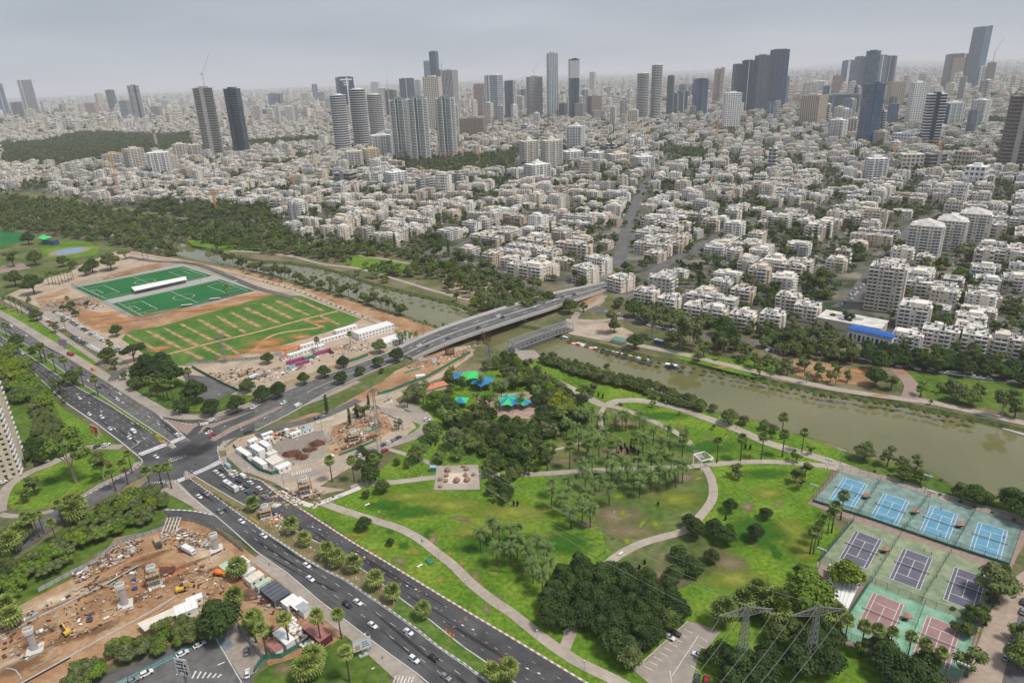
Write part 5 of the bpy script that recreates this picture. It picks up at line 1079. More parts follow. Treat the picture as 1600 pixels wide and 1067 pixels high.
def tower(xb, yb, ytop, wpx, style, body, trim, label, rot=None, ratio=.8, fh=3.8, lean=0, name='tower', parts=None):
 b = G(xb, yb); h = height_to(b, ytop); f = proj((b.x,b.y,h/2))[2]; app = wpx/FPX*f
 view = math.atan2(b.x, b.y); rot = random.uniform(.15, .6)*random.choice((-1,1))if rot is None else rot
 w = app/(math.cos(rot)+ratio*abs(math.sin(rot)))if style not in('round', 'lobed')else app; d = w*ratio if style not in('round', 'lobed')else w
 TOWERS_XY.append((b.x,b.y,app*.62)); root = empty(name, b, label, 'tower', rz=-view+rot, group=None)
 S = MB(); Tm = MB(); X = MB(); bm_, tm_ = tg[body], tg[trim]; fh = 6.4 if style in('bands', 'round', 'grid')else fh; n_ = max(3, int(h/fh)); fh = h/n_
 if style in('glass', 'vert', 'grid', 'slab'):
  S.box((0,0,h/2),(w,d,h), bm_)
 if style=='glass':
  for i in range(1, n_):
   if i%2==0:Tm.box((0,0,i*fh),(w+.4,d+.4,1.3), tm_)
  for s in(-1, 1):
   for t in(-1, 1):Tm.box((s*(w/2),t*(d/2),h/2),(.9,.9,h), tm_)
  for q in range(random.choice((1,2,3))):x_ = random.uniform(-.4, .4)*w; Tm.box((x_,0,h/2),(w*random.uniform(.04,.1),d+.9,h-2), random.choice((tg['shade'],tm_,tg['white'])))  # dark strips stand proud; their colour paints the shade of vertical recesses
  X.box((0,0,h+1.5),(w*.7,d*.7,4), tm_); Tm.box((0,0,h+.3),(w+.5,d+.5,1.2), tm_)
 elif style=='vert':
  k = max(3, int(w/7)); kd = max(3, int(d/7))
  for i in range(k+1):
   x = -w/2+w*i/k
   for t in(-1, 1):Tm.box((x,t*(d/2+.25),h/2+1),(2.2,.8,h+2), tm_)
  for i in range(kd+1):
   y = -d/2+d*i/kd
   for t in(-1, 1):Tm.box((t*(w/2+.25),y,h/2+1),(.8,2.2,h+2), tm_)
  X.box((0,0,h+2.5),(w*.5,d*.5,5), tm_)
 elif style in('grid', 'slab'):
  for(cx, cy, nx, ny, L_)in((0,-d/2,0,-1,w),(0,d/2,0,1,w),(-w/2,0,-1,0,d),(w/2,0,1,0,d)):
   tx, ty = -ny, nx; nb = max(2, int(L_/7)); bay = L_/nb
   for q in range(n_):
    for i in range(nb):
     s = -L_/2+(i+.5)*bay; z = (q+.5)*fh; ww, hh = bay*.3, fh*.26; o = .06
     if style=='slab' and i%2==0:
      rz = math.atan2(ty, tx); X.box((cx+tx*s+nx*.7,cy+ty*s+ny*.7,q*fh+.6),(bay*.9,1.4,1.1), tg['white' if trim!='white' else 'white'], rz, bottom=True); ww = bay*.42; hh = fh*.33
     Tm.face([(cx+tx*(s-ww)+nx*o,cy+ty*(s-ww)+ny*o,z-hh),(cx+tx*(s+ww)+nx*o,cy+ty*(s+ww)+ny*o,z-hh),(cx+tx*(s+ww)+nx*o,cy+ty*(s+ww)+ny*o,z+hh),(cx+tx*(s-ww)+nx*o,cy+ty*(s-ww)+ny*o,z+hh)], tg['shade'])
  X.box((0,0,h+2),(w*.4,d*.4,4.5), bm_)
 elif style=='bands':
  S.box((0,0,h/2),(w*.9,d*.9,h), bm_)
  for i in range(n_+1):
   j = (i%3-1)*.25; Tm.box((j,-j,min(h,i*fh+.35)),(w,d,1.7), tm_, bottom=True)
  X.box((0,0,h/2+2.5),(w*.22,d*1.03,h+5), tg['concrete']if body=='shade' else bm_); X.box((w*.1,0,h+2),(w*.4,d*.5,5), tm_)
 elif style in('round', 'lobed'):
  cs = [(0,0,w/2)]if style=='round' else[(w*.25*math.cos(t),w*.25*math.sin(t),w*.27)for t in(-.5,1.6,3.7)]
  for(cx, cy, r)in cs:
   P = [(cx+x,cy+y)for x, y in ringpts(14,r*.9,r*.9*(ratio if style=='round' else 1))]; S.prism(P, 0, h, bm_)
   for i in range(n_+1):
    P = [(cx+x,cy+y)for x, y in ringpts(14,r,r*(ratio if style=='round' else 1))]
    if style=='round' or i%1==0:Tm.prism(P, max(0,i*fh-(.7 if style=='round' else .55)), i*fh+(.8 if style=='round' else .45), tm_)
   if style=='lobed':
    for t in range(6):a = t*1.05; X.box((cx+r*math.cos(a),cy+r*math.sin(a),h/2+1),(1.4,1.4,h+4), tg['white'], a)
  if style=='lobed':X.cyl((0,0,h), w*.36, 3, tg['green'], 12); X.cyl((0,0,h+3), w*.34, 6, tg['green'], 12, r2=w*.08)
  else:X.cyl((0,0,h), w*.25, 4, tm_, 10)
 S.build('shaft', root);
 if Tm.f:Tm.build({'glass':'floor_bands','vert':'facade_fins','grid':'windows','slab':'windows','bands':'floor_slabs','round':'floor_slabs','lobed':'floor_slabs'}[style], root, kind='stuff')
 if X.f:
  if style=='slab' or style=='lobed':X.build('balcony_stacks' if style=='slab' else 'ribs', root, kind='stuff')
  else:X.build('roof_plant_room', root)
 if lean:pass
 return root, b, w, d, h
def crown(t, m, dh=8, k=.6, shape='box'):
 root, b, w, d, h = t; q = MB()
 if shape=='box':q.box((0,0,h+dh/2),(w*k,d*k,dh), tg[m])
 else:q.prism([(-w/2,-d/2),(w/2,-d/2),(w/2,d/2),(-w/2,d/2)], h, h+dh*.3, tg[m]);
 q.build('crown_screen', root)
for a in((8,183,131,16,'glass','blue','grey','blue glass tower cut by the left edge of the skyline'),(52,180,125,19,'glass','dark','white','slim pale-faced slab tower second from the left edge',.1),(31,184,160,15,'glass','dark','grey','short dark tower between the two leftmost tall towers'),
(101,183,164,9,'slab','brown','white','small brown block right of the leftmost pair of towers'),(147,180,161,21,'grid','pink','white','squat brown-pink block left of the slim dark banded tower'),(160,174,146,11,'grid','beige','white','narrow beige tower rising behind the squat pink block'),
(179,176,141,14,'bands','dark','grey','dark banded tower left of the white-and-dark striped tower'),(202,196,158,15,'vert','grey','concrete','grey finned block leaning on the striped tower left of the skyline'),(220,193,134,18,'bands','dark','white','white-and-dark striped tower standing alone over the far left houses'),
(336,246,138,31,'bands','shade','concrete','unfinished balconied tower with a crane on its roof'),(379,240,139,27,'bands','dark','grey','dark blue glass tower beside the crane-topped one'),(214,266,232,30,'slab','beige','white','beige stepped apartment block in front of the wooded strip'),(253,270,238,34,'slab','white','white','bright white apartment block beside the concrete chimney'),
(285,250,225,22,'slab','cream','white','cream block right of the bright white apartment block'),(310,248,226,22,'slab','cream','white','cream block at the foot of the crane-topped tower'),(180,262,240,26,'slab','beige','white','low beige block left of the stepped apartment block'),
(431,182,147,14,'glass','grey','blue','lone grey glass tower right of the dark blue pair'),(479,167,146,11,'grid','beige','white','small beige tower in the haze left of centre'),(495,163,132,8,'glass','blue','grey','thin blue tower in the haze left of the sign tower'),(441,175,147,7,'glass','dark','grey','very thin dark tower behind the lone grey glass one'),
(545,187,121,27,'glass','dark','blue','dark blue tower with a white sign across its top'),(537,236,149,27,'round','shade','white','front left of the three round striped towers'),(567,231,140,29,'round','shade','white','tallest of the three round striped towers'),(591,212,148,26,'round','shade','white','rear right of the three round striped towers'),
(631,247,157,30,'lobed','green','white','leftmost of the three lobed glass apartment towers'),(660,251,155,33,'lobed','green','white','middle and widest of the three lobed glass apartment towers'),(702,247,154,31,'lobed','green','white','rightmost of the three lobed glass apartment towers'),
(639,170,123,23,'glass','dark','blue','dark blue square tower behind the lobed glass towers'),(614,185,141,20,'bands','shade','concrete','unfinished dark tower between round and lobed towers'),(681,205,120,30,'grid','cream','white','pale cream tower with a grid of windows behind the lobed towers'),
(684,180,81,14,'glass','blue','grey','tallest blue tower in the centre-left cluster'),(672,176,96,9,'glass','grey','grey','grey wing tower joined left of the tallest blue tower'),(707,190,110,25,'vert','shade','white','tower with white vertical ribs right of the tallest blue one'),(691,180,110,9,'grid','brown','white','thin brown unfinished shaft beside the ribbed tower'),
(751,182,131,18,'grid','pink','white','pink-brown stone tower with a stepped top'),(774,190,118,28,'glass','grey','white','wide grey lattice-fronted glass tower left of centre'),(766,190,152,20,'vert','grey','white','low white-finned block at the foot of the lattice-fronted tower'),(798,186,127,16,'glass','dark','grey','dark glass tower just left of the brown crane tower'),
(740,215,184,42,'grid','brown','white','wide brown unfinished block right of the lobed towers'),(598,245,211,36,'slab','white','white','pair of white finned slabs at the foot of the round towers'),(581,255,232,26,'slab','yellow','white','yellow apartment block at the foot of the white slabs'),(555,262,236,28,'slab','cream','white','cream block left of the yellow apartment block'),
(541,287,270,38,'bands','shade','concrete','low dark office block with horizontal ribs'),(620,292,268,36,'slab','white','white','white block with dark balcony columns left of the grey slabs'),(665,304,278,28,'slab','concrete','white','left of the grey riverside slabs in the middle distance'),(694,299,275,26,'slab','beige','white','middle of the grey riverside slabs in the middle distance'),(717,293,271,24,'slab','concrete','white','right of the grey riverside slabs in the middle distance'),
(836,184,120,25,'grid','concrete','white','brown-grey concrete tower under construction left of the white spire tower'),(864,184,84,17,'vert','grey','white','tall slender white tower with a rounded crown'),(897,186,93,18,'bands','dark','grey','dark rounded tower with a pale striped upper third'),(926,146,113,10,'grid','beige','white','faint pale tower in the haze right of the dark rounded tower'),(929,185,150,22,'grid','brown','white','squat brown building site with cranes at centre'),(880,184,162,13,'glass','shade','grey','low dark block between the white and dark central towers'),(915,180,140,12,'glass','grey','white','grey block tucked right of the dark rounded tower'),
(1003,187,115,21,'round','shade','white','left of the twin horizontally striped towers'),(1024,185,102,19,'round','shade','white','right and taller of the twin horizontally striped towers'),(1046,183,119,11,'glass','green','grey','narrow dark green glass tower right of the striped twins'),(1065,177,143,16,'glass','dark','grey','short dark tower right of the narrow green one'),(1092,182,124,22,'glass','blue','dark','square blue-grey tower with a lower glass front'),(1118,162,108,9,'grid','pink','white','slim pink-beige tower with a dark cap'),(1126,162,106,7,'grid','beige','white','slim pale tower touching the pink-beige one'),
(1147,175,101,14,'glass','dark','grey','left dark tower of the blue-grey pair right of centre'),(1163,176,95,18,'glass','dark','blue','right and taller tower of the blue-grey pair right of centre'),(1141,202,145,28,'grid','white','white','white lattice-fronted tower standing before the dark pair'),(1184,176,87,22,'vert','dark','grey','finned dark blue tower left of the tall flat-topped one'),(1210,172,78,28,'glass','dark','blue','tall flat-topped dark blue tower right of centre'),(1222,165,120,14,'glass','blue','grey','blue block behind the tall flat-topped tower'),
(989,195,172,17,'grid','cream','white','small cream slab in front of the striped twins'),(827,260,220,30,'slab','cream','white','left half of the twin-domed beige towers'),(862,262,219,34,'slab','cream','white','right half of the twin-domed beige towers'),(900,236,197,29,'slab','white','white','white slab tower right of the twin-domed towers'),(895,254,236,34,'slab','white','white','white terrace block below the white slab tower'),(930,256,238,28,'slab','white','white','white block right of the terrace block'),(920,272,250,33,'slab','concrete','white','grey netted block in front of the white blocks'),(965,258,240,36,'slab','cream','white','long white block left of the boulevard'),(1005,262,244,34,'slab','white','white','long white block at the head of the boulevard'),(840,282,256,42,'slab','white','white','white balcony block before the twin-domed towers'),
(1321,154,95,22,'glass','blue','grey','leftmost tower of the clustered glass group on the right'),(1336,152,89,15,'glass','dark','grey','dark tower squeezed behind the round-fronted one'),(1352,175,80,23,'round','grey','blue','round-fronted tallest tower of the right-hand glass group'),(1371,152,87,14,'glass','grey','blue','grey tower right of the round-fronted one'),(1384,150,88,16,'glass','dark','grey','rightmost dark tower of the right-hand glass group'),
(1353,225,131,34,'bands','blue','grey','slender glass tower with white balconies down one side',.5),(1396,168,128,24,'vert','brown','beige','brown ribbed office tower right of the glass group'),(1425,196,129,24,'grid','white','white','white lattice tower with a glass back right of the brown one'),(1485,145,85,30,'glass','green','dark','wide green-framed tower with a brown face'),(1517,142,43,25,'glass','blue','grey','very tall wedge-shaped glass tower, highest in the picture'),(1540,150,98,12,'grid','brown','white','thin brown unfinished tower with a crane right of the wedge tower'),(1528,142,104,12,'glass','grey','white','pale banded tower behind the wedge tower'),
(1450,229,147,31,'bands','dark','white','dark tower with bright white balconies and slim fins'),(1485,198,160,30,'slab','white','white','stepped white tower behind the dark balconied one'),(1527,196,156,26,'slab','white','white','stepped white apartment tower near the right edge'),(1576,266,150,40,'bands','shade','brown','huge brown tower under construction at the right edge'),(1602,240,106,18,'bands','shade','concrete','unfinished tower cut by the right edge of the skyline'),
(1277,148,127,27,'slab','white','white','small white slab left of the right-hand glass group'),(1268,196,149,38,'vert','brown','beige','brown ribbed low office block right of the flat-topped tower'),(1303,160,118,12,'grid','pink','white','pale brown tower left of the right-hand glass group'),(1312,182,148,48,'glass','green','grey','wide green glass office block below the glass group'),(1416,228,208,44,'grid','white','white','low white hall-like block right of the balconied glass tower'),(1365,284,247,33,'slab','white','white','white-striped apartment block below the balconied glass tower'),(1522,290,259,32,'grid','white','white','white block with a grid of dark windows near the right edge'),
(1421,264,240,36,'grid','cream','white','cream block with dark slots left of the netted grey block'),(1458,263,240,36,'bands','shade','concrete','dark netted building site below the dark balconied tower'),(1307,216,187,28,'slab','white','white','white block with a grooved front below the office blocks'),(1205,272,232,14,'bands','shade','white','narrow dark-balconied block left of the park hill'),(1375,226,205,22,'slab','beige','white','beige block at the foot of the balconied glass tower'),(1505,262,236,30,'grid','beige','white','beige block left of the huge brown tower')):
 tt = tower(*a)
 if 'sign across' in a[7]:
  root, b, w, d, h = tt; q = MB(); q.box((0,-d/2-.5,h-12),(w*.8,.6,7), tg['white']); q.box((0,-d/2-.5,h-26),(w*.4,.6,5), tg['white']); q.box((0,-d/2-.5,h-38),(w*.34,.6,5), tg['white']); q.build('sign', root)
 if 'rounded crown' in a[7]or 'stepped top' in a[7]:crown(tt, a[6], 9, .5)
 if 'pale striped upper' in a[7]:
  root, b, w, d, h = tt; q = MB(); [q.box((0,0,h*.7+i*4),(w*1.04,d*1.04,2.2),tg['white'])for i in range(int(h*.3/4))]; q.build('striped_top', root)
 if 'brown face' in a[7]:root, b, w, d, h = tt; q = MB(); q.box((0,-d/2-.6,h*.5-4),(w*.72,1.2,h*.86), tg['brown']); q.build('stone_face', root)
 if 'domed' in a[7]:root, b, w, d, h = tt; q = MB(); q.ball((0,0,h+3), 6, tg['cream'], 10, 6); q.build('dome', root)
 if 'wedge' in a[7]and 'highest' in a[7]:
  root, b, w, d, h = tt; q = MB(); q.face([(-w/2,-d/2,h+.5),(w/2,-d/2,h+.5),(w/2,d/2,h+9),(-w/2,d/2,h+9)], tg['grey']); q.face([(-w/2,d/2,h),(-w/2,d/2,h+9),(w/2,d/2,h+9),(w/2,d/2,h)], tg['blue']); q.build('sloping_top', root)
 if 'unfinished' in a[7]or 'construction' in a[7]:
  root, b, w, d, h = tt; q = MB()
  for i in range(5):q.box((random.uniform(-.4,.4)*w,random.uniform(-.4,.4)*d,h+2),(1,1,random.uniform(4,9)), tg['concrete'])
  q.build('bare_columns', root, kind='stuff')
rq = random.Random(12); TLM = [(nm,G(*p))for nm, p in(('far left glass tower',(8,183)),('crane-topped tower',(336,246)),('sign tower',(545,187)),('lobed glass towers',(660,251)),('slender white tower',(864,184)),('striped twin towers',(1014,186)),('flat-topped blue tower',(1210,172)),('round-fronted tower',(1352,175)),('wedge tower',(1517,142)),('dark balconied tower',(1450,229)),('lone grey glass tower',(431,182)))]
for x0_, x1_, y0_, y1_, k_, hh_ in((30,330,172,205,9,22),(380,520,160,200,8,22),(520,800,165,205,26,36),(800,1000,165,200,14,28),(1000,1300,160,195,18,30),(1300,1600,150,215,26,34),(550,1600,205,245,14,16)):
 for _ in range(k_):
  x = rq.uniform(x0_, x1_); y = rq.uniform(y0_, y1_); p = G(x, y)
  if any(math.hypot(p.x-t[0],p.y-t[1])<t[2]+20 for t in TOWERS_XY):continue
  st = rq.choice(('glass','bands','grid','slab','vert')); bd = {'glass':rq.choice(('blue','dark','grey')), 'bands':rq.choice(('shade','dark')), 'grid':rq.choice(('cream','concrete','white')), 'slab':rq.choice(('cream','white')), 'vert':rq.choice(('grey','brown'))}[st]
  t = tower(x, y, y-hh_*rq.uniform(.55,1.2), rq.uniform(9,17), st, bd, 'white' if st!='glass' else 'grey', None, ratio=rq.uniform(.6,1), name='mid_rise_tower'); want(t[0], '%s mid-rise %s tower'%({'shade':'dark'}.get(bd,bd),{'glass':'glass','bands':'banded','grid':'gridded','slab':'balconied','vert':'ribbed'}[st]), 'tower', 'mid-rise towers between the tall ones', TLM)
b = G(245, 231); h = height_to(b, 202); mb = MB(); mb.cyl((0,0,0), 6, h-5, tg['concrete'], 14, r2=5); mb.cyl((0,0,h-5), 9, 5, tg['grey'], 14, r2=8); thing(mb, 'water_tower', 'round concrete water tower with a wider top left of the crane-topped tower', 'tower', b)
# cranes
cm = {'orange':mat('crane_orange',(.65,.28,.06),(.72,.34,.1),.6,1), 'red':mat('crane_red',(.5,.10,.06),(.55,.14,.08),.6,1), 'grey':mat('crane_grey',(.35,.35,.35),(.42,.42,.42),.6,1)}
def crane(x, y, ytop, az, col, label, jib=45, z0=0.0, luff=0, w=2.2):
 b = G(x, y, z0); m = cm[col]; h = max(20, height_to(Vector((b.x,b.y,0)),ytop)-z0); root = empty('tower_crane', b, label, 'crane', rz=az); q = MB()
 for s in(-1, 1):
  for t in(-1, 1):q.box((s*w/2,t*w/2,h/2),(.45,.45,h), m)
 n_ = int(h/(w*1.6))
 for i in range(n_):
  z = h*i/n_; z2 = h*(i+1)/n_
  for(p, r_)in(((-1,-1),(1,-1)),((1,-1),(1,1)),((1,1),(-1,1)),((-1,1),(-1,-1))):q.bar((p[0]*w/2,p[1]*w/2,z),(r_[0]*w/2,r_[1]*w/2,z2), .28, m)
 q.build('mast', root); q = MB(); d = Vector((math.cos(luff),0,math.sin(luff))); up = Vector((-math.sin(luff),0,math.cos(luff))); o = Vector((0,0,h))
 nj = 12
 for i in range(nj):
  a, c = o+d*jib*i/nj, o+d*jib*(i+1)/nj
  for s in(-.8, .8):q.bar(a+Vector((0,s,0)), c+Vector((0,s,0)), .4, m)
  q.bar(a+up*1.6, c+up*1.6, .4, m); q.bar(a+Vector((0,.8,0)), a+up*1.6, .25, m); q.bar(a+up*1.6, c+Vector((0,-.8,0)), .25, m)
 q.build('jib', root); q = MB(); q.bar(o, o-Vector((14,0,0)), 1.4, m, .8); q.box((-12,0,h-1.2),(4,2.2,3), tg['concrete'], bottom=True); q.build('counterweight', root)
 q = MB(); q.box((1.2,1.5,h-.5),(2,1.6,2.4), tg['white'], bottom=True); q.build('cab', root)
for a in((186,300,240,.4,'orange','thin orange crane among houses left of the dark office block',34),(338,330,300,1.0,'orange','small orange crane by the river trees left of the practice field',30),(661,290,262,2.0,'orange','orange crane mast behind the grey riverside slabs',30),(698,262,240,.2,'red','red crane at the foot of the rightmost lobed tower',40),(750,262,236,3.1,'orange','orange hammerhead crane right of the lobed towers',60),(460,300,276,1,'orange','orange crane left of the low dark office block',26),
(987,224,200,.5,'orange','orange crane over the long low site at centre',40),(1012,224,200,2.5,'orange','second orange crane over the long low site at centre',40),(928,216,192,1.5,'orange','orange crane before the squat brown building site',36),(1078,222,200,2.2,'orange','orange crane right of the long low site at centre',40),(1119,222,196,.3,'orange','orange crane before the white lattice-fronted tower',36),(1108,314,284,1.2,'orange','orange crane among white houses right of the boulevard',34),
(1397,245,225,.6,'orange','orange crane left of the cream block with dark slots',40),(1464,262,222,1.9,'orange','orange crane over the dark netted building site',34),(1572,262,150,2.4,'orange','big orange crane on the left face of the huge brown tower',34),(1592,262,124,.9,'red','big red crane on the right face of the huge brown tower',34)):crane(*a)
def roofcrane(xb, yb, yroof, ytop, az, col, label, jib=30, luff=1.1):
 b0 = G(xb, yb); hr = height_to(b0, yroof); b = Vector((b0.x,b0.y,hr)); crane_root = None
 ht = height_to(b0, ytop)-hr; m = cm[col]; root = empty('luffing_crane', b, label, 'crane', rz=az); q = MB(); mh = ht*.4
 for s in(-1, 1):
  for t in(-1, 1):q.box((s*1.1,t*1.1,mh/2),(.6,.6,mh), m)
 for i in range(6):q.bar((-1.1,-1.1,mh*i/6),(1.1,-1.1,mh*(i+1)/6), .4, m)
 q.build('mast', root); q = MB(); L_ = ht*.62/math.sin(luff)
 a, c = Vector((0,0,mh)), Vector((L_*math.cos(luff),0,mh+L_*math.sin(luff)))
 for s in(-.7, .7):q.bar(a+Vector((0,s,0)), c, .6, m);
 q.bar(a+Vector((-1.5,0,1)), c, .5, m); q.build('jib', root); q = MB(); q.box((-4,0,mh+1),(6,2,2.4), tg['concrete'], bottom=True); q.build('counterweight', root)
roofcrane(340, 246, 138, 83, .5, 'grey', 'luffing crane on the roof of the leftmost unfinished tower'); roofcrane(836, 184, 120, 97, 0, 'grey', 'luffing crane on the brown-grey concrete tower'); roofcrane(695, 180, 110, 88, 1.2, 'grey', 'luffing crane on the ribbed tower left of centre'); roofcrane(1541, 150, 98, 60, .2, 'red', 'luffing crane on the thin brown tower by the wedge tower'); roofcrane(610, 185, 141, 108, 1.5, 'grey', 'luffing crane on the unfinished tower behind the round towers'); roofcrane(1590, 240, 106, 83, 1.3, 'grey', 'luffing crane on the unfinished tower at the right edge')
# other buildings with a look of their own
def block_thing(x, y, spec, az, label, cat='building', tint=0.0, name='apartment_block', ytop=None, wpx=None, roof=None):
 b = G(x, y); w, d, fl, st = spec
 if ytop:fl = max(2, round(height_to(b,ytop)/3.1))
 B_ = make_block(w, d, fl, int(x), st); root = empty(name, b, label, cat, rz=az); root['tint'] = tint
 for k in('wall', 'balcony', 'windows', 'roof_equipment'):
  if B_[k].f:
   o = B_[k].build(k, root); o['tint'] = tint
   if k!='wall':o['kind'] = 'stuff'
 TOWERS_XY.append((b.x,b.y,max(w,d)*.62));
 if roof:
  q = MB(); h = B_['dim'][2]
  if roof=='pitched':
   for s in(-1, 1):q.face([(s*w/2,-d/2,h+.4),(s*w/2,d/2,h+.4),(0,d*.25,h+6),(0,-d*.25,h+6)][::s], MATS['flat_roof'])
   for s in(-1, 1):q.face([(-w/2,s*d/2,h+.4),(0,s*d*.25,h+6),(w/2,s*d/2,h+.4)][::s], MATS['flat_roof'])
  q.build('roof', root)
 return root, B_
AZC = -R(36)
block_thing(1378, 482,(26,20,9,0), AZC, 'tall beige block with stacked balconies above the blue-roofed hall', tint=.5, ytop=418)
block_thing(1393, 468,(14,22,9,3), AZC, 'narrow beige block pressed behind the tall balcony block', tint=.55, ytop=414)
for x, y, yt, w in((1440,402,350,30),(1480,388,343,28),(1517,376,335,30)):
 block_thing(x, y,(w,24,12,2), AZC, '%s of the three white towers with pitched glass roofs'%{1440:'left',1480:'middle',1517:'right'}[x], tint=.25, ytop=yt, roof='pitched', name='apartment_tower')
block_thing(-3, 738,(22,24,14,3), R(28), 'tall beige corner tower cut by the left edge above the hedge', tint=.45, ytop=614, name='apartment_tower')
b = G(1360, 536); root = empty('blue_roofed_hall', b, 'white two-storey hall with a bright blue roof edge and slot windows', 'hall', rz=AZC-.18); w, d, h = 31, 10, 9; q = MB(); q.box((0,0,h/2),(w,d,h), white); q.build('wall', root)
q = MB(); bl = mat('blue_roof_paint',(.02,.11,.42),(.03,.15,.5), .5, .5); q.box((0,0,h+.35),(w+.6,d+.6,.7), bl); q.face([(-w/2,-d/2-.6,h-1.2),(w/2,-d/2-.6,h-1.2),(w/2,-d/2+3,h+1.6),(-w/2,-d/2+3,h+1.6)], bl); q.build('roof', root)
for i in range(9):q = MB(); q.box((-w/2+2.6+i*3.1,-d/2-.05,3.6),(1.3 if i%2 else 2.0,.2,5), glassm); q.build('window', root)
TOWERS_XY.append((b.x,b.y,18))
b = G(1330, 512); root = empty('low_flat_hall', b, 'long low beige hall with a skylight behind the blue-roofed hall', 'hall', rz=AZC-.1); q = MB(); q.box((0,0,3.5),(46,22,7), MATS['tower_beige']); q.build('wall', root); q = MB(); q.box((0,0,7.2),(47,23,.6), MATS['flat_roof'], bottom=True); q.build('roof', root); q = MB(); q.box((-3,2,7.8),(20,5,.7), grey_sheet); q.build('skylight', root); TOWERS_XY.append((b.x,b.y,27))
for x, y, sp, az, t, lb in((1415,540,(18,18,3,1),AZC,.05,'plain white cube house right of the blue-roofed hall'),(1425,510,(20,22,6,2),AZC,.3,'pale grey balconied block above the plain white cube house'),(1465,538,(22,16,4,0),AZC,.3,'cream block with wide dark openings right of the white cube house'),(1520,545,(16,18,4,0),AZC,.2,'white block at the ficus row with roof full of tanks'),(1570,552,(16,16,4,2),AZC,.5,'tan block with a terracotta terrace at the ficus row'),
(1085,498,(15,15,4,0),AZC,.1,'small white block above the east end of the curved street'),(1117,503,(17,16,4,0),AZC,.3,'cream block left of the pair with white balconies'),(1160,512,(18,18,4,0),AZC,.15,'white four-storey block facing the river trees'),(1205,512,(16,16,4,0),AZC,.05,'white block with blue-grey windows above the parking strip'),(1260,498,(18,17,4,0),AZC,.1,'white block by the street bend left of the low beige hall'),(1230,482,(17,17,4,0),AZC,.2,'white block behind the one at the street bend'),
(970,452,(18,20,4,0),R(-50),.15,'white corner block at the north end of the road bridge'),(915,440,(20,18,5,0),R(-50),.1,'white five-storey block left of the bridge end'),(935,425,(24,16,5,0),R(-50),.05,'long white block behind the bridge-end block'),(1010,474,(18,16,4,0),AZC,.2,'white block with trees before it right of the bridge end'),(1045,486,(16,16,4,0),AZC,.3,'cream block fourth in the row from the bridge end'),
(855,432,(16,20,4,0),R(-50),.15,'white block among trees left of the bridge-end block'),(540,372,(26,16,5,2),R(-70),.15,'long white block with a brown stair tower near the river bend'),(480,368,(18,14,3,0),R(-70),.2,'low grey-fronted building at the left end of the river houses')):
 block_thing(x, y, sp, az, lb, tint=t)
def netmat(nm, c, fac):
 m = bpy.data.materials.new(nm); m.use_nodes = True; N = m.node_tree.nodes; L = m.node_tree.links; b = N['Principled BSDF']; b.inputs['Base Color'].default_value = c; b.inputs['Roughness'].default_value = .7
 t = N.new('ShaderNodeBsdfTransparent'); x = N.new('ShaderNodeMixShader'); x.inputs[0].default_value = fac; L.new(t.outputs[0], x.inputs[1]); L.new(b.outputs[0], x.inputs[2]); L.new(x.outputs[0], N['Material Output'].inputs[0]); return m
LAY[0] = 10
c0 = [G(1200+x/4,800+y/4)for x, y in((865,228),(1042,290),(935,480),(740,405))]
ax = ((c0[1]-c0[0])+(c0[2]-c0[3])); ax.normalize(); ay = Vector((-ax.y,ax.x,0))
crm = {'blue':(mat('court_green_blue',(.17,.26,.235),(.23,.32,.29),.85,.3,second=(.15,(.74,.78,.78),(1.08,1.06,1.05))),mat('court_blue',(.09,.25,.37),(.14,.31,.43),.8,.3)), 'purple':(mat('court_sage',(.22,.27,.17),(.28,.32,.21),.85,.3,second=(.15,(.74,.78,.75),(1.08,1.06,1.05))),mat('court_slate',(.10,.10,.135),(.135,.135,.17),.8,.3)), 'red':(mat('court_mint',(.20,.38,.27),(.25,.44,.32),.85,.3,second=(.15,(.74,.78,.75),(1.08,1.06,1.05))),mat('court_rose',(.27,.16,.15),(.32,.20,.19),.8,.3))}
ENC = {'blue':[(1314,735),(1400,757),(1500,787),(1598,822),(1577,884),(1480,853),(1360,812),(1270,784)], 'purple':[(1334,814),(1400,835),(1480,862),(1565,893),(1529,976),(1440,944),(1350,908),(1281,877)], 'red':[(1360,911),(1440,943),(1527,976),(1504,1062),(1400,1030),(1307,992)]}
sheet('court_walk',[(1312,728),(1602,818),(1600,850),(1530,985),(1508,1072),(1302,1000),(1276,880),(1328,812),(1262,786)], paving_red)
for k, P in ENC.items():sheet('court_ground', P, crm[k][0])
COURTS = [(1326.5,768,'blue'),(1391,795,'blue'),(1467.8,816.5,'blue'),(1545.6,843,'blue'),(1345.6,858,'purple'),(1424,887.7,'purple'),(1508.2,919.2,'purple'),(1376,962.5,'red'),(1465,1002,'red')]
zc = nextz(); zl = nextz(); chain2 = netmat('net_mesh',(.02,.02,.02,1), .4)
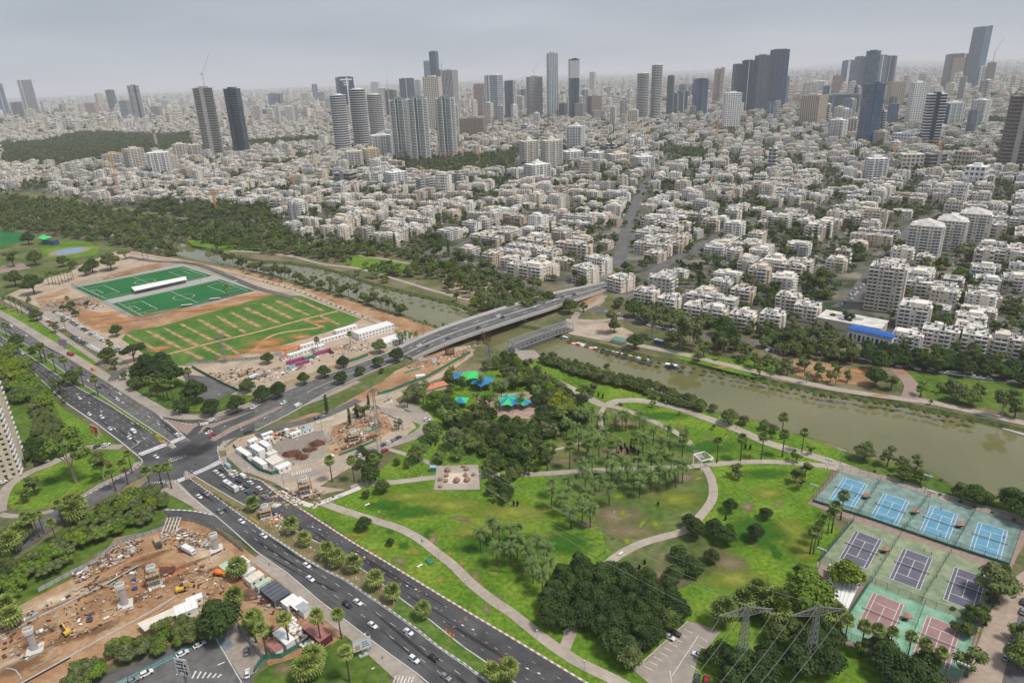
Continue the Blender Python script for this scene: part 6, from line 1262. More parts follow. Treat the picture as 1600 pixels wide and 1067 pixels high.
for x, y, k in COURTS:
 c = G(x, y); q = MB(); W2, L2 = 5.485, 11.885
 def pp(u, v, z):return tuple(c+ax*u+ay*v+Vector((0,0,z)))
 q.face([pp(-W2-.3,-L2-.3,zc),pp(W2+.3,-L2-.3,zc),pp(W2+.3,L2+.3,zc),pp(-W2-.3,L2+.3,zc)], crm[k][1]); o = q.build('tennis_court_surface', kind='structure')
 q = MB()
 def ln(a, b_, w=.11):
  d = Vector((b_[0]-a[0],b_[1]-a[1],0)).normalized(); nx, ny = -d.y*w, d.x*w; q.face([pp(a[0]-nx,a[1]-ny,zl),pp(b_[0]-nx,b_[1]-ny,zl),pp(b_[0]+nx,b_[1]+ny,zl),pp(a[0]+nx,a[1]+ny,zl)], paint)
 for u in(-W2, W2, -4.115, 4.115):ln((u,-L2),(u,L2))
 for v in(-L2, L2):ln((-W2,v),(W2,v))
 for v in(-6.4, 6.4):ln((-4.115,v),(4.115,v))
 ln((0,-6.4),(0,6.4)); q.build('court_lines', kind='structure')
 row = {'blue':'blue row nearest the river', 'purple':'slate-grey middle row', 'red':'rose-red front row'}[k]; i_ = [t for t in COURTS if t[2]==k].index((x,y,k)); root = empty('tennis_net', c, 'tennis net on the %s court from the left of the %s'%(('first','second','third','fourth')[i_],row), 'tennis net', rz=math.atan2(ax.y,ax.x), group='nets across the tennis courts')
 q = MB(); q.face([(-6.4,0,.05),(6.4,0,.05),(6.4,0,1),(-6.4,0,1)], chain2); q.build('netting', root); q = MB(); q.box((0,0,1.0),(12.8,.09,.09), white, bottom=True); q.build('headband', root)
 for s in(-1, 1):q = MB(); q.cyl((s*6.4,0,0), .07, 1.1, black, 6); q.build('post', root)
chain = netmat('chain_link',(.05,.13,.10,1), .22); postm = mat('green_post',(.03,.07,.05), None, .6); grpost = mat('grey_post',(.22,.23,.23), None, .5)
def fence(pts, h, label, mesh_m=None, post_m=None, sp=4.0, name='fence', cat='fence', low=None, group=None, px=True, sm=False):
 P = [G(*p)for p in pts]if px else pts; mesh_m = mesh_m or chain; post_m = post_m or postm
 if sm:P = smoothline(P, 4)
 o = P[0].copy(); root = empty(name, o, label, cat, group=group); A = MB(); T_ = MB(); pm = MB(); pm.cyl((0,0,0), .07, h+.1, post_m, 5); pme = pm.mesh('post'); np_ = 0
 for i in range(len(P)-1):
  a, b_ = P[i]-o, P[i+1]-o; L_ = (b_-a).length; k = max(1, int(L_/sp)); d = (b_-a)/k
  A.face([tuple(a+Vector((0,0,.05))),tuple(b_+Vector((0,0,.05))),tuple(b_+Vector((0,0,h))),tuple(a+Vector((0,0,h)))], mesh_m)
  T_.bar(a+Vector((0,0,h)), b_+Vector((0,0,h)), .07, post_m)
  if low:A.face([tuple(a+Vector((.05,.05,.05))),tuple(b_+Vector((.05,.05,.05))),tuple(b_+Vector((.05,.05,low[1]))),tuple(a+Vector((.05,.05,low[1])))], low[0])
  for j in range(k+(i==len(P)-2)):
   if np_<250:q = bpy.data.objects.new('post', pme); COL.objects.link(q); q.parent = root; q.location = a+d*j; np_+=1
 A.build('panel', root); T_.build('top_rail', root); return root
wind = mat('wind_screen',(.04,.17,.12),(.06,.21,.15), .8, .5)
E_ = ENC
fence([(1314,735),(1400,757),(1500,787),(1598,822)], 3.5, 'green chain-link fence between the blue courts and the river path'); fence([(1314,735),(1270,784)], 3.5, 'chain-link fence along the left end of the blue courts'); fence([(1270,784),(1360,812),(1480,853),(1577,884)], 3.5, 'chain-link fence with green screens between blue and grey courts', low=(wind,1.4)); fence([(1598,822),(1577,884)], 3.5, 'chain-link fence along the right end of the blue courts')
fence([(1334,814),(1281,877)], 3.5, 'green-screened fence at the left end of the grey courts', low=(wind,2.0)); fence([(1281,877),(1350,908),(1440,944),(1529,976)], 3.5, 'tall chain-link fence between grey and rose-red courts'); fence([(1565,893),(1529,976),(1504,1062)], 3.5, 'chain-link fence along the right side of the grey and red courts'); fence([(1360,911),(1307,992)], 3.5, 'green-screened fence at the left end of the red courts', low=(wind,2.0)); fence([(1307,992),(1400,1030),(1504,1062)], 3.5, 'chain-link fence along the front of the red courts behind the palms')
for a, b_, lb in(((1376,752),(1340,806),'first'),((1452,775),(1412,830),'second'),((1523,800),(1490,857),'third')):fence([a,b_], 3.0, '%s divider fence from the left between the blue courts'%lb)
for a, b_, lb in(((1407,838),(1362,910),'left'),((1486,864),(1438,942),'right')):fence([a,b_], 3.0, '%s divider fence between the grey courts'%lb)
fence([(1445,945),(1412,1032)], 3.0, 'divider fence between the two rose-red courts')
umb_m = mat('rust_parasol',(.34,.16,.12),(.4,.2,.15), .8, 1)
for x, y, lb in((1354,779,'first blue court pair'),(1430,803,'second blue court pair'),(1500,824,'third blue court pair'),(1383,863,'left grey courts'),(1417,968,'rose-red courts')):
 b = G(x, y); root = empty('parasol', b, 'brown-red parasol with seats beneath between the %s'%lb, 'parasol', group='parasols between the tennis courts'); q = MB(); q.cyl((0,0,2.1), 1.7, .7, umb_m, 8, r2=.08); q.build('canopy', root); q = MB(); q.cyl((0,0,0), .05, 2.3, black, 6); q.build('pole', root)
 for s in(-1, 1):bb = MB(); bb.box((0,0,.45),(1.8,.45,.08), black, bottom=True); bb.box((0,.2,.7),(1.8,.06,.5), black, bottom=True); [bb.box((t*.8,0,.22),(.08,.4,.44),black)for t in(-1,1)]; thing(bb, 'bench', 'dark bench on the %s side under the parasol of the %s'%('left' if s<0 else 'right',lb), 'bench', b+Vector((s*1.3,.4*s,0)), group='benches under the parasols')
P = [G(1295,893), G(1344,915), G(1322,962), G(1296,945)]; c = sum(P, Vector())/4; root = empty('tennis_clubhouse', c, 'flat white-roofed clubhouse left of the tennis courts under trees', 'building'); q = MB(); q.prism([((p-c).x,(p-c).y)for p in P], 0, 3.2, grey_sheet); q.build('wall', root); q = MB(); q.prism([((p-c).x*1.06,(p-c).y*1.06)for p in P], 3.2, 3.5, grey_sheet, top=white); q.build('roof', root)
for i in range(1, 6):
 q = MB(); a = (P[0]-c).lerp(P[1]-c, i/6); b_ = (P[3]-c).lerp(P[2]-c, i/6); q.bar(a+Vector((0,0,3.56)), b_+Vector((0,0,3.56)), .12, grey_sheet); q.build('roof_seam', root)
def lamp(x, y, h, label, kind='double', az=0.0, cat='street lamp', group=None, zpx=True, name='street_lamp', base=None):
 b = base if base is not None else(G(x,y,h)if zpx else G(x,y)); b = Vector((b.x,b.y,base.z if base is not None else 0)); root = empty(name, b, label, cat, rz=az, group=group); q = MB(); q.cyl((0,0,0), .14 if h>6 else .07, h, grpost, 6, r2=.07 if h>6 else .05); q.build('pole', root)
 if kind=='globe':q = MB(); q.ball((0,0,h+.15), .28, white, 8, 5); q.build('lamp_head', root); return root
 if kind=='flood':
  q = MB(); q.box((0,0,h+.3),(3.6,.3,.2), grpost, bottom=True); [q.box((-1.5+i,.1,h+.7),(.7,.3,.6),white,bottom=True)for i in range(4)]; q.build('lamp_bank', root); return root
 for s in((-1,1)if kind=='double' else(1, )):
  q = MB(); q.bar((0,0,h-.3),(s*1.9,0,h+.35), .09, grpost); arm_ = q.build('arm', root); q = MB(); q.box((s*2.2,0,h+.38),(1.0,.35,.16), white, bottom=True); q.build('lamp_head', arm_)
 return root
LAMPS = []
for x, y in((494,826),(563,869),(643,919),(731,981),(833,1049)):LAMPS.append((lamp(x,y,10,None,'double',R(-30)),'tall double-arm street lamp','street lamps in the highway median'))
for x, y in((592,800),(643,834),(685,862),(726,905),(778,942),(839,985),(913,1032),(665,712),(714,715),(893,735),(659,744),(960,800),(1040,628),(1095,654),(1140,672),(1240,705),(1318,728),(1290,735),(1000,1010),(541,790),(1030,658),(1370,745)):LAMPS.append((lamp(x,y,4.2,None,'globe'),'thin park lamp with a white globe','park lamps along the paths'))
for x, y in((282,640),(340,615),(390,596),(345,668),(372,668),(459,690),(421,690),(440,740),(386,735),(500,650),(575,985),(592,1040),(388,570),(405,545)):LAMPS.append((lamp(x,y,9,None,'single',random.uniform(0,6)),'grey single-arm street lamp','single-arm street lamps'))
for i in range(2, len(T)-1, 3):LAMPS.append((lamp(0,0,9,None,'single',R(-40),base=T[i]+(B_[i]-T[i])*.02 if hasattr(T,'__len__')and not isinstance(T,MB)else None),'lamp post on the road bridge parapet','lamp posts along the road bridge'))
for o, lk, gr in LAMPS:want(o, lk, 'street lamp', gr)
FL = []
for x, y, yb in((178,434,465),(242,457,488),(312,420,440),(370,440,458)):
 b = G(x+(4 if x<250 else 1), yb); h = height_to(b, y); FL.append(lamp(0,0,min(22,h),None,'flood',.6,base=b,name='floodlight_mast'))
for o in FL:want(o, 'tall floodlight mast beside the green pitches', 'floodlight', 'floodlight masts round the football pitches')
FT = []
for x, y in((1295,720),(1272,760),(1316,705),(1450,745),(1338,905),(1545,905),(1505,1040),(1455,770),(1284,860)):FT.append(lamp(x,y,9,None,'flood',math.atan2(ax.y,ax.x)))
for o in FT:want(o, 'slim floodlight pole by the tennis courts', 'floodlight', 'floodlight poles round the tennis courts')
fence([(112,449),(285,412),(402,453)], 5, 'tall mesh fence round the far side of the football pitches', sp=6, post_m=grpost); fence([(402,453),(218,503),(112,449)], 5, 'tall mesh fence round the near side of the football pitches', sp=6, post_m=grpost)
P = [G(205,449,4), G(290,432,4), G(292,437,4), G(210,455,4)]; c = (P[0]+P[2])/2; c.z = 0; root = empty('grandstand_canopy', c, 'long white canopy roof over the stand between the two football pitches', 'canopy'); q = MB(); q.prism([((p-c).x,(p-c).y)for p in P], 4, 4.3, white, bottom=True); q.face([tuple(Vector(((p-c).x,(p-c).y,3.98)))for p in P][::-1], white); q.build('roof', root)
for i in range(8):
 t_ = (i+.5)/8; q = MB(); p = (P[0].lerp(P[1],t_).lerp(P[3].lerp(P[2],t_),.5)-c); q.cyl((p.x,p.y,0), .12, 4, grpost, 6); q.build('column', root)
q = MB(); a, b_ = P[0].lerp(P[3], .5)-c, P[1].lerp(P[2], .5)-c;
for i in range(3):q.bar((a.x,a.y+1.0*i-1,.5+.4*i),(b_.x,b_.y+1.0*i-1,.5+.4*i), .9, concrete, .8)
q.build('tiers', root)
for Q, nm in((PB,'far'),(PF,'near')):
 for u, sd in((.05,'left'),(.95,'right')):
  p = lerp2(Q, u, .5); e0 = (lerp2(Q,u,.56)-lerp2(Q,u,.44)).normalized(); q = MB(); A, Bq = -e0*3.66, e0*3.66; q.bar(A, A+Vector((0,0,2.44)), .14, white); q.bar(Bq, Bq+Vector((0,0,2.44)), .14, white); q.bar(A+Vector((0,0,2.44)), Bq+Vector((0,0,2.44)), .14, white); o = lerp2(Q, .5, .5); bk = (p-o).normalized()*1.6
  for s in(A, Bq):q.bar(s+Vector((0,0,2.44)), s+bk, .07, white)
  q.bar(A+bk, Bq+bk, .07, white); thing(q, 'football_goal', 'white football goal at the %s end of the %s green pitch'%(sd,nm), 'goal', p, group='goals on the football pitches')
for x, y, lb in((292,479,'left'),(336,469,'right')):
 b = G(x, y); root = empty('dugout', b, '%s white curved dugout shelter on the near touchline'%lb, 'dugout', rz=.25); q = MB(); w = 10
 for i in range(5):
  a0, a1 = R(18*i), R(18*(i+1)); q.face([(-w/2,1-1.6*math.sin(a1),.2+1.9*math.cos(a1-.0)if False else .3+1.7*math.cos(R(90)-a1)),(w/2,1-1.6*math.sin(a1),.3+1.7*math.sin(a1)),(w/2,1-1.6*math.sin(a0),.3+1.7*math.sin(a0)),(-w/2,1-1.6*math.sin(a0),.3+1.7*math.sin(a0))], white)
 q.box((0,1.0,1.0),(w,.1,2), white); q.box((0,0,2.0),(w,2.2,.1), white, bottom=True); q.build('shell', root); q = MB(); q.box((0,.4,.45),(w-.6,.5,.1), black, bottom=True); q.build('bench', root)
# vehicles
carp = {'white':mat('car_white',(.70,.71,.72),None,.25,spec=.6), 'black':mat('car_black',(.015,.016,.02),None,.2,spec=.6), 'dark':mat('car_dark_grey',(.05,.055,.065),None,.25,spec=.6), 'silver':mat('car_silver',(.34,.35,.36),None,.25,metal=.5,spec=.6),
'red':mat('car_red',(.35,.02,.025),None,.25,spec=.6), 'blue':mat('car_blue',(.03,.09,.22),None,.25,spec=.6), 'lightblue':mat('car_light_blue',(.28,.47,.55),None,.3,spec=.5), 'green':mat('car_green',(.10,.30,.12),None,.3,spec=.5), 'orange':mat('car_orange',(.6,.2,.05),None,.4)}
tyre = mat('tyre',(.02,.02,.02), None, .8); lightm = mat('headlight_glass',(.75,.75,.72), None, .2, spec=.6); tailm = mat('tail_light',(.4,.02,.02), None, .3)
def loft(mb, secs, m, cap=True):
 """sections: list of (x, halfwidth, z0, z1) along x -> rounded hull"""
 i0 = len(mb.v); k = mb.mi(m)
 for x, w, z0, z1 in secs:
  mb.v+=[(x,-w,z0),(x,-w,z0+(z1-z0)*.75),(x,-w*.86,z1),(x,w*.86,z1),(x,w,z0+(z1-z0)*.75),(x,w,z0)]
 for s in range(len(secs)-1):
  a = i0+s*6
  for q in range(5):mb.f.append((a+q,a+q+1,a+7+q,a+6+q)[::-1]); mb.m.append(k)
 if cap:
  mb.f.append(tuple(i0+q for q in range(6))[::1]); mb.m.append(k); e = i0+(len(secs)-1)*6; mb.f.append(tuple(e+q for q in reversed(range(6)))); mb.m.append(k)
def car_parts(kind, col):
 P = {}; c = carp[col]; b = MB(); g = MB()
 if kind=='car':
  loft(b,[(-2.2,.74,.35,.82),(-2.1,.86,.25,.95),(-1.3,.9,.22,1.02),(.9,.9,.22,1.0),(1.9,.86,.25,.84),(2.22,.7,.35,.66)], c); loft(g,[(-1.75,.68,.95,1.0),(-1.2,.76,.95,1.4),(.15,.76,.95,1.42),(.95,.72,.95,1.0)], glassm); b.box((-.5,0,1.44),(1.45,1.28,.06), c); wx, wr, hw = 1.35, .33, .86
 elif kind=='suv':
  loft(b,[(-2.25,.8,.4,1.0),(-2.15,.92,.3,1.12),(-1.3,.95,.28,1.15),(1.0,.95,.28,1.12),(2.0,.9,.3,.98),(2.3,.76,.4,.8)], c); loft(g,[(-2.05,.76,1.1,1.2),(-1.8,.82,1.1,1.66),(.3,.82,1.1,1.68),(1.05,.78,1.1,1.15)], glassm); b.box((-.75,0,1.7),(2.0,1.4,.07), c); wx, wr, hw = 1.4, .38, .9
 elif kind=='van':
  loft(b,[(-2.5,.92,.4,2.0),(-2.4,.97,.3,2.15),(1.3,.97,.3,2.15),(1.9,.95,.3,1.5),(2.5,.88,.35,1.05)], c); g.face([(1.42,-.8,2.02),(1.95,-.84,1.45),(1.95,.84,1.45),(1.42,.8,2.02)], glassm); [g.box((.7,s*.96,1.6),(1.3,.06,.5),glassm,bottom=True)for s in(-1,1)]; wx, wr, hw = 1.6, .38, .93
 elif kind=='bus':
  loft(b,[(-6,1.2,.4,2.9),(-5.9,1.27,.35,3.05),(5.8,1.27,.35,3.05),(6,1.18,.45,2.9)], c); [g.box((0,s*1.27,2.0),(11.2,.06,.95),glassm,bottom=True)for s in(-1,1)]; g.box((5.98,0,1.9),(.08,2.2,1.3), glassm, bottom=True); b.box((-2,0,3.2),(2.6,1.7,.35), MATS['car_silver']); b.box((2.5,0,3.15),(1.2,1.2,.2), MATS['car_silver']); wx, wr, hw = 3.6, .5, 1.2
 elif kind=='truck':
  loft(b,[(1.8,1.15,.6,2.4),(1.9,1.2,.5,2.6),(3.2,1.2,.5,2.5),(3.6,1.1,.5,1.6)], c); b.box((-1.2,0,.75),(6,1.0,.3), black, bottom=True); b.box((-1.3,0,1.8),(5.6,2.4,1.8), MATS['timber']if col=='dark' else c, bottom=True); g.face([(3.22,-1.0,2.4),(3.6,-1.0,1.65),(3.6,1.0,1.65),(3.22,1.0,2.4)], glassm); wx, wr, hw = 2.3, .5, 1.1
 P['body'] = b; P['glass'] = g; return P, wx, wr, hw
CARM = {}
def wheelmesh(wr):
 q = MB(); i = len(q.v)
 for s in(-.12, .12):
  for a in range(10):q.v.append((wr*math.cos(a*.6283),s,wr*math.sin(a*.6283)))
 k = q.mi(tyre)
 for a in range(10):q.f.append((a,(a+1)%10,10+(a+1)%10,10+a)); q.m.append(k)
 q.f.append(tuple(range(10))); q.m.append(k); q.f.append(tuple(range(19,9,-1))); q.m.append(k); return q.mesh('wheel')
CN = [0]
def car(x, y, hd, col='white', kind='car', z=0.0, look=None, group='cars and vans on the roads', base=None, cat=None, rz=None, parts=True, label=None):
 if(kind, col)not in CARM:
  P, wx, wr, hw = car_parts(kind, col); L_ = {'car':2.2, 'suv':2.27, 'van':2.48, 'bus':6.0, 'truck':3.58}[kind]; hl = MB(); hl.box((0,0,0),(.1,.3,.16), lightm, bottom=True); tl = MB(); tl.box((0,0,0),(.1,.25,.2), tailm, bottom=True)
  CARM[(kind,col)] = (P['body'].mesh('car_body',True if False else False), P['glass'].mesh('car_glass'), wheelmesh(wr), wx, wr, hw, hl.mesh('headlight'), tl.mesh('tail_light'), L_)
 bm, gm, wm_, wx, wr, hw, hl, tl, L_ = CARM[(kind,col)]; p = base if base is not None else G(x, y, z+.6); p = Vector((p.x,p.y,z+.28))
 nm = {'car':'car', 'suv':'car', 'van':'van', 'bus':'bus', 'truck':'truck'}[kind]; o = empty(nm, p, None, nm if kind!='suv' else 'car', rz=hd if rz is None else rz)
 def part(n_, me, loc=(0,0,0)):
  q = bpy.data.objects.new(n_, me); COL.objects.link(q); q.parent = o; q.location = loc; return q
 part('body', bm); part('glass', gm)
 if parts:
  for s in(-1, 1):
   for t in(-1, 1):part('wheel', wm_,(s*wx,t*hw,wr))
   part('headlight', hl,(L_-.02,s*hw*.72,.68 if kind!='bus' else .9)); part('tail_light', tl,(-L_+.02,s*hw*.72,.8))
 cw = {'dark':'dark grey', 'lightblue':'light blue'}.get(col, col); vis = {'car':'saloon car', 'suv':'tall car', 'van':'van', 'bus':'city bus', 'truck':'truck'}[kind]
 if label:o['label'] = label; o['group'] = group
 else:want(o, look or '%s %s on the carriageway'%(cw,vis), nm, group)
 return o
def hdg(a, b):d = G(*b)-G(*a); return math.atan2(d.y, d.x)
HN = hdg((60,560),(240,670)); HS = hdg((420,835),(720,1035)); HC = hdg((640,548),(410,655))
def cars(L_, ox, oy, k, hd, z=0, **kw):
 for q in L_:car(ox+q[0]/k, oy+q[1]/k, hd, q[2], q[3]if len(q)>3 else 'car', z=z, **kw)
cars([(140,50,'white'),(118,90,'white','van'),(328,218,'black'),(497,330,'white'),(558,430,'white'),(637,450,'white','suv'),(687,522,'white'),(807,577,'white'),(835,540,'white','van')], 0, 540, 4, HN)
cars([(453,138,'dark'),(517,178,'dark','suv'),(550,222,'white'),(620,258,'dark'),(747,302,'white'),(733,340,'white'),(1105,560,'white','suv')], 0, 540, 4, HN+math.pi)
car(16, 511, HN+math.pi, 'white', 'truck'); car(41, 525, HN+math.pi, 'white'); car(64, 541, HN+math.pi, 'white', 'suv'); car(110, 554.5, HN+math.pi+.1, 'red', 'truck', label='red flatbed truck parked on the verge below the pink billboard', group='trucks'); car(146, 578, HN, 'orange', 'van', label='small orange and brown van parked on the pavement by the junction footpath', group='vans')
car(244, 714, hdg((240,710),(262,722)), 'white', 'car', look='white car turning inside the junction'); car(241, 762, hdg((230,768),(260,755)), 'white', 'car'); car(330, 656, HC+math.pi, 'white')
for x, y, c in((323,671,'dark'),(326,676,'white'),(331,680,'red')):car(x, y, HC, c, look=None)
car(396, 637, HC, 'white'); car(387, 675, HC+math.pi, 'dark', 'suv'); car(443, 630, HC, 'white', 'suv'); car(466, 634, HC+math.pi, 'white', 'van')
cars([(95,545,'lightblue','van'),(40,580,'dark'),(165,600,'white'),(135,637,'white','suv'),(40,640,'white'),(240,645,'white','van'),(200,688,'black'),(315,703,'white'),(222,755,'white'),(275,735,'dark'),(400,757,'white'),(290,798,'blue'),(372,795,'dark'),(445,840,'silver'),(-15,600,'white')], 340, 640, 6.154, HS+math.pi, look=None)
car(361, 762, HS+math.pi, 'white', 'bus', label='long white city bus waiting in the queue at the junction', group='buses')
cars([(1245,945,'white'),(1290,928,'silver'),(1375,1042,'silver','suv'),(1418,1028,'dark')], 0, 540, 4, HS)
cars([(48,150,'white'),(318,335,'white'),(340,418,'white'),(570,580,'black','suv'),(637,565,'white'),(730,708,'white'),(953,750,'white'),(988,922,'white','suv'),(1112,912,'black'),(1185,1030,'silver'),(-90,60,'white')], 400, 800, 4, HS)
BR = hdg((660,540),(920,450))
for x, y, c, z, s in((655,540,'white',3.5,0),(669,541,'dark',3.5,1),(700,529,'dark',5.5,1),(747,512,'dark',6.5,1),(779,494,'white',6.5,0),(785,496,'black',6.5,0),(835,480,'white',6.5,1),(866,469.5,'white',6,0),(878,464.5,'dark',5.0,0),(897,460.5,'dark',4.0,1)):
 car(x, y, BR+(math.pi if s==0 else 0), c, z=z, look='%s car on the road bridge'%c, group='cars on the bridge')
pk = ['white', 'white', 'silver', 'white', 'dark', 'white', 'blue', 'white', 'silver', 'red']
hp = hdg((85,500),(170,555))
for i, q in enumerate([(570,318),(590,330),(608,343),(628,352),(648,366),(668,374),(700,385),(716,396),(733,408),(748,418),(765,430),(780,440),(803,455),(828,468),(848,480),(870,493),(895,508),(945,543),(965,552),(985,562),(1010,572),(1032,588),(1050,600),(1070,610),(1090,620),(1200,672),(1212,690),(1225,705),(1238,722),(445,380),(462,392),(482,402),(505,415),(640,490),(765,575),(785,585),(805,596),(825,608),(845,620),(862,630),(885,645),(905,658),(925,668),(945,680),(965,692),(985,702),(1005,712),(1025,722),(1045,735)]):
 col = 'green' if i==41 else 'red' if i==32 else random.choice(pk[:9]); car(q[0]/6.667, 440+q[1]/6.667, hp+R(80), col, random.choice(('car','car','suv')), look='%s car parked by the parking lane'%{'dark':'dark grey'}.get(col,col), group='cars parked along the sports ground lane')
cars([(890,575,'dark'),(857,592,'silver'),(828,605,'white'),(800,618,'dark'),(655,685,'white'),(680,673,'silver'),(600,700,'white'),(630,692,'dark'),(725,655,'silver'),(805,655,'red')], 400, 540, 4, hdg((560,715),(625,680)), look=None, group='cars parked by the works trench')
car(667, 656.5, 0, 'white', 'suv'); car(496, 652.5, 0.6, 'dark')
cars([(1245,830,'white'),(1140,885,'white'),(915,1010,'white','suv'),(830,1055,'silver')], 0, 800, 4, hdg((228,1052),(312,1007)), look=None, group='cars in the lower left car park')
cars([(1540,870,'silver','car'),(1545,1010,'white')], 0, 800, 4, 1.9, look='small parked vehicle', group='cars in the lower left car park')
car(1046, 995, hdg((1040,990),(1058,1000)), 'white', label='white car at the top bay of the pylon car park', group='cars in the pylon car park'); car(1056, 989.5, hdg((1040,985),(1066,997)), 'dark', label='dark car right of the white one at the top of the pylon car park', group='cars in the pylon car park'); car(1091, 1023, 2.6, 'white', label='white car half under the small tree in the pylon car park', group='cars in the pylon car park'); car(1090, 1060, 1.2, 'dark', label='dark car at the bottom edge of the pylon car park', group='cars in the pylon car park'); car(1104, 1063, 1.2, 'red', label='red car at the bottom edge of the pylon car park', group='cars in the pylon car park')
es = hdg((1570,1030),(1595,960))
cars([(1595,620,'silver'),(1555,715,'blue'),(1530,785,'silver','suv'),(1505,850,'black'),(1485,905,'silver'),(1600,560,'dark')], 1200, 800, 4, es, look=None, group='cars parked on the east street')
hw_ = hdg((45,738),(90,718))
cars([(240,740,'black','suv'),(303,715,'white'),(15,855,'white'),(60,820,'dark','suv'),(100,800,'black'),(605,630,'dark'),(665,622,'white','suv')], 0, 540, 4, hw_, look=None, group='cars parked round the island lawn')
rr = random.Random(5)
def rowcars(a, b, n_, group, look, off=0.0, hd=None):
 A, Bp = G(*a), G(*b); h0 = math.atan2((Bp-A).y,(Bp-A).x)
 for i in range(n_):
  if rr.random()<.15:continue
  p = A.lerp(Bp,(i+.5)/n_); c = rr.choice(pk); car(0, 0, h0 if hd is None else h0+hd, c, rr.choice(('car','suv')), base=p, look='%s car %s'%({'dark':'dark grey'}.get(c,c),look), group=group, parts=False)
rowcars((945,488),(1010,502), 9, 'cars parked under the river trees', 'by the river trees'); rowcars((1010,509),(1090,525), 10, 'cars parked under the river trees', 'by the river trees'); rowcars((1195,548),(1250,556), 9, 'cars parked under the river trees', 'by the river trees', hd=1.4); rowcars((1330,470),(1350,445), 9, 'cars parked by the tall balcony block', 'parked by the tall balcony block'); rowcars((1315,478),(1338,452), 9, 'cars parked by the tall balcony block', 'parked by the tall balcony block')
rowcars((1400,573),(1560,596), 16, 'cars parked along the ficus street', 'parked along the ficus street'); rowcars((700,412),(790,437), 14, 'cars parked on the far river road', 'parked on the far river road'); rowcars((455,378),(520,386), 12, 'cars parked on the far river road', 'parked on the far river road', hd=1.5); rowcars((375,600),(420,585), 4, 'cars in the container yard', 'standing in the container yard'); rowcars((350,690),(372,680), 0, '', '')
# site cabins, containers, works
def cabin(x, y, L_, Wd, h, rz, label, wallc=None, roofc=None, win=True, name='site_cabin', cat='cabin', group=None, z=0.0, floors=1):
 b = G(x, y, z+h); b = Vector((b.x,b.y,z)); root = empty(name, b, label, cat, rz=rz, group=group); wallc = wallc or white; roofc = roofc or white
 q = MB(); q.box((0,0,h/2),(L_,Wd,h), wallc, bottom=z>0); [q.box((s*L_/2,t*Wd/2,h/2),(.16,.16,h+.04),grey_sheet)for s in(-1,1)for t in(-1,1)]; q.build('wall', root)
 q = MB(); q.box((0,0,h+.07),(L_+.25,Wd+.25,.14), roofc, bottom=True)
 for i in range(int(L_/2.4)):q.box((-L_/2+1.2+i*2.4,0,h+.16),(.08,Wd,.05), grey_sheet)
 q.build('roof', root)
 if win:
  for f in range(floors):
   for i in range(int(L_/3)):
    q = MB(); q.box((-L_/2+1.5+i*3,0,(f+.58)*h/floors),(1.1,Wd+.08,.85), glassm, bottom=True); q.build('window', root)
 else:
  q = MB()
  for i in range(int(L_/.6)):q.box((-L_/2+.3+i*.6,0,h/2),(.2,Wd+.1,h-.3), wallc)
  q.build('ribs', root, kind='stuff')
 return root
magenta = mat('magenta_container',(.30,.06,.16),(.36,.09,.2), .6, .5); mint = mat('mint_roofing',(.38,.52,.36),(.44,.58,.42), .7, .5); rustroof = mat('rust_red_sheet',(.30,.12,.10),(.38,.17,.14), .75, .4); tarp = mat('grey_tarp',(.07,.08,.095),(.10,.11,.125), .7, .3); bagm = mat('white_bag',(.66,.64,.58),(.78,.76,.70), .85, 1.0)
CB = hdg((548,515),(612,497)); JX = hdg((370,700),(425,735)); JY = JX+math.pi/2
cabin(583, 512, 33, 11, 5.6, CB, 'long two-storey white cabin block beyond the container yard', floors=2); cabin(617, 527, 26, 12, 3.4, CB, 'single-storey white cabin hall nearest the road bridge'); cabin(540, 512, 20, 5, 3, CB, 'small white cabin left of the two-storey cabin block')
cabin(505, 530, 42, 3.2, 2.8, CB, 'long low white cabin row with blue strips along the field'); cabin(478, 546, 30, 3.4, 2.8, CB, 'white container row behind the orange gate frame'); cabin(461, 553, 9, 3, 2.7, CB, 'white cabin by the orange gate frame', roofc=mint); cabin(446, 556, 8, 5, 2.6, CB, 'low red-and-white cabin left of the orange gate frame', roofc=rustroof)
for i, (x, y, L_, c, lb)in enumerate(((503,548,14,magenta,'magenta container lying farthest right in the container yard'),(461,561,13,magenta,'upper of two magenta containers below the orange gate'),(467,566,15,magenta,'lower of two magenta containers below the orange gate'),(455,571,5,carp['lightblue'],'light blue container end at the magenta pair'),(482,557,8,green_sheet,'dark green container between magenta containers'))):
 cabin(x, y, L_, 2.6, 2.6, CB, lb, wallc=c, roofc=c, win=False, name='shipping_container', cat='container')
b = G(458, 551); root = empty('gate_frame', b, 'bright orange gate frame over the container yard entrance', 'gate', rz=CB); q = MB(); q.box((0,0,4.6),(12,1.4,.8), orange_plastic, bottom=True); q.build('beam', root); [(lambda q,s:(q.box((s*5.6,0,2.1),(.8,1.2,4.2),orange_plastic),q.build('leg',root)))(MB(),s)for s in(-1,1)]
J = lambda X, Y:(340+X/6.154, 640+Y/6.154)
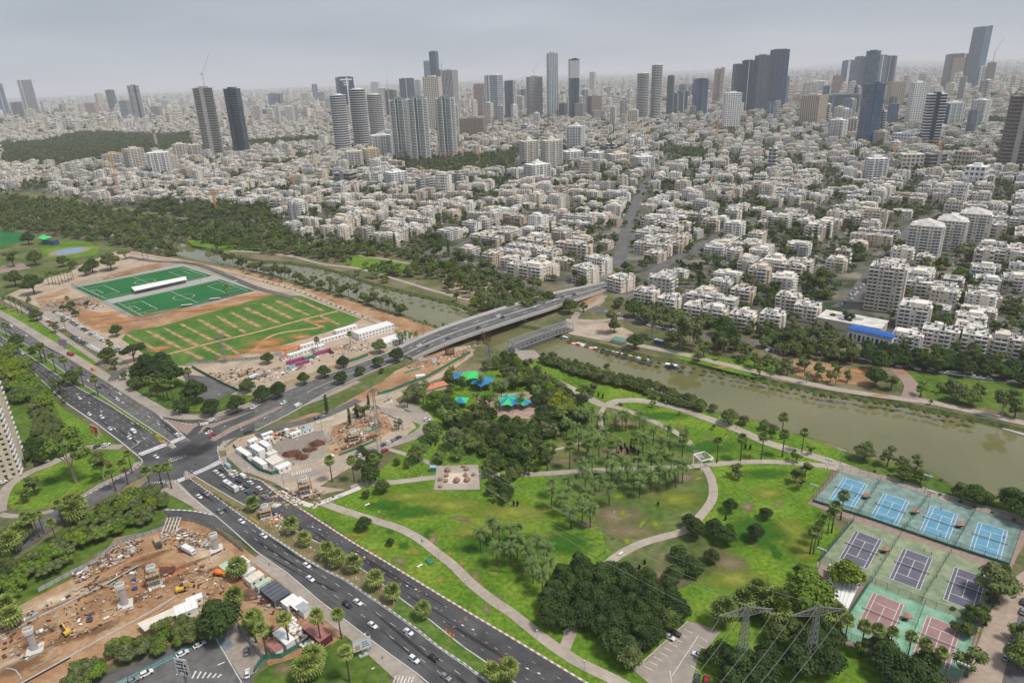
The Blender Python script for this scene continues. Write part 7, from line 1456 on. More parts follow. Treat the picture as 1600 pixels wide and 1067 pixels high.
for(X, Y), L_, Wd, h, rz, lb in(((250,400),18,3.4,2.8,JX,'front half of the long white office row beside the junction'),((400,490),16,3.4,2.8,JX,'rear half of the long white office row beside the junction'),((380,365),14,4.5,5.2,JX,'two-storey white cabin behind the long office row'),((455,325),13,3.6,5.2,JX,'two-storey white cabin with grey strip roof behind the office row'),((335,290),7,4,5.2,JX+1.57,'white cabin at the head of the office row'),((630,535),10,5,3.2,JX+1.5,'white cabin at the green-fenced corner of the office yard'),((545,480),12,8,2.7,JX,'flat cream roofed cabin inside the office yard'),((515,410),6,6,2.7,JX,'small square cream cabin inside the office yard'),((755,215),10,3,2.8,CB,'white container left of the blue-roofed one by the bus lane'),((860,180),10,3,2.8,CB,'white container with a pale blue roof by the bus lane'),((475,225),9,3,2.8,CB,'pink-edged white cabin behind the parked site car'),((485,265),7,3,2.6,CB,'small white cabin beside the site digger'),((660,190),3,3,2.8,CB,'little white booth by the bus lane'),((1085,445),5,2.5,2.6,.4,'white ticket-booth cabin at the palm-lined works edge')):
 cabin(*J(X,Y), L_*.72, Wd*.85, h, rz, lb, roofc=carp['lightblue']if 'pale blue' in lb else cream if 'cream' in lb else white, floors=2 if h>4 else 1)
fence([J(150,350),J(250,470),J(400,590),J(520,630),J(640,600),J(700,570)], 2.2, 'green sheet hoarding round the site offices by the junction', mesh_m=green_sheet, sp=3)
K = lambda X, Y:(330+X/6.667, 860+Y/6.667)
HB = hdg((400,880),(520,975))
for(X, Y), L_, Wd, h, rz, lb, rc in(((150,160),7,5,3,HB,'white cabin with a mint roof patch beside the cement mixer',mint),((300,120),9,8,3,HB,'large white flat cabin at the head of the lower site row',white),((385,215),8,3,3,HB+1.57,'white container crosswise in the lower site row',white),((450,270),9,6,3,HB+1.57,'cream striped cabin in the middle of the lower site row',cream),((540,330),9,3,3,HB+1.57,'cabin with a pale green roof next to the grey tarpaulin shed',mint),((820,515),8,6,3,HB+1.57,'white and green roofed cabin right of the tarpaulin shed',white),((960,590),8,5,3,HB,'white cabin with solar mats at the end of the lower row',grey_sheet),((755,890),13,5,3.4,HB,'long white cabin beside the heap of white bags',white),((660,990),9,4,2.8,HB,'small rust-topped cabin below the long white cabin',rustroof),((650,800),5,3,2.6,HB,'low rust-red crate cabin above the long white cabin',rustroof)):
 cabin(*K(X,Y), L_*.7, Wd*.75, h, rz, lb, roofc=rc)
cabin(*K(660,420), 11.5, 7, 3.2, HB, 'large shed covered by a dark grey tarpaulin beside the highway', roofc=tarp, wallc=tarp, win=False, name='tarpaulin_shed', cat='shed'); cabin(*K(1100,830), 11.5, 5.5, 3.4, HB, 'big rust-red roofed shed between two tall palms', roofc=rustroof, wallc=mat('maroon_wall',(.12,.03,.03),None,.8), win=False, name='red_shed', cat='shed')
b = G(*K(920,610)); root = empty('awning', b, 'white tilted awning in front of the site cabins', 'awning', rz=HB); q = MB(); q.box((0,0,3),(6,5.4,.12), white, bottom=True); q.build('sheet', root)
for s in(-1, 1):
 for t in(-1, 1):q = MB(); q.cyl((s*2.7,t*2.4,0), .07, 3, grpost, 6); q.build('leg', root)
bagmesh = MB(); bagmesh.ball((0,0,.55), .75, bagm, 8, 6,(1,1,.8), .12, random.Random(3)); bgm = bagmesh.mesh('bag')
rb = random.Random(8); bc = [(820,760),(850,800),(900,820),(950,840),(1000,860),(880,870),(930,890),(980,910),(1030,900),(900,930),(950,950),(1000,970),(1050,950),(920,990),(970,1010),(1020,1020),(1070,980),(1000,1045),(850,850),(860,740)]
for X, Y in bc:
 for _ in range(4):
  o = bpy.data.objects.new('bulk_bag', bgm); COL.objects.link(o); p = G(*K(X+rb.uniform(-22,22),Y+rb.uniform(-18,18))); o.location = (p.x, p.y, rb.choice((0,0,.7))); o.rotation_euler = (0, 0, rb.random()*6); s = rb.uniform(.8, 1.15); o.scale = (s, s, s)
  want(o, 'white stuffed bulk bag', 'bag', 'white bags heaped beside the red shed',[('rust-red shed',G(493,984)),('long white site cabin',G(443,993)),('green hoarding corner',G(478,1008))])
def pier(x, y, yt, rz, label, big=1.0):
 big*=.8; b = G(x, y); h = height_to(b, yt); root = empty('overpass_pier', b, label, 'concrete pier', rz=rz); q = MB(); q.box((0,0,.25),(7*big,7*big,.5), MATS['white_concrete']); q.build('footing', root); q = MB(); q.prism([(x_*1.0,y_)for x_,y_ in ringpts(10,1.5*big,1.1*big,0,.6)], .5, h-1.8, concrete); q.build('column', root)
 q = MB(); loft(q,[(-2.1*big,1.3*big,h-1.2,h),(-1.4*big,1.5*big,h-2.2,h),(1.4*big,1.5*big,h-2.2,h),(2.1*big,1.3*big,h-1.2,h)], MATS['white_concrete']); q.build('pier_cap', root); q = MB(); q.box((0,0,h+.35),(3.2*big,1.7*big,.7), grey_sheet); q.build('bearing_box', root)
 if 'formwork' in label or 'muddy' in label or 'orange dirt' in label or 'brown-sided' in label:
  for zf in(.35, .62):q = MB(); q.box((0,0,h*zf),(7.2*big,6*big,.18), MATS['timber'], bottom=True); q.build('work_platform', root)
  q = MB()
  for i in range(5):
   for t in(-1, 1):q.bar((-3.4*big+1.7*big*i,t*2.9*big,.3),(-3.4*big+1.7*big*i,t*2.9*big,h*.8), .14, rust); q.bar((t*3.5*big,-2.9*big+1.45*big*i,h*.3),(t*3.5*big,-2.9*big+1.45*big*i,h*.75), .14, rust)
  q.build('scaffold', root, kind='stuff')
pier(338, 858, 834, HB+1.2, 'white overpass pier on a pale slab by the slip road curve'); pier(243, 913, 884, HB+1.2, 'largest overpass pier wrapped in formwork in the dirt site', 1.0); pier(196, 945, 912, HB+1.2, 'overpass pier left of the largest one'); pier(55, 1015, 982, HB+1.2, 'overpass pier at the lower left corner of the dirt site')
pier(478, 771, 746, .4, 'muddy overpass pier beside the crosswalk by the highway', 1.1); pier(416, 806, 789, .4, 'short pier in the median pit with orange dirt'); pier(608, 628, 617, .3, 'round white pier by the park fence above the trench', .8); pier(583, 660, 645, .3, 'round white pier by the lattice mast in the works', .8); pier(553, 688, 672, .4, 'broad brown-sided pier in the middle of the works pit', 1.2)
for x, y, yt, lb in((703,555,541,'left bundle of tall rusty rebar standing in the dirt'),(760,534,518,'right bundle of tall rusty rebar near the river')):
 b = G(x, y); h = height_to(b, yt); q = MB(); [q.bar((3.2*math.cos(i*.35),1.6*math.sin(i*.35),0),(3.6*math.cos(i*.35),1.8*math.sin(i*.35),h),.28,rust)for i in range(18)]; [q.bar((3.2*math.cos(i*.7),1.6*math.sin(i*.7),z),(3.2*math.cos(i*.7+.7),1.6*math.sin(i*.7+.7),z),.2,rust)for i in range(9)for z in(1,2.5,4)]; thing(q, 'rebar_column', lb, 'rebar', b)
def heap(x, y, r, h, m, label, name='rebar_heap', cat='heap', n_=40, seed=0):
 rnd = random.Random(seed+int(x)); b = G(x, y); q = MB(); q.ball((0,0,0), r, m, 10, 6,(1,.7,h/r), .2, rnd)
 for _ in range(n_):a = rnd.uniform(0, 6.28); d = r*rnd.uniform(.2, 1.2); p = Vector((d*math.cos(a),d*math.sin(a)*.7,rnd.uniform(.1,h))); v = Vector((rnd.gauss(0,1),rnd.gauss(0,1),rnd.gauss(0,.2))).normalized()*rnd.uniform(.6, 2); q.bar(p-v, p+v, .12, m)
 thing(q, name, label, cat, b)
for(X, Y), r, lb in(((715,430),5.5,'biggest rusty rebar heap on the gravel yard'),((815,462),3.8,'rusty rebar heap right of the biggest one'),((893,388),4,'rusty rebar heap in front of the back one'),((962,330),5,'rusty rebar heap at the far side of the gravel yard')):heap(*J(X,Y), r, 1.6, rust, lb)
brownheap = mat('brown_soil',(.11,.06,.045),(.17,.10,.075), .95, .6)
heap(*K(400,470), 4.2, 2.0, brownheap, 'dark brown soil heap in front of the site cabins', 'soil_heap', n_=4); heap(*K(575,535), 2.6, 1.6, rust, 'smaller rusty scrap heap right of the soil heap', 'scrap_heap'); heap(258, 893, 4.5, 1.2, rust, 'heap of bent formwork beside the largest overpass pier', 'scrap_heap'); heap(290, 858, 3.5, .8, rust, 'reddish scrap heap among planks at the top of the site', 'scrap_heap'); heap(735, 548, 4, 1.0, wood, 'timber heap by the rebar bundles', 'timber_heap'); heap(430, 790, 3, .8, mat('pale_rubble',(.5,.46,.4),(.62,.58,.52),.9,1), 'pale rubble beside the muddy pier', 'rubble_heap')
for x, y, r, lb in((560,655,3,'left'),(575,672,4,'lower'),(600,650,3,'right'),(545,680,4,'outer left'),(655,560,4,'upper')):heap(x, y, r, .9, MATS['pale_dirt'], '%s mound of pale earth in the works by the lattice mast'%lb, 'earth_mound', n_=3)
def beam(pts, w, h, m, label, name='retaining_beam', cat='beam'):
 P = smoothline([G(*p)for p in pts], 2); o = P[0].copy(); q = MB(); [q.bar(P[i]-o+Vector((0,0,h/2)),P[i+1]-o+Vector((0,0,h/2)),w,m,h)for i in range(len(P)-1)]; thing(q, name, label, cat, o)
beam([(216,884),(155,918),(75,957),(20,985),(-40,1012)], .7, .5, concrete, 'long pale retaining beam along the upper side of the dirt pit'); beam([(214,887),(156,921)], .35, .45, black, 'dark water pipe against the upper retaining beam'); beam([(275,932),(215,968),(150,1003),(90,1037),(30,1070)], .7, .5, concrete, 'long pale retaining beam along the lower side of the dirt pit'); beam([(110,1028),(30,1072)], .4, .4, black, 'dark pipe beside the lower retaining beam')
beam([(330,868),(352,858)], .5, .5, rust, 'dark steel girder in front of the slip road pier'); beam([(262,841),(318,842)], .3, .3, MATS['orange_paint'], 'yellow pipe laid across the top of the site'); beam([(34,970),(60,957)], .9, .4, MATS['car_light_blue'], 'pale blue pipe length at the left of the dirt pit'); beam([(40,1035),(85,1010)], .3, .8, mat('trench_wall',(.28,.24,.2),(.36,.32,.27),.9,1), 'trench side wall by the lower left pier'); beam([(48,1048),(92,1024)], .3, .8, MATS['trench_wall'], 'second trench side wall by the lower left pier'); beam([(10,1045),(25,1048),(34,1062)], .4, .5, concrete, 'bent pale concrete channel in the lower left corner')
beam([(533,703),(560,693),(590,680)], 3.0, .5, rust, 'dark rusty deck beam beside the works trench'); beam([(531,712),(558,702),(588,689)], .4, 1.6, green_sheet, 'green trench hoarding beside the parked cars'); beam([(572,676),(590,668)], 2.4, .8, green_sheet, 'dark green tank in the works pit'); beam([(632,583),(655,576)], 2.5, .4, green_sheet, 'flat green tank in the pale dirt by the river works'); beam([(650,592),(664,590)], 3.0, 2.5, white, 'white cabin-sized block beside the green hoarding', 'site_box', 'box'); beam([(520,690),(545,660),(575,645)], .5, .5, concrete, 'curved pale kerb of the works pit'); beam([(655,566),(680,562),(678,570)], 1.5, 1.6, concrete, 'concrete foundation wall in the dirt left of the rebar'); beam([(595,645),(625,658),(630,672)], .4, 1.2, concrete, 'curved concrete barrier in the works')
fence([(735,552),(700,572),(665,592),(640,600),(612,612),(590,618)], 2.2, 'green hoarding between the pale dirt and the playground', mesh_m=green_sheet, sp=3); fence([(265,808),(300,815),(330,826),(350,838),(380,862)], 2.2, 'grey sheet hoarding along the slip road curve', mesh_m=grey_sheet, sp=3); fence([(260,826),(225,838),(185,848),(150,878),(110,898),(60,925)], 2.2, 'grey sheet hoarding under the acacia belt', mesh_m=grey_sheet, sp=3)
fence([(505,975),(478,1005),(440,1028),(412,1030),(398,1050)], 2.2, 'green hoarding round the lower site cabins and lawn', mesh_m=green_sheet, sp=3); fence([(372,978),(390,1005),(412,1030)], 2.2, 'grey fence between the car park and the site cabins', mesh_m=grey_sheet, sp=3); fence([(305,1008),(255,1034),(200,1062)], 1.6, 'teal railing along the lower left car park', mesh_m=chain, sp=3); fence([(290,572),(310,568),(350,566),(400,562),(440,555)], 2.4, 'white sheet fence at the foot of the practice field', mesh_m=grey_sheet, sp=3); fence([(300,575),(345,600),(372,612),(400,606)], 2.4, 'green hoarding round the scrap yard', mesh_m=green_sheet, sp=3); fence([(540,568),(560,562),(575,556)], 2.2, 'green and white printed hoarding beside the crossroad', mesh_m=green_sheet, sp=3); fence([(35,478),(62,490),(75,486),(115,475),(145,466)], 2.4, 'white wall round the building yard left of the pitches', mesh_m=grey_sheet, sp=4)
def clutter(name, poly, n_, seed, sizes=(.3,2.2), mats=None):
 rnd = random.Random(seed); W_ = [G(*p)for p in poly]; PW = [(p.x,p.y)for p in W_]; q = MB(); mats = mats or[wood, rust, concrete, grey_sheet, MATS['pale_dirt'], wood, rust, white, MATS['brown_soil'], MATS['gravel'], MATS['dirt'], concrete]; xs = [p[0]for p in PW]; ys = [p[1]for p in PW]; c = 0
 while c<n_:
  x, y = rnd.uniform(min(xs), max(xs)), rnd.uniform(min(ys), max(ys))
  if not inpoly(x, y, PW):continue
  c+=1; L_ = rnd.uniform(*sizes); m = rnd.choice(mats); q.box((x,y,.3+rnd.random()*.3),(L_,L_*rnd.uniform(.1,.7),rnd.uniform(.15,.7)), m, rnd.random()*3.1)
 q.build(name, kind='stuff')
clutter('site_debris',[(110,900),(140,878),(175,855),(225,840),(222,860),(190,878),(150,898),(120,912)], 420, 1); clutter('site_debris',[(250,840),(262,822),(300,828),(330,838),(325,855),(290,858),(255,850)], 260, 2); clutter('site_debris',[(0,975),(200,880),(280,900),(260,930),(100,1010),(0,1050)], 330, 3,(.3,2.2)); clutter('site_debris',[(250,900),(330,870),(370,940),(300,960)], 130, 4,(.3,2.0)); clutter('site_debris',[(370,925),(440,925),(480,990),(420,960)], 110, 5)
clutter('site_debris',[(320,585),(370,575),(440,575),(500,555),(505,565),(420,598),(370,605)], 260, 6,(.5,3)); clutter('site_debris',[(60,470),(140,470),(165,480),(100,490),(65,485)], 260, 7,(.5,3.5)); clutter('site_debris',[(510,690),(560,650),(610,660),(590,685),(530,708)], 240, 8); clutter('site_debris',[(400,770),(480,760),(540,775),(480,800),(420,790)], 160, 9); clutter('site_debris',[(630,575),(740,540),(760,530),(745,545),(680,575)], 140, 10); clutter('site_debris',[(400,690),(440,675),(480,665),(470,675),(420,700)], 90, 11, mats=[white,grey_sheet,rust,black]); clutter('site_debris',[(505,550),(560,530),(590,535),(570,548),(520,560)], 130, 12)
clutter('roadworks_debris',[(398,795),(440,805),(470,828),(450,835),(410,815)], 90, 13,(.3,1.8),[orange_plastic,white,wood,concrete]); clutter('median_stones',[(398,800),(600,915),(640,955),(620,950),(440,840)], 60, 14,(.3,.9),[white,concrete])
yel = mat('machine_yellow',(.62,.40,.05),(.7,.46,.08), .6, 1)
def excavator(x, y, rz, label, col=None):
 c = col or yel; b = G(x, y); root = empty('excavator', b, label, 'excavator', rz=rz)
 for s in(-1, 1):q = MB(); loft(q,[(-1.9,.28,.1,.7),(-1.6,.3,0,.8),(1.6,.3,0,.8),(1.9,.28,.1,.7)], black); q.v = [(vx,vy+s*1.1,vz)for vx, vy, vz in q.v]; q.build('track', root)
 q = MB(); q.box((-.3,0,1.4),(3,2.4,1.0), c, bottom=True); q.build('body', root); q = MB(); q.box((.5,.7,2.3),(1.4,1.0,1.3), glassm); q.build('cab', root); q = MB(); q.bar((1.0,-.2,1.6),(3.0,-.2,3.6), .45, c); q.bar((3.0,-.2,3.6),(5.0,-.2,1.8), .35, c); q.build('arm', root); q = MB(); q.box((5.1,-.2,1.3),(.9,1.1,.9), black, bottom=True, taper=.6); q.build('bucket', root)
excavator(283, 923, HB+1.1, 'yellow excavator working at the right edge of the dirt pit'); excavator(425, 687, 1.0, 'orange mini excavator beside the white site cabins', orange_plastic); excavator(518, 552, 2.2, 'rust-coloured excavator in the container yard', rust); excavator(105, 990, 2.5, 'small yellow digger among frames at the left of the pit')
car(247, 850, hdg((243,842),(252,860)), 'dark', 'truck', label='dark dump truck with a tan load at the top of the dirt site', group='trucks'); car(296, 862, hdg((280,855),(305,868)), 'white', 'truck', label='white flatbed truck parked by the planks', group='trucks'); car(381, 585, 1.0, 'dark', 'truck', label='dark tipper truck in the scrap yard', group='trucks'); car(397, 590, 1.0, 'white', 'truck', label='white low truck beside the dark tipper truck', group='trucks')
b = G(343, 899); root = empty('cement_mixer', b, 'orange drum cement mixer truck beside the white cabin', 'cement mixer', rz=HB+.5); q = MB(); q.tube([(-2.2,0,2.2),(-1.0,0,2.1),(.8,0,1.9),(1.8,0,1.8)],[.5,1.2,1.15,.6], orange_plastic, 10); q.build('drum', root); q = MB(); q.box((0,0,.8),(5.5,1.8,.35), rust, bottom=True); q.build('chassis', root); q = MB(); q.box((3.0,0,1.4),(1.4,2,1.8), yel); q.build('cab', root)
for s in(-1.6, 0, 2.6):
 for t in(-1, 1):q = MB(); q.tube([(s,t*.8,.45),(s,t*1.05,.45)], .45, tyre, 8); q.build('wheel', root)
P = [G(218,972,3), G(278,947,3), G(282,956,3), G(225,986,3)]; P = [G(214,974,3.2), G(275,947,3.2), G(283,956,3.2), G(226,986,3.2)]; c = (P[0]+P[2])/2; c.z = 0; root = empty('open_shed', c, 'long white-roofed open shed along the lower edge of the dirt site', 'shed'); q = MB(); q.prism([((p-c).x,(p-c).y)for p in P], 3.1, 3.3, cream); q.face([tuple(Vector(((p-c).x,(p-c).y,3.09)))for p in P], cream); q.build('roof', root)
for i in range(4):
 for e0, e1 in((0,1),(3,2)):q = MB(); p = P[e0].lerp(P[e1],(i+.2)/3.4)-c; q.cyl((p.x,p.y,0), .1, 3.1, grpost, 6); q.build('post', root)
cabin(290, 948, 8, 6, 3.4, HB+1.3, 'square white cabin joined to the open shed'); cabin(303, 934, 6, 3, 2.8, HB+1.3, 'small grey-windowed cabin above the square white one')
b = G(268, 826); q = MB(); [q.bar((i*1.6-3,-4,0),(i*1.6-3,4,3.5),.25,white)for i in range(5)]; [q.bar((-3,-4+j*2,j*.87),(3.4,-4+j*2,j*.87),.2,grey_sheet)for j in range(5)]; thing(q, 'formwork_frame', 'white sloping steel formwork frame under the slip road', 'frame', b)
for x, y, lb in((211,921,'upper'),(209,908,'blue tarp topmost'),(140,968,'left')):q = MB(); q.box((0,0,.6),(1.8,1.4,1.2), carp['blue'], .4); q.box((.2,.1,1.3),(1.2,1,.25), carp['blue'], .8); thing(q, 'blue_bin', '%s blue site bin standing in the dirt pit'%lb, 'bin', G(x,y))
# park objects
b = G(1098, 727); root = empty('cube_frame_sculpture', b, 'white open cube frame standing where the park paths meet', 'sculpture', rz=.35); s_ = 3.6; hh = 5.5
for x_, y_ in((-1,-1),(1,-1),(1,1),(-1,1)):q = MB(); q.box((x_*s_,y_*s_,hh/2),(.5,.5,hh), white); q.build('post', root)
for a, c_ in(((-1,-1),(1,-1)),((1,-1),(1,1)),((1,1),(-1,1)),((-1,1),(-1,-1))):q = MB(); q.bar((a[0]*s_,a[1]*s_,hh),(c_[0]*s_,c_[1]*s_,hh), .5, white); q.build('beam', root)
for x, y, lb in((1112,719,'white slab bench right of the cube frame'),(687,907,None),(656,884.5,'white concrete bench on the lawn beside the highway'),(970,865,'pale stone bench by the curved path'),(574,789,'small white block on the lawn below the plaza'),(884,986,'white bench at the ficus clump path')):
 if lb:q = MB(); q.box((0,0,.45),(2.6,.8,.16), white, bottom=True); q.box((-.9,0,.2),(.3,.7,.4), white); q.box((.9,0,.2),(.3,.7,.4), white); o = thing(q, 'bench', lb, 'bench', G(x,y)); o.rotation_euler.z = .7
q = MB(); q.box((0,0,.7),(4.0,1.6,.12), green_sheet, bottom=True); q.box((0,1.0,.4),(4.0,.4,.1), green_sheet, bottom=True); q.box((0,-1.0,.4),(4,.4,.1), green_sheet, bottom=True); [q.box((s*1.5,0,.35),(.15,1.6,.7),green_sheet)for s in(-1,1)]; o = thing(q, 'picnic_table', 'green picnic table on the lawn between path and highway', 'table', G(671,878)); o.rotation_euler.z = -.9
q = MB(); q.box((0,0,1.4),(3,2,2.8), green_sheet); q.box((0,0,2.85),(3.4,2.4,.15), carp['lightblue'], bottom=True); thing(q, 'park_kiosk', 'small green kiosk at the left edge of the boulder plaza', 'kiosk', G(677,736))
stone = mat('brown_boulder',(.26,.15,.10),(.36,.24,.17), .9, 1.2)
for i, (X, Y, r)in enumerate(((1198,785,1.7),(1192,818,1.2),(1190,852,1.2),(1153,842,1.2),(1153,885,1.1),(1255,852,1.8),(1320,848,1.7),(1310,815,1.3),(1315,778,1.3),(1297,760,1.2),(1360,812,1.1))):
 q = MB(); q.ball((0,0,r*.7), r, stone, 10, 7,(1,1,.85), .1, random.Random(i)); o = thing(q, 'boulder', None, 'boulder', G(400+X/4,540+Y/4)); del o['label']; want(o, 'round brown boulder on the paved plaza', 'boulder', 'boulders on the plaza',[('green kiosk',G(677,736)),('plaza right end',G(750,745)),('path below the plaza',G(715,768))])
blk = mat('black_sculpture',(.010,.010,.011), None, .6)
for i, (x, y)in enumerate([(800+X/4,540+Y/4)for X,Y in((705,640),(685,665),(663,690),(677,650),(725,680),(740,640),(757,665),(768,680),(790,685),(718,665),(745,655),(185,190),(210,190),(540,320),(567,330),(1458,645),(1488,652),(10,1005),(35,1005))]+[(400+1092/4,540+632/4),(400+1122/4,540+625/4),(800+795/4,800+357/4),(800+830/4,800+325/4),(800+1332/4,800+52/4),(1028,790)]):
 h = 3.6 if i<20 else 2.6; q = MB(); rr2 = random.Random(i); q.tube([(0,0,0),(rr2.uniform(-.1,.1),.1,h*.3),(rr2.uniform(-.2,.2),0,h*.62),(rr2.uniform(-.15,.15),0,h*.85),(0,0,h)],[.34,.5,.62,.36,.2], blk, 7); o = thing(q, 'black_sculpture', None, 'sculpture', G(x,y)); del o['label']; want(o, 'tall black standing sculpture on the grass', 'sculpture', 'black sculptures in the park')
cang = mat('canopy_green',(.04,.52,.12),(.05,.6,.15), .6, .3); canb = mat('canopy_blue',(.02,.20,.42),(.03,.25,.5), .6, .3)
def tent(x, y, r, h, n_, label, cols, dip=.6, rz=0.0, ell=1.0):
 b = G(x, y); root = empty('shade_canopy', b, label, 'canopy', rz=rz)
 for i in range(n_):
  a0, a1 = 2*math.pi*i/n_, 2*math.pi*(i+1)/n_; am = (a0+a1)/2; q = MB(); m = cols[i%len(cols)]
  P0 = Vector((0,0,h+2.2)); A = Vector((r*math.cos(a0),r*ell*math.sin(a0),h)); Bq = Vector((r*math.cos(a1),r*ell*math.sin(a1),h)); Mi = Vector((r*.72*math.cos(am),r*.72*ell*math.sin(am),h+.5-dip*.3)); mid = (P0+Mi)/2-Vector((0,0,.3))
  for t in((P0,(P0+A)/2-Vector((0,0,.25)),mid),((P0+A)/2-Vector((0,0,.25)),A,Mi),((P0+A)/2-Vector((0,0,.25)),Mi,mid),(P0,mid,(P0+Bq)/2-Vector((0,0,.25))),(mid,Mi,(P0+Bq)/2-Vector((0,0,.25))),((P0+Bq)/2-Vector((0,0,.25)),Mi,Bq)):q.face(t, m)
  q.build('panel', root); q = MB(); q.cyl((A.x,A.y,0), .12, h, grpost, 6); q.build('pole', root)
 q = MB(); q.cyl((0,0,0), .15, h+2.2, grpost, 6); q.build('mast', root)
tent(736, 600, 8.5, 6.5, 6, 'bright green playground canopy, largest of all',[cang], .1, .2, .95); tent(755, 606, 9.0, 5.0, 6, 'big blue playground canopy right of the large green one',[canb], .1, .4); tent(718, 597, 6, 5.0, 6, 'smaller blue canopy left of the large green one',[canb], .1); tent(721, 634, 6.2, 4, 4, 'green and blue four-panel canopy at the left end of the playground',[canb,cang], .3, .6); tent(796, 636, 9.0, 5.0, 8, 'star-shaped green and blue canopy at the right end of the playground',[canb,cang], 1.5, .2); tent(819, 637, 5.5, 4, 4, 'small green canopy touching the star-shaped one',[cang,canb], .5)
tr_ = mat('orange_tiles',(.50,.18,.10),(.58,.24,.15), .85, .8)
for x, y, w, lb in((668,612,9,'left orange-tiled roof pavilion by the playground'),(686,607,10,'right orange-tiled roof pavilion by the playground')):
 b = G(x, y); root = empty('tiled_pavilion', b, lb, 'pavilion', rz=.5); q = MB(); q.box((0,0,1.5),(w,6,3), cream); q.build('wall', root); q = MB(); hw = w/2+.5
 q.face([(-hw,-3.6,2.9),(hw,-3.6,2.9),(hw*.6,0,5),(-hw*.6,0,5)], tr_); q.face([(hw,3.6,2.9),(-hw,3.6,2.9),(-hw*.6,0,5),(hw*.6,0,5)], tr_); q.face([(hw,-3.6,2.9),(hw,3.6,2.9),(hw*.6,0,5)], tr_); q.face([(-hw,3.6,2.9),(-hw,-3.6,2.9),(-hw*.6,0,5)], tr_); q.build('roof', root)
for x, y in((565,752),(574,755),(583,755)):q = MB(); q.cyl((0,0,0), .09, 8, white, 6, r2=.05); q.ball((0,0,8.05), .14, white, 6, 4); o = thing(q, 'flagpole',{565:'left',574:'middle',583:'right'}[x]+' of three bare white flagpoles by the park path', 'flagpole', G(x,y+4), group='bare flagpoles by the park path')
# pylons and wires
lat = mat('pylon_steel',(.24,.24,.235),(.34,.34,.33), .5, 1, metal=.3)
def pylon(x, y, ytop, rz, label, arm=9.0, wb=1.7, arms=((.93,1.0), ), name='lattice_pylon', k=1):
 K_ = k; b = G(x, y); h = height_to(b, ytop); root = empty(name, b, label, 'pylon', rz=rz); q = MB(); n_ = max(6, int(h/(2.6 if k==1 else 4.5))); w = lambda t:wb*(1-.72*t)/1
 for i in range(n_):
  t0, t1 = i/n_, (i+1)/n_; a0, a1 = w(t0), w(t1); C0 = [(-a0,-a0),(a0,-a0),(a0,a0),(-a0,a0)]; C1 = [(-a1,-a1),(a1,-a1),(a1,a1),(-a1,a1)]
  for k in range(4):
   q.bar((*C0[k],h*t0),(*C1[k],h*t1), .18*K_, lat); q.bar((*C0[k],h*t0),(*C1[(k+1)%4],h*t1), .13*K_, lat); q.bar((*C0[(k+1)%4],h*t0),(*C1[k],h*t1), .13*K_, lat)
 q.build('mast', root); tips = []
 for t, ln_ in arms:
  z = h*t
  for s in(-1, 1):
   q = MB(); tip = Vector((s*arm*ln_,0,z-h*.02)); a = w(t)
   for yy in(-a, a):q.bar((s*a,yy,z-1.4), tip, .14, lat); q.bar((s*a*.6,yy*.6,min(h,z+1.8)), tip, .13, lat)
   for k in range(1, 6):f = k/6; lo = Vector((s*a,0,z-1.4)).lerp(tip, f); hi = Vector((s*a*.6,0,min(h,z+1.8))).lerp(tip, f); q.bar(lo, hi, .13, lat); q.bar(lo, Vector((s*a*.6,0,min(h,z+1.8))).lerp(tip,(k-1)/6), .13, lat)
   ar_ = q.build('arm', root); tips.append(b+Matrix.Rotation(rz,3,'Z')@tip)
   q = MB(); q.tube([tip,tip-Vector((0,0,1.6))], .14, glassm, 6); q.build('insulator', ar_)
 tips.append(b+Vector((0,0,h))); return tips
ta = pylon(1156, 1050, 947, .12, 'left of the two big lattice pylons at the bottom', arm=9.5); tb = pylon(1262, 1050, 947, .12, 'right of the two big lattice pylons at the bottom', arm=9.5)
tc_ = pylon(594, 706, 606, .5, 'tall thin lattice mast standing among the works', arm=3, wb=1.3, k=.5, arms=((.97,1),(.7,.9),(.45,.9))); td = pylon(765, 567, 538, .5, 'lattice mast by the park fence near the road bridge', arm=2.5, wb=1.0, arms=((.95,1),(.6,1)))
te = pylon(352, 567, 523, .5, 'faint lattice mast at the lower edge of the practice field', arm=3, wb=1.2, arms=((.95,1),(.6,1)))
tw_ = mat('wire',(.35,.35,.35), None, .5, metal=.4)
def wire(a, b, sag, label, r=.05):
 a = Vector(a); b = Vector(b); n_ = 14; o = a.copy(); pts = []
 for i in range(n_+1):
  t = i/n_; p = a.lerp(b, t); p.z-=sag*4*t*(1-t); pts.append(p-o)
 q = MB(); q.tube(pts, r, tw_, 4, False); thing(q, 'power_line', label, 'power line', o, group='power lines of the pylons')
def wend(t):x, y, _ = proj(t); return G(x-230, y+270, 44)
for k, tip in enumerate(ta[:2]+[ta[-1]]):wire(tip-Vector((0,0,1.5 if k<2 else 0)), wend(tip), 4, 'power line running off the %s of the left pylon'%('left arm','right arm','tip')[k])
for k, tip in enumerate(tb[:2]+[tb[-1]]):wire(tip-Vector((0,0,1.5 if k<2 else 0)), wend(tip), 4, 'power line running off the %s of the right pylon'%('left arm','right arm','tip')[k])
for k in range(2):wire(ta[k]-Vector((0,0,1.5)), tc_[k], 10, 'long power line over the lawn from the left pylon to the works mast, %s wire'%('left','right')[k], .06)
for k in range(2):wire(tb[k]-Vector((0,0,1.5)), tc_[2+k], 12, 'long power line over the palms from the right pylon to the works mast, %s wire'%('left','right')[k], .06)
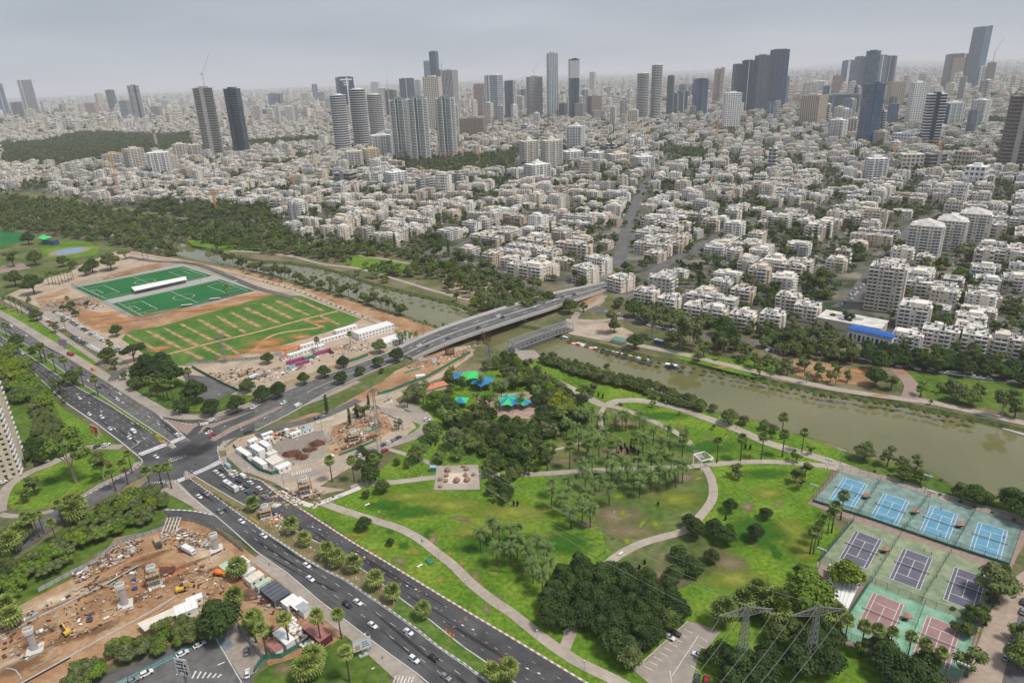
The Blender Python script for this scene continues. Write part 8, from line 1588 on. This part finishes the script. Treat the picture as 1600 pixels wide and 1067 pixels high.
# billboards
def letters(mb, rows, x0, z0, cw, ch, y, m):
 for r_, row in enumerate(rows):
  for c_, ch_ in enumerate(row):
   if ch_=='#':x = x0+c_*cw; z = z0-r_*ch; mb.face([(x,y,z-ch),(x+cw,y,z-ch),(x+cw,y,z),(x,y,z)], m)
def billboard(x, y, w, h, zb, rz, label, face, art=None, plinth=True):
 b = G(x, y); root = empty('billboard', b, label, 'billboard', rz=rz)
 if plinth:q = MB(); q.box((0,0,.3),(3.2,1.6,.6), concrete); q.build('plinth', root)
 q = MB(); q.box((0,0,zb/2+.3),(.7,.5,zb), grpost); q.build('post', root); q = MB(); q.box((0,0,zb+h/2),(w+.3,.5,h+.3), grey_sheet, bottom=True); fr_ = q.build('frame', root)
 q = MB(); q.face([(-w/2,-.27,zb),(w/2,-.27,zb),(w/2,-.27,zb+h),(-w/2,-.27,zb+h)], face);
 if art:art(q, w, h, zb)
 q.build('poster', fr_); return root
postw = mat('poster_white',(.62,.64,.66),(.72,.73,.74), .6, .5); po = mat('poster_orange',(.75,.17,.04),(.8,.22,.06), .6, .5); pp_ = mat('poster_pink',(.45,.30,.36),(.55,.42,.48), .6, .6); pt_ = mat('poster_text',(.18,.24,.34), None, .6)
def art1(q, w, h, zb):
 for i, (a, b_)in enumerate(((.05,.4),(.1,.38))):q.face([(w*(a-.35),-.29,zb+h*(.25+.2*i)),(w*(b_-.35)-w*.05,-.29,zb+h*(.25+.2*i)),(w*(b_-.35)-w*.05,-.29,zb+h*(.38+.2*i)),(w*(a-.35),-.29,zb+h*(.38+.2*i))], paint)
 q.face([(w*.1,-.29,zb+h*.2),(w*.42,-.29,zb+h*.2),(w*.42,-.29,zb+h*.8),(w*.1,-.29,zb+h*.8)], mat('poster_red',(.5,.06,.03),None,.6))
billboard(151, 685, 7.5, 5.0, 3.6, -.5, 'orange billboard on a post beside the highway lawn', po, art1)
def art2(q, w, h, zb):
 q.face([(-w*.42,-.29,zb+h*.1),(-w*.12,-.29,zb+h*.1),(-w*.12,-.29,zb+h*.6),(-w*.42,-.29,zb+h*.6)], mat('poster_tan',(.5,.3,.18),(.6,.4,.25),.6,1.5))
 for i in range(3):q.face([(-w*.02,-.29,zb+h*(.2+.22*i)),(w*(.42-.06*i),-.29,zb+h*(.2+.22*i)),(w*(.42-.06*i),-.29,zb+h*(.32+.22*i)),(-w*.02,-.29,zb+h*(.32+.22*i))], pt_)
billboard(568, 1024, 6.5, 4.4, 3.2, .45, 'white billboard on a post at the lawn corner', postw, art2)
def art3(q, w, h, zb):
 for i in range(2):q.face([(-w*.4,-.29,zb+h*(.2+.35*i)),(w*.4,-.29,zb+h*(.2+.35*i)),(w*.4,-.29,zb+h*(.32+.35*i)),(-w*.4,-.29,zb+h*(.32+.35*i))], pt_)
billboard(101, 546, 9, 6, 3.2, -.3, 'pink and grey billboard on the verge by the parking lane', pp_, art3)
def art4(q, w, h, zb):letters(q,['..#######..','...........','########.##','......#..##','......#....','########.##','...........','.#######.##','.#.....#.##','.#.....#.##'][:10], -w*.42, zb+h*.92, w*.84/11, h*.84/10, -.29, black)
billboard(296, 1085, 4.8, 7.0, 9, -.25, 'tall white sign board with dark block characters on a green pole', postw, art4, plinth=False)
# cones, barriers
cone = MB(); cone.cyl((0,0,0), .32, .95, orange_plastic, 8, r2=.06); cone.box((0,0,.04),(.6,.6,.08), orange_plastic); cnm = cone.mesh('traffic_cone')
for i, (X, Y)in enumerate(((1188,745),(1212,762),(1235,775),(1225,790),(1448,935),(1475,950),(1500,965),(1460,950))):
 o = bpy.data.objects.new('traffic_cone', cnm); COL.objects.link(o); o.location = G(400+X/4, 800+Y/4); o.scale = (1.5, 1.5, 1.6); want(o, 'orange traffic cone at the median edge', 'cone', 'orange cones along the median',[('median palm pair',G(660,960)),('black shrub',G(770,1050))])
for x, y, lb in((539,871,'orange plastic barrier behind the median palms'),(397,814,'yellow-orange barrier beside the lower carriageway')):q = MB(); [q.box((i*1.6-3.2,0,.45),(1.5,.5,.9),yel,taper=.7)for i in range(5)]; o = thing(q, 'road_barrier', lb, 'barrier', G(x,y)); o.rotation_euler.z = HS
fl_ = mat('yellow_flowers',(.45,.30,.04),(.2,.2,.04), .9, 1.5)
P = [G(240,681), G(246,679), G(257,690), G(252,693)]; c = sum(P, Vector())/4; q = MB(); q.prism([((p-c).x,(p-c).y)for p in P], 0, .5, fl_); thing(q, 'flower_bed', 'orange-yellow flower bed at the tip of the highway median', 'flower bed', c)
P = [G(300,794), G(312,788), G(320,798), G(308,800)]; c = sum(P, Vector())/4; q = MB(); q.prism([((p-c).x,(p-c).y)for p in P], 0, .3, fl_); thing(q, 'flower_bed', 'small orange flower bed at the corner of the lower lawn', 'flower bed', c)
# traffic lights
for x, y, rz, lb in((220,712,0,'left kerb'),(263,690,.5,'median tip'),(341,717,1,'right kerb'),(290,748,2,'lower median'),(330,683,1,'red median'),(355,698,2,'office corner'),(307,735,0,'queue side'),(252,760,0,'slip lane')):
 root = empty('traffic_light', G(x,y), 'traffic light pole at the %s of the junction'%lb, 'traffic light', rz=rz, group='traffic lights round the junction'); q = MB(); q.cyl((0,0,0), .09, 3.6, grpost, 6); q.build('pole', root); q = MB(); q.box((0,.1,3.9),(.4,.35,1.1), black, bottom=True); q.build('signal_head', root)
# boats
def boat(p, rz, L_, Wd, hullm, label, kind, group=None, look=None):
 root = empty('boat' if kind!='pedal' else 'pedal_boat', p, label, 'boat', rz=rz, group=group); q = MB()
 if kind=='pedal':
  for s in(-1, 1):h_ = MB(); loft(h_,[(-L_/2,.2,.15,.5),(-L_/2+.4,.34,0,.55),(L_/2-.6,.34,0,.55),(L_/2,.12,.2,.6)], hullm); h_.v = [(a,b_+s*Wd*.32,c_)for a, b_, c_ in h_.v]; h_.build('float', root)
  q.box((0,0,.5),(L_*.7,Wd*.62,.12), white, bottom=True); q.build('deck', root); q = MB(); q.box((-.3,0,.8),(.5,Wd*.6,.5), hullm, bottom=True); q.box((.5,0,.7),(.45,Wd*.6,.3), hullm, bottom=True); q.build('seat', root)
 else:
  loft(q,[(-L_/2,Wd*.36,.1,.9),(-L_/2+.8,Wd*.5,-.1,.9),(L_*.25,Wd*.5,-.1,.95),(L_/2-.6,Wd*.24,.1,1.1),(L_/2,.06,.5,1.25)], hullm); q.build('hull', root)
  if kind=='tour':
   q = MB(); q.box((-.6,0,2.7),(L_*.82,Wd*.95,.16), white, bottom=True); q.box((-1.4,0,2.85),(L_*.35,Wd*.5,.14), white); q.build('roof', root); q = MB(); [q.box((-.6+i,s*Wd*.42,1.8),(.12,.12,1.8),white)for i in(-3.4,-1.7,0,1.7,3.4)for s in(-1,1)]; q.box((-.6,0,1.5),(L_*.76,Wd*.8,.9), glassm, bottom=True); q.build('cabin', root)
  else:q = MB(); [q.box((x_,0,.85),(.3,Wd*.8,.08),wood,bottom=True)for x_ in(-L_*.2,L_*.08)]; q.build('thwart', root)
 if look:del root['label']; want(root, look, 'boat', group,[('truss footbridge',G(850,530)),('blue tour boat',G(1050,574)),('blue dock box',G(941,538))])
 return root
rvh = hdg((930,545),(1050,575))
boat(G(1050,575,WZ), rvh+.15, 10.5, 3.4, carp['blue'], 'blue tour boat with a white roof out on the river', 'tour')
for i in range(21):
 X = 572+i*13.6; Y = 880+i*3.1+(i%2)*4; boat(G(800+X/4,327+Y/4,WZ), rvh+1.4, 3.4, 1.9,(white,yel,white,white,yel,white,carp['blue'],white,carp['red'],orange_plastic)[(i*7)%10]if 10<i<15 else(white,yel)[i%2], 'x', 'pedal', group='pedal boats moored side by side', look='%s pedal boat in the moored row'%('yellow' if i%2 and not 10<i<15 else 'white' if not 10<i<15 else 'bright'))
for i in range(8):
 X = 335+i*27; Y = 818+i*7.4; boat(G(800+X/4,327+Y/4,WZ), rvh-.05, 6.2, 2.0,(white,carp['dark'],carp['red'],white)[i%4], 'x', 'tour' if i==0 else 'row', group='rowing boats moored in line', look='%s moored boat in the line below the bank'%('white-roofed' if i==0 else('white','dark','red','white')[i%4]))
for i in range(7):X = 360+i*27; Y = 836+i*7.0; boat(G(800+X/4,327+Y/4,WZ), rvh-.05, 5.0, 1.8,(carp['red'],white)[i%2], 'x', 'row', group='rowing boats moored in line', look='%s rowing boat in the outer moored line'%('red','white')[i%2])
q = MB(); q.box((0,0,.4),(3.2,2.6,2.2), carp['lightblue']); q.box((0,0,1.6),(3.6,3,.15), carp['blue'], bottom=True); thing(q, 'dock_box', 'blue ticket box at the dock between the two rows of boats', 'booth', G(941,538,WZ))
strip('boat_dock',[(938,545),(980,556),(1018,567)], 1.6, concrete, z=WZ+.4, h=.01)
q = MB(); q.box((0,0,1.3),(9,6,2.4), cream); q.build; root = empty('green_roofed_hut', G(968,535), 'green-roofed boat hut above the pedal boats', 'hut', rz=rvh); q.build('wall', root); q = MB(); q.box((0,0,2.7),(12,8,.2), mat('green_roof_sheet',(.10,.22,.17),(.14,.27,.21),.7,.5), bottom=True); q.build('roof', root)
cabin(1030, 531, 7, 3, 3, rvh, 'small blue and white kiosk beside the bank path', roofc=white, wallc=carp['blue'], name='kiosk', cat='kiosk')
A_, Bj = G(1568, 668, WZ+.3), G(1640, 690, WZ+.3); c = (A_+Bj)/2; q = MB(); q.bar(A_-c, Bj-c, 4.5, concrete, .5); thing(q, 'river_jetty', 'pale floating jetty at the right edge of the river', 'jetty', c); boat(G(1580,668,WZ+.5), hdg((1568,668),(1600,678)), 11, 2.6, white, 'white racing boats stacked on the jetty at the right edge', 'row')
b = G(76, 381); root = empty('green_grandstand', b, 'small grandstand with a bright green roof at the far left pitch', 'grandstand', rz=-.5); q = MB(); q.box((6,0,3),(26,8,6), carp['blue']); q.build('wall', root); q = MB(); q.face([(-12,-6,9),(4,-7,7.5),(6,4,9),(-14,3,11)], cang); q.box((9,0,6.3),(18,9,.5), tarp, bottom=True); q.build('roof', root)
for i in range(4):q = MB(); q.cyl((-11+i*5,-4+i*.5,0), .2, 8, grpost, 6); q.build('column', root)
# people
def person_mesh(seed, top, legs, skin, hair):
 bm = bpy.data.meshes.new('p'); rnd = random.Random(seed); st = .22 if seed%2 else .06
 V = [(0,0,.92),(0,0,1.15),(0,0,1.38),(0,0,1.5),(0,.02,1.66),(.10,0,.86),(.12,st,.48),(.12,st*.6,.07),(.12,st*.6+.16,.03),(-.10,0,.86),(-.12,-st*.4,.48),(-.12,-st,.1),(-.12,-st+.15,.04),(.2,0,1.38),(.26,-.04,1.1),(.27,.08,.88),(-.2,0,1.38),(-.26,.04,1.1),(-.27,.12,.88)]
 E_ = [(0,1),(1,2),(2,3),(3,4),(0,5),(5,6),(6,7),(7,8),(0,9),(9,10),(10,11),(11,12),(2,13),(13,14),(14,15),(2,16),(16,17),(17,18)]; rad = [.14, .13, .15, .06, .11, .1, .075, .05, .045, .1, .075, .05, .045, .07, .05, .04, .07, .05, .04]
 bm.from_pydata(V, E_,[]); o = bpy.data.objects.new('p', bm); COL.objects.link(o); s = o.modifiers.new('s', 'SKIN')
 for i, v in enumerate(bm.skin_vertices[0].data):v.radius = (rad[i], rad[i]*(.8 if i<3 else 1)); v.use_root = i==0
 o.modifiers.new('ss', 'SUBSURF').levels = 1; dg = bpy.context.evaluated_depsgraph_get(); me = bpy.data.meshes.new_from_object(o.evaluated_get(dg)); bpy.data.objects.remove(o)
 me.materials.clear(); [me.materials.append(m)for m in(top,legs,skin,hair)]
 for p in me.polygons:
  z = p.center.z; p.material_index = 3 if z>1.68 or(z>1.58 and p.center.y<-.02)else 2 if z>1.46 or(abs(p.center.x)>.22 and z<1.15)else 0 if z>.9 else 1
 me.name = 'person'; return me
skinm = mat('skin',(.45,.28,.2), None, .7); hairm = mat('hair',(.03,.02,.015), None, .8); clo = [mat('cloth_%s'%n_,c_,None,.9)for n_, c_ in(('black',(.02,.02,.02)),('white',(.7,.7,.68)),('blue',(.06,.1,.25)),('red',(.4,.05,.05)),('grey',(.2,.2,.2)),('yellow',(.6,.5,.1)))]
PM = [(person_mesh(i,clo[a],clo[b_],skinm,hairm),['black','white','blue','red','grey','yellow'][a],['black','white','blue','red','grey','yellow'][b_])for i,(a,b_)in enumerate(((0,0),(1,2),(2,0),(3,0),(4,2),(1,0),(5,0)))]
for i, (x, y)in enumerate(((659,847),(662,846),(421,884),(504,889),(598,1030),(215,729),(342,712),(352,700),(300,739),(298,741),(330,684),(262,673),(312,662),(290,752),(238,637),(243,637),(1337,777),(1412,800),(1470,797),(1361,870),(1444,861),(1469,838),(1376,875),(1332,826),(1463,903),(1455,867),(419,660),(495,663),(459,727),(380,686),(1028,793),(1568,842),(1400,1000),(800,742),(1060,728),(1150,671),(470,779),(945,865))):
 me, tcol, lcol = PM[i%len(PM)]; o = bpy.data.objects.new('person', me); COL.objects.link(o); o.location = G(x, y)+Vector((0,0,.16)); o.rotation_euler = (0, 0, i*1.7); onc = x>1270 and y>730
 want(o, 'person in %s top and %s trousers'%(tcol,lcol), 'person', 'tennis players' if onc else 'pedestrians')
# city and trees: the largest singly, the rest as one
blds, far, stc = city()
def dcam(x, y):return math.sqrt(x*x+y*y+H*H)
blds.sort(key=lambda b:dcam(b[0],b[1])); vis = [b for b in blds if inframe((b[0],b[1],6),0)]; out_ = [b for b in blds if not inframe((b[0],b[1],6),0)]
NB = 290
for b in vis[:NB]:
 x, y, z, rz, sx, sy, sz, vi, tn = b; root = empty('apartment_block',(x,y,0), None, 'building', rz=rz); root.scale = (sx, sy, sz); root['tint'] = tn
 for k, me in BPART[vi].items():
  o = bpy.data.objects.new(k, me); COL.objects.link(o); o.parent = root; o['tint'] = tn
  if k!='wall':o['kind'] = 'stuff'
 want(root, '%s %s'%(tintword(tn),BTEXT[vi]), 'building', 'apartment blocks of the city')
bc = proto_coll('block_shapes',[merge(*[v[k]for k in('wall','balcony','windows','roof_equipment')]).mesh('block')for v in BLOCK])
scatter('distant_city', vis[NB:]+out_+far, bc)
KW = {'dense':('round-crowned tree','tree'), 'tall':('tall loose-crowned tree','tree'), 'flat':('wide flat-topped tree','tree'), 'loose':('open-crowned small tree','tree'), 'shrub':('low shrub','shrub'), 'cypress':('narrow cypress','cypress'), 'date':('grey-green date palm','palm'), 'fan':('tall fan palm','palm'), 'squat':('stout fan palm','palm')}
GRP = {'tree':'trees of the parks and streets', 'shrub':'shrubs', 'cypress':'cypresses', 'palm':'palms'}
NAMES = {'dense':'broadleaf_tree', 'tall':'eucalyptus_tree', 'flat':'umbrella_tree', 'loose':'small_tree', 'shrub':'shrub', 'cypress':'cypress_tree', 'date':'date_palm', 'fan':'fan_palm', 'squat':'fan_palm'}
rest = []; cnt = {'tree':290, 'shrub':160, 'cypress':60, 'palm':290}
keys = sorted(TMESH); idx = {k:i for i, k in enumerate(keys)}
TREES.sort(key=lambda t:dcam(t[0],t[1])/(t[3]*(TMESH[(t[2],0)][2]+4)))
rnd = random.Random(31)
def tw(kind, t):
 if kind in('date', 'fan', 'squat'):return ''
 return['dark green ', 'mid green ', 'olive green ', 'grey-green ', 'bright green ', 'yellow-green '][min(5,int(t*5.999))]
for x, y, kind, s, tn, rz in TREES:
 wd, cat = KW[kind]; vi = rnd.randrange(NV[kind]); me_c, me_t, h, r = TMESH[(kind,vi)]; tn = min(1, max(0,tn)); sx = s*rnd.uniform(.92, 1.08)
 if cnt[cat]>0 and inframe((x,y,h*s*.5), 5):
  cnt[cat]-=1; root = empty(NAMES[kind],(x,y,0), None, cat, rz=rz); root.scale = (sx, s, s); root['tint'] = tn
  c = bpy.data.objects.new('crown', me_c); t_ = bpy.data.objects.new('trunk', me_t)
  for o in(c, t_):COL.objects.link(o); o.parent = root; o['tint'] = tn
  want(root, tw(kind,tn)+wd, cat, GRP[cat])
 elif inframe((x,y,5), 80)or dcam(x, y)<900:rest.append((x,y,0,rz,sx,s,s,idx[(kind,vi)],tn))
tcoll = proto_coll('tree_shapes',[merge(TREE[k][0],TREE[k][1]).mesh('tree')for k in keys])
scatter('distant_trees', rest, tcoll)
cc = []
for k in('white', 'silver', 'dark', 'white'):P_ = car_parts(('car','suv')[len(cc)%2], k)[0]; cc.append(merge(P_['body'],P_['glass']).mesh('street_car'))
scatter('street_cars',[c for c in stc if inframe((c[0],c[1],1),10)], proto_coll('car_shapes',cc))
print('COUNTS', len(vis), len(out_), len(far), len(TREES), len(rest), cnt)
# pale hills on the far right horizon
mb = MB(); hm = mat('hill_ground',(.12,.13,.10),(.22,.2,.16), .95, .0006, 6); n_ = 60
for r0, r1, hh0 in((26000,33000,230), ):
 ang = [R(-6+46*i/n_)for i in range(n_+1)]
 for k in range(3):pass
 prof = [max(0,math.sin((a+.1)*3.2))*hh0*(.6+.4*math.sin(a*23)*math.sin(a*9+1))for a in ang]
 for i in range(n_):
  a, b_ = ang[i], ang[i+1]; P1 = [(r0*math.sin(a),r0*math.cos(a),-5),(r0*math.sin(b_),r0*math.cos(b_),-5),(r1*math.sin(b_),r1*math.cos(b_),prof[i+1]),(r1*math.sin(a),r1*math.cos(a),prof[i])]; mb.face(P1[::-1]if False else P1, hm)
  mb.face([P1[3],P1[2],((r1+4000)*math.sin(b_),(r1+4000)*math.cos(b_),-5),((r1+4000)*math.sin(a),(r1+4000)*math.cos(a),-5)], hm)
mb.build('far_hills', kind='structure')
write_labels()
# haze
hz = MB(); x0, x1, y0, y1, z0, z1 = -BIG-500, BIG+500, -3500, BIG+500, -8, 420
v = [(x0,y0,z0),(x1,y0,z0),(x1,y1,z0),(x0,y1,z0),(x0,y0,z1),(x1,y0,z1),(x1,y1,z1),(x0,y1,z1)]
m = bpy.data.materials.new('haze_air'); m.use_nodes = True; N = m.node_tree.nodes; N.remove(N['Principled BSDF']); pv = N.new('ShaderNodeVolumePrincipled'); pv.inputs['Color'].default_value = (.93, .95, 1.0, 1); pv.inputs['Density'].default_value = 5.5e-5; pv.inputs['Anisotropy'].default_value = 0.0
m.node_tree.links.new(pv.outputs[0], N['Material Output'].inputs['Volume'])
hz.mi(m); hz.v = v; hz.f = [(3,2,1,0),(4,5,6,7),(0,1,5,4),(1,2,6,5),(2,3,7,6),(3,0,4,7)]; hz.m = [0]*6
hz.build('haze', kind='stuff')
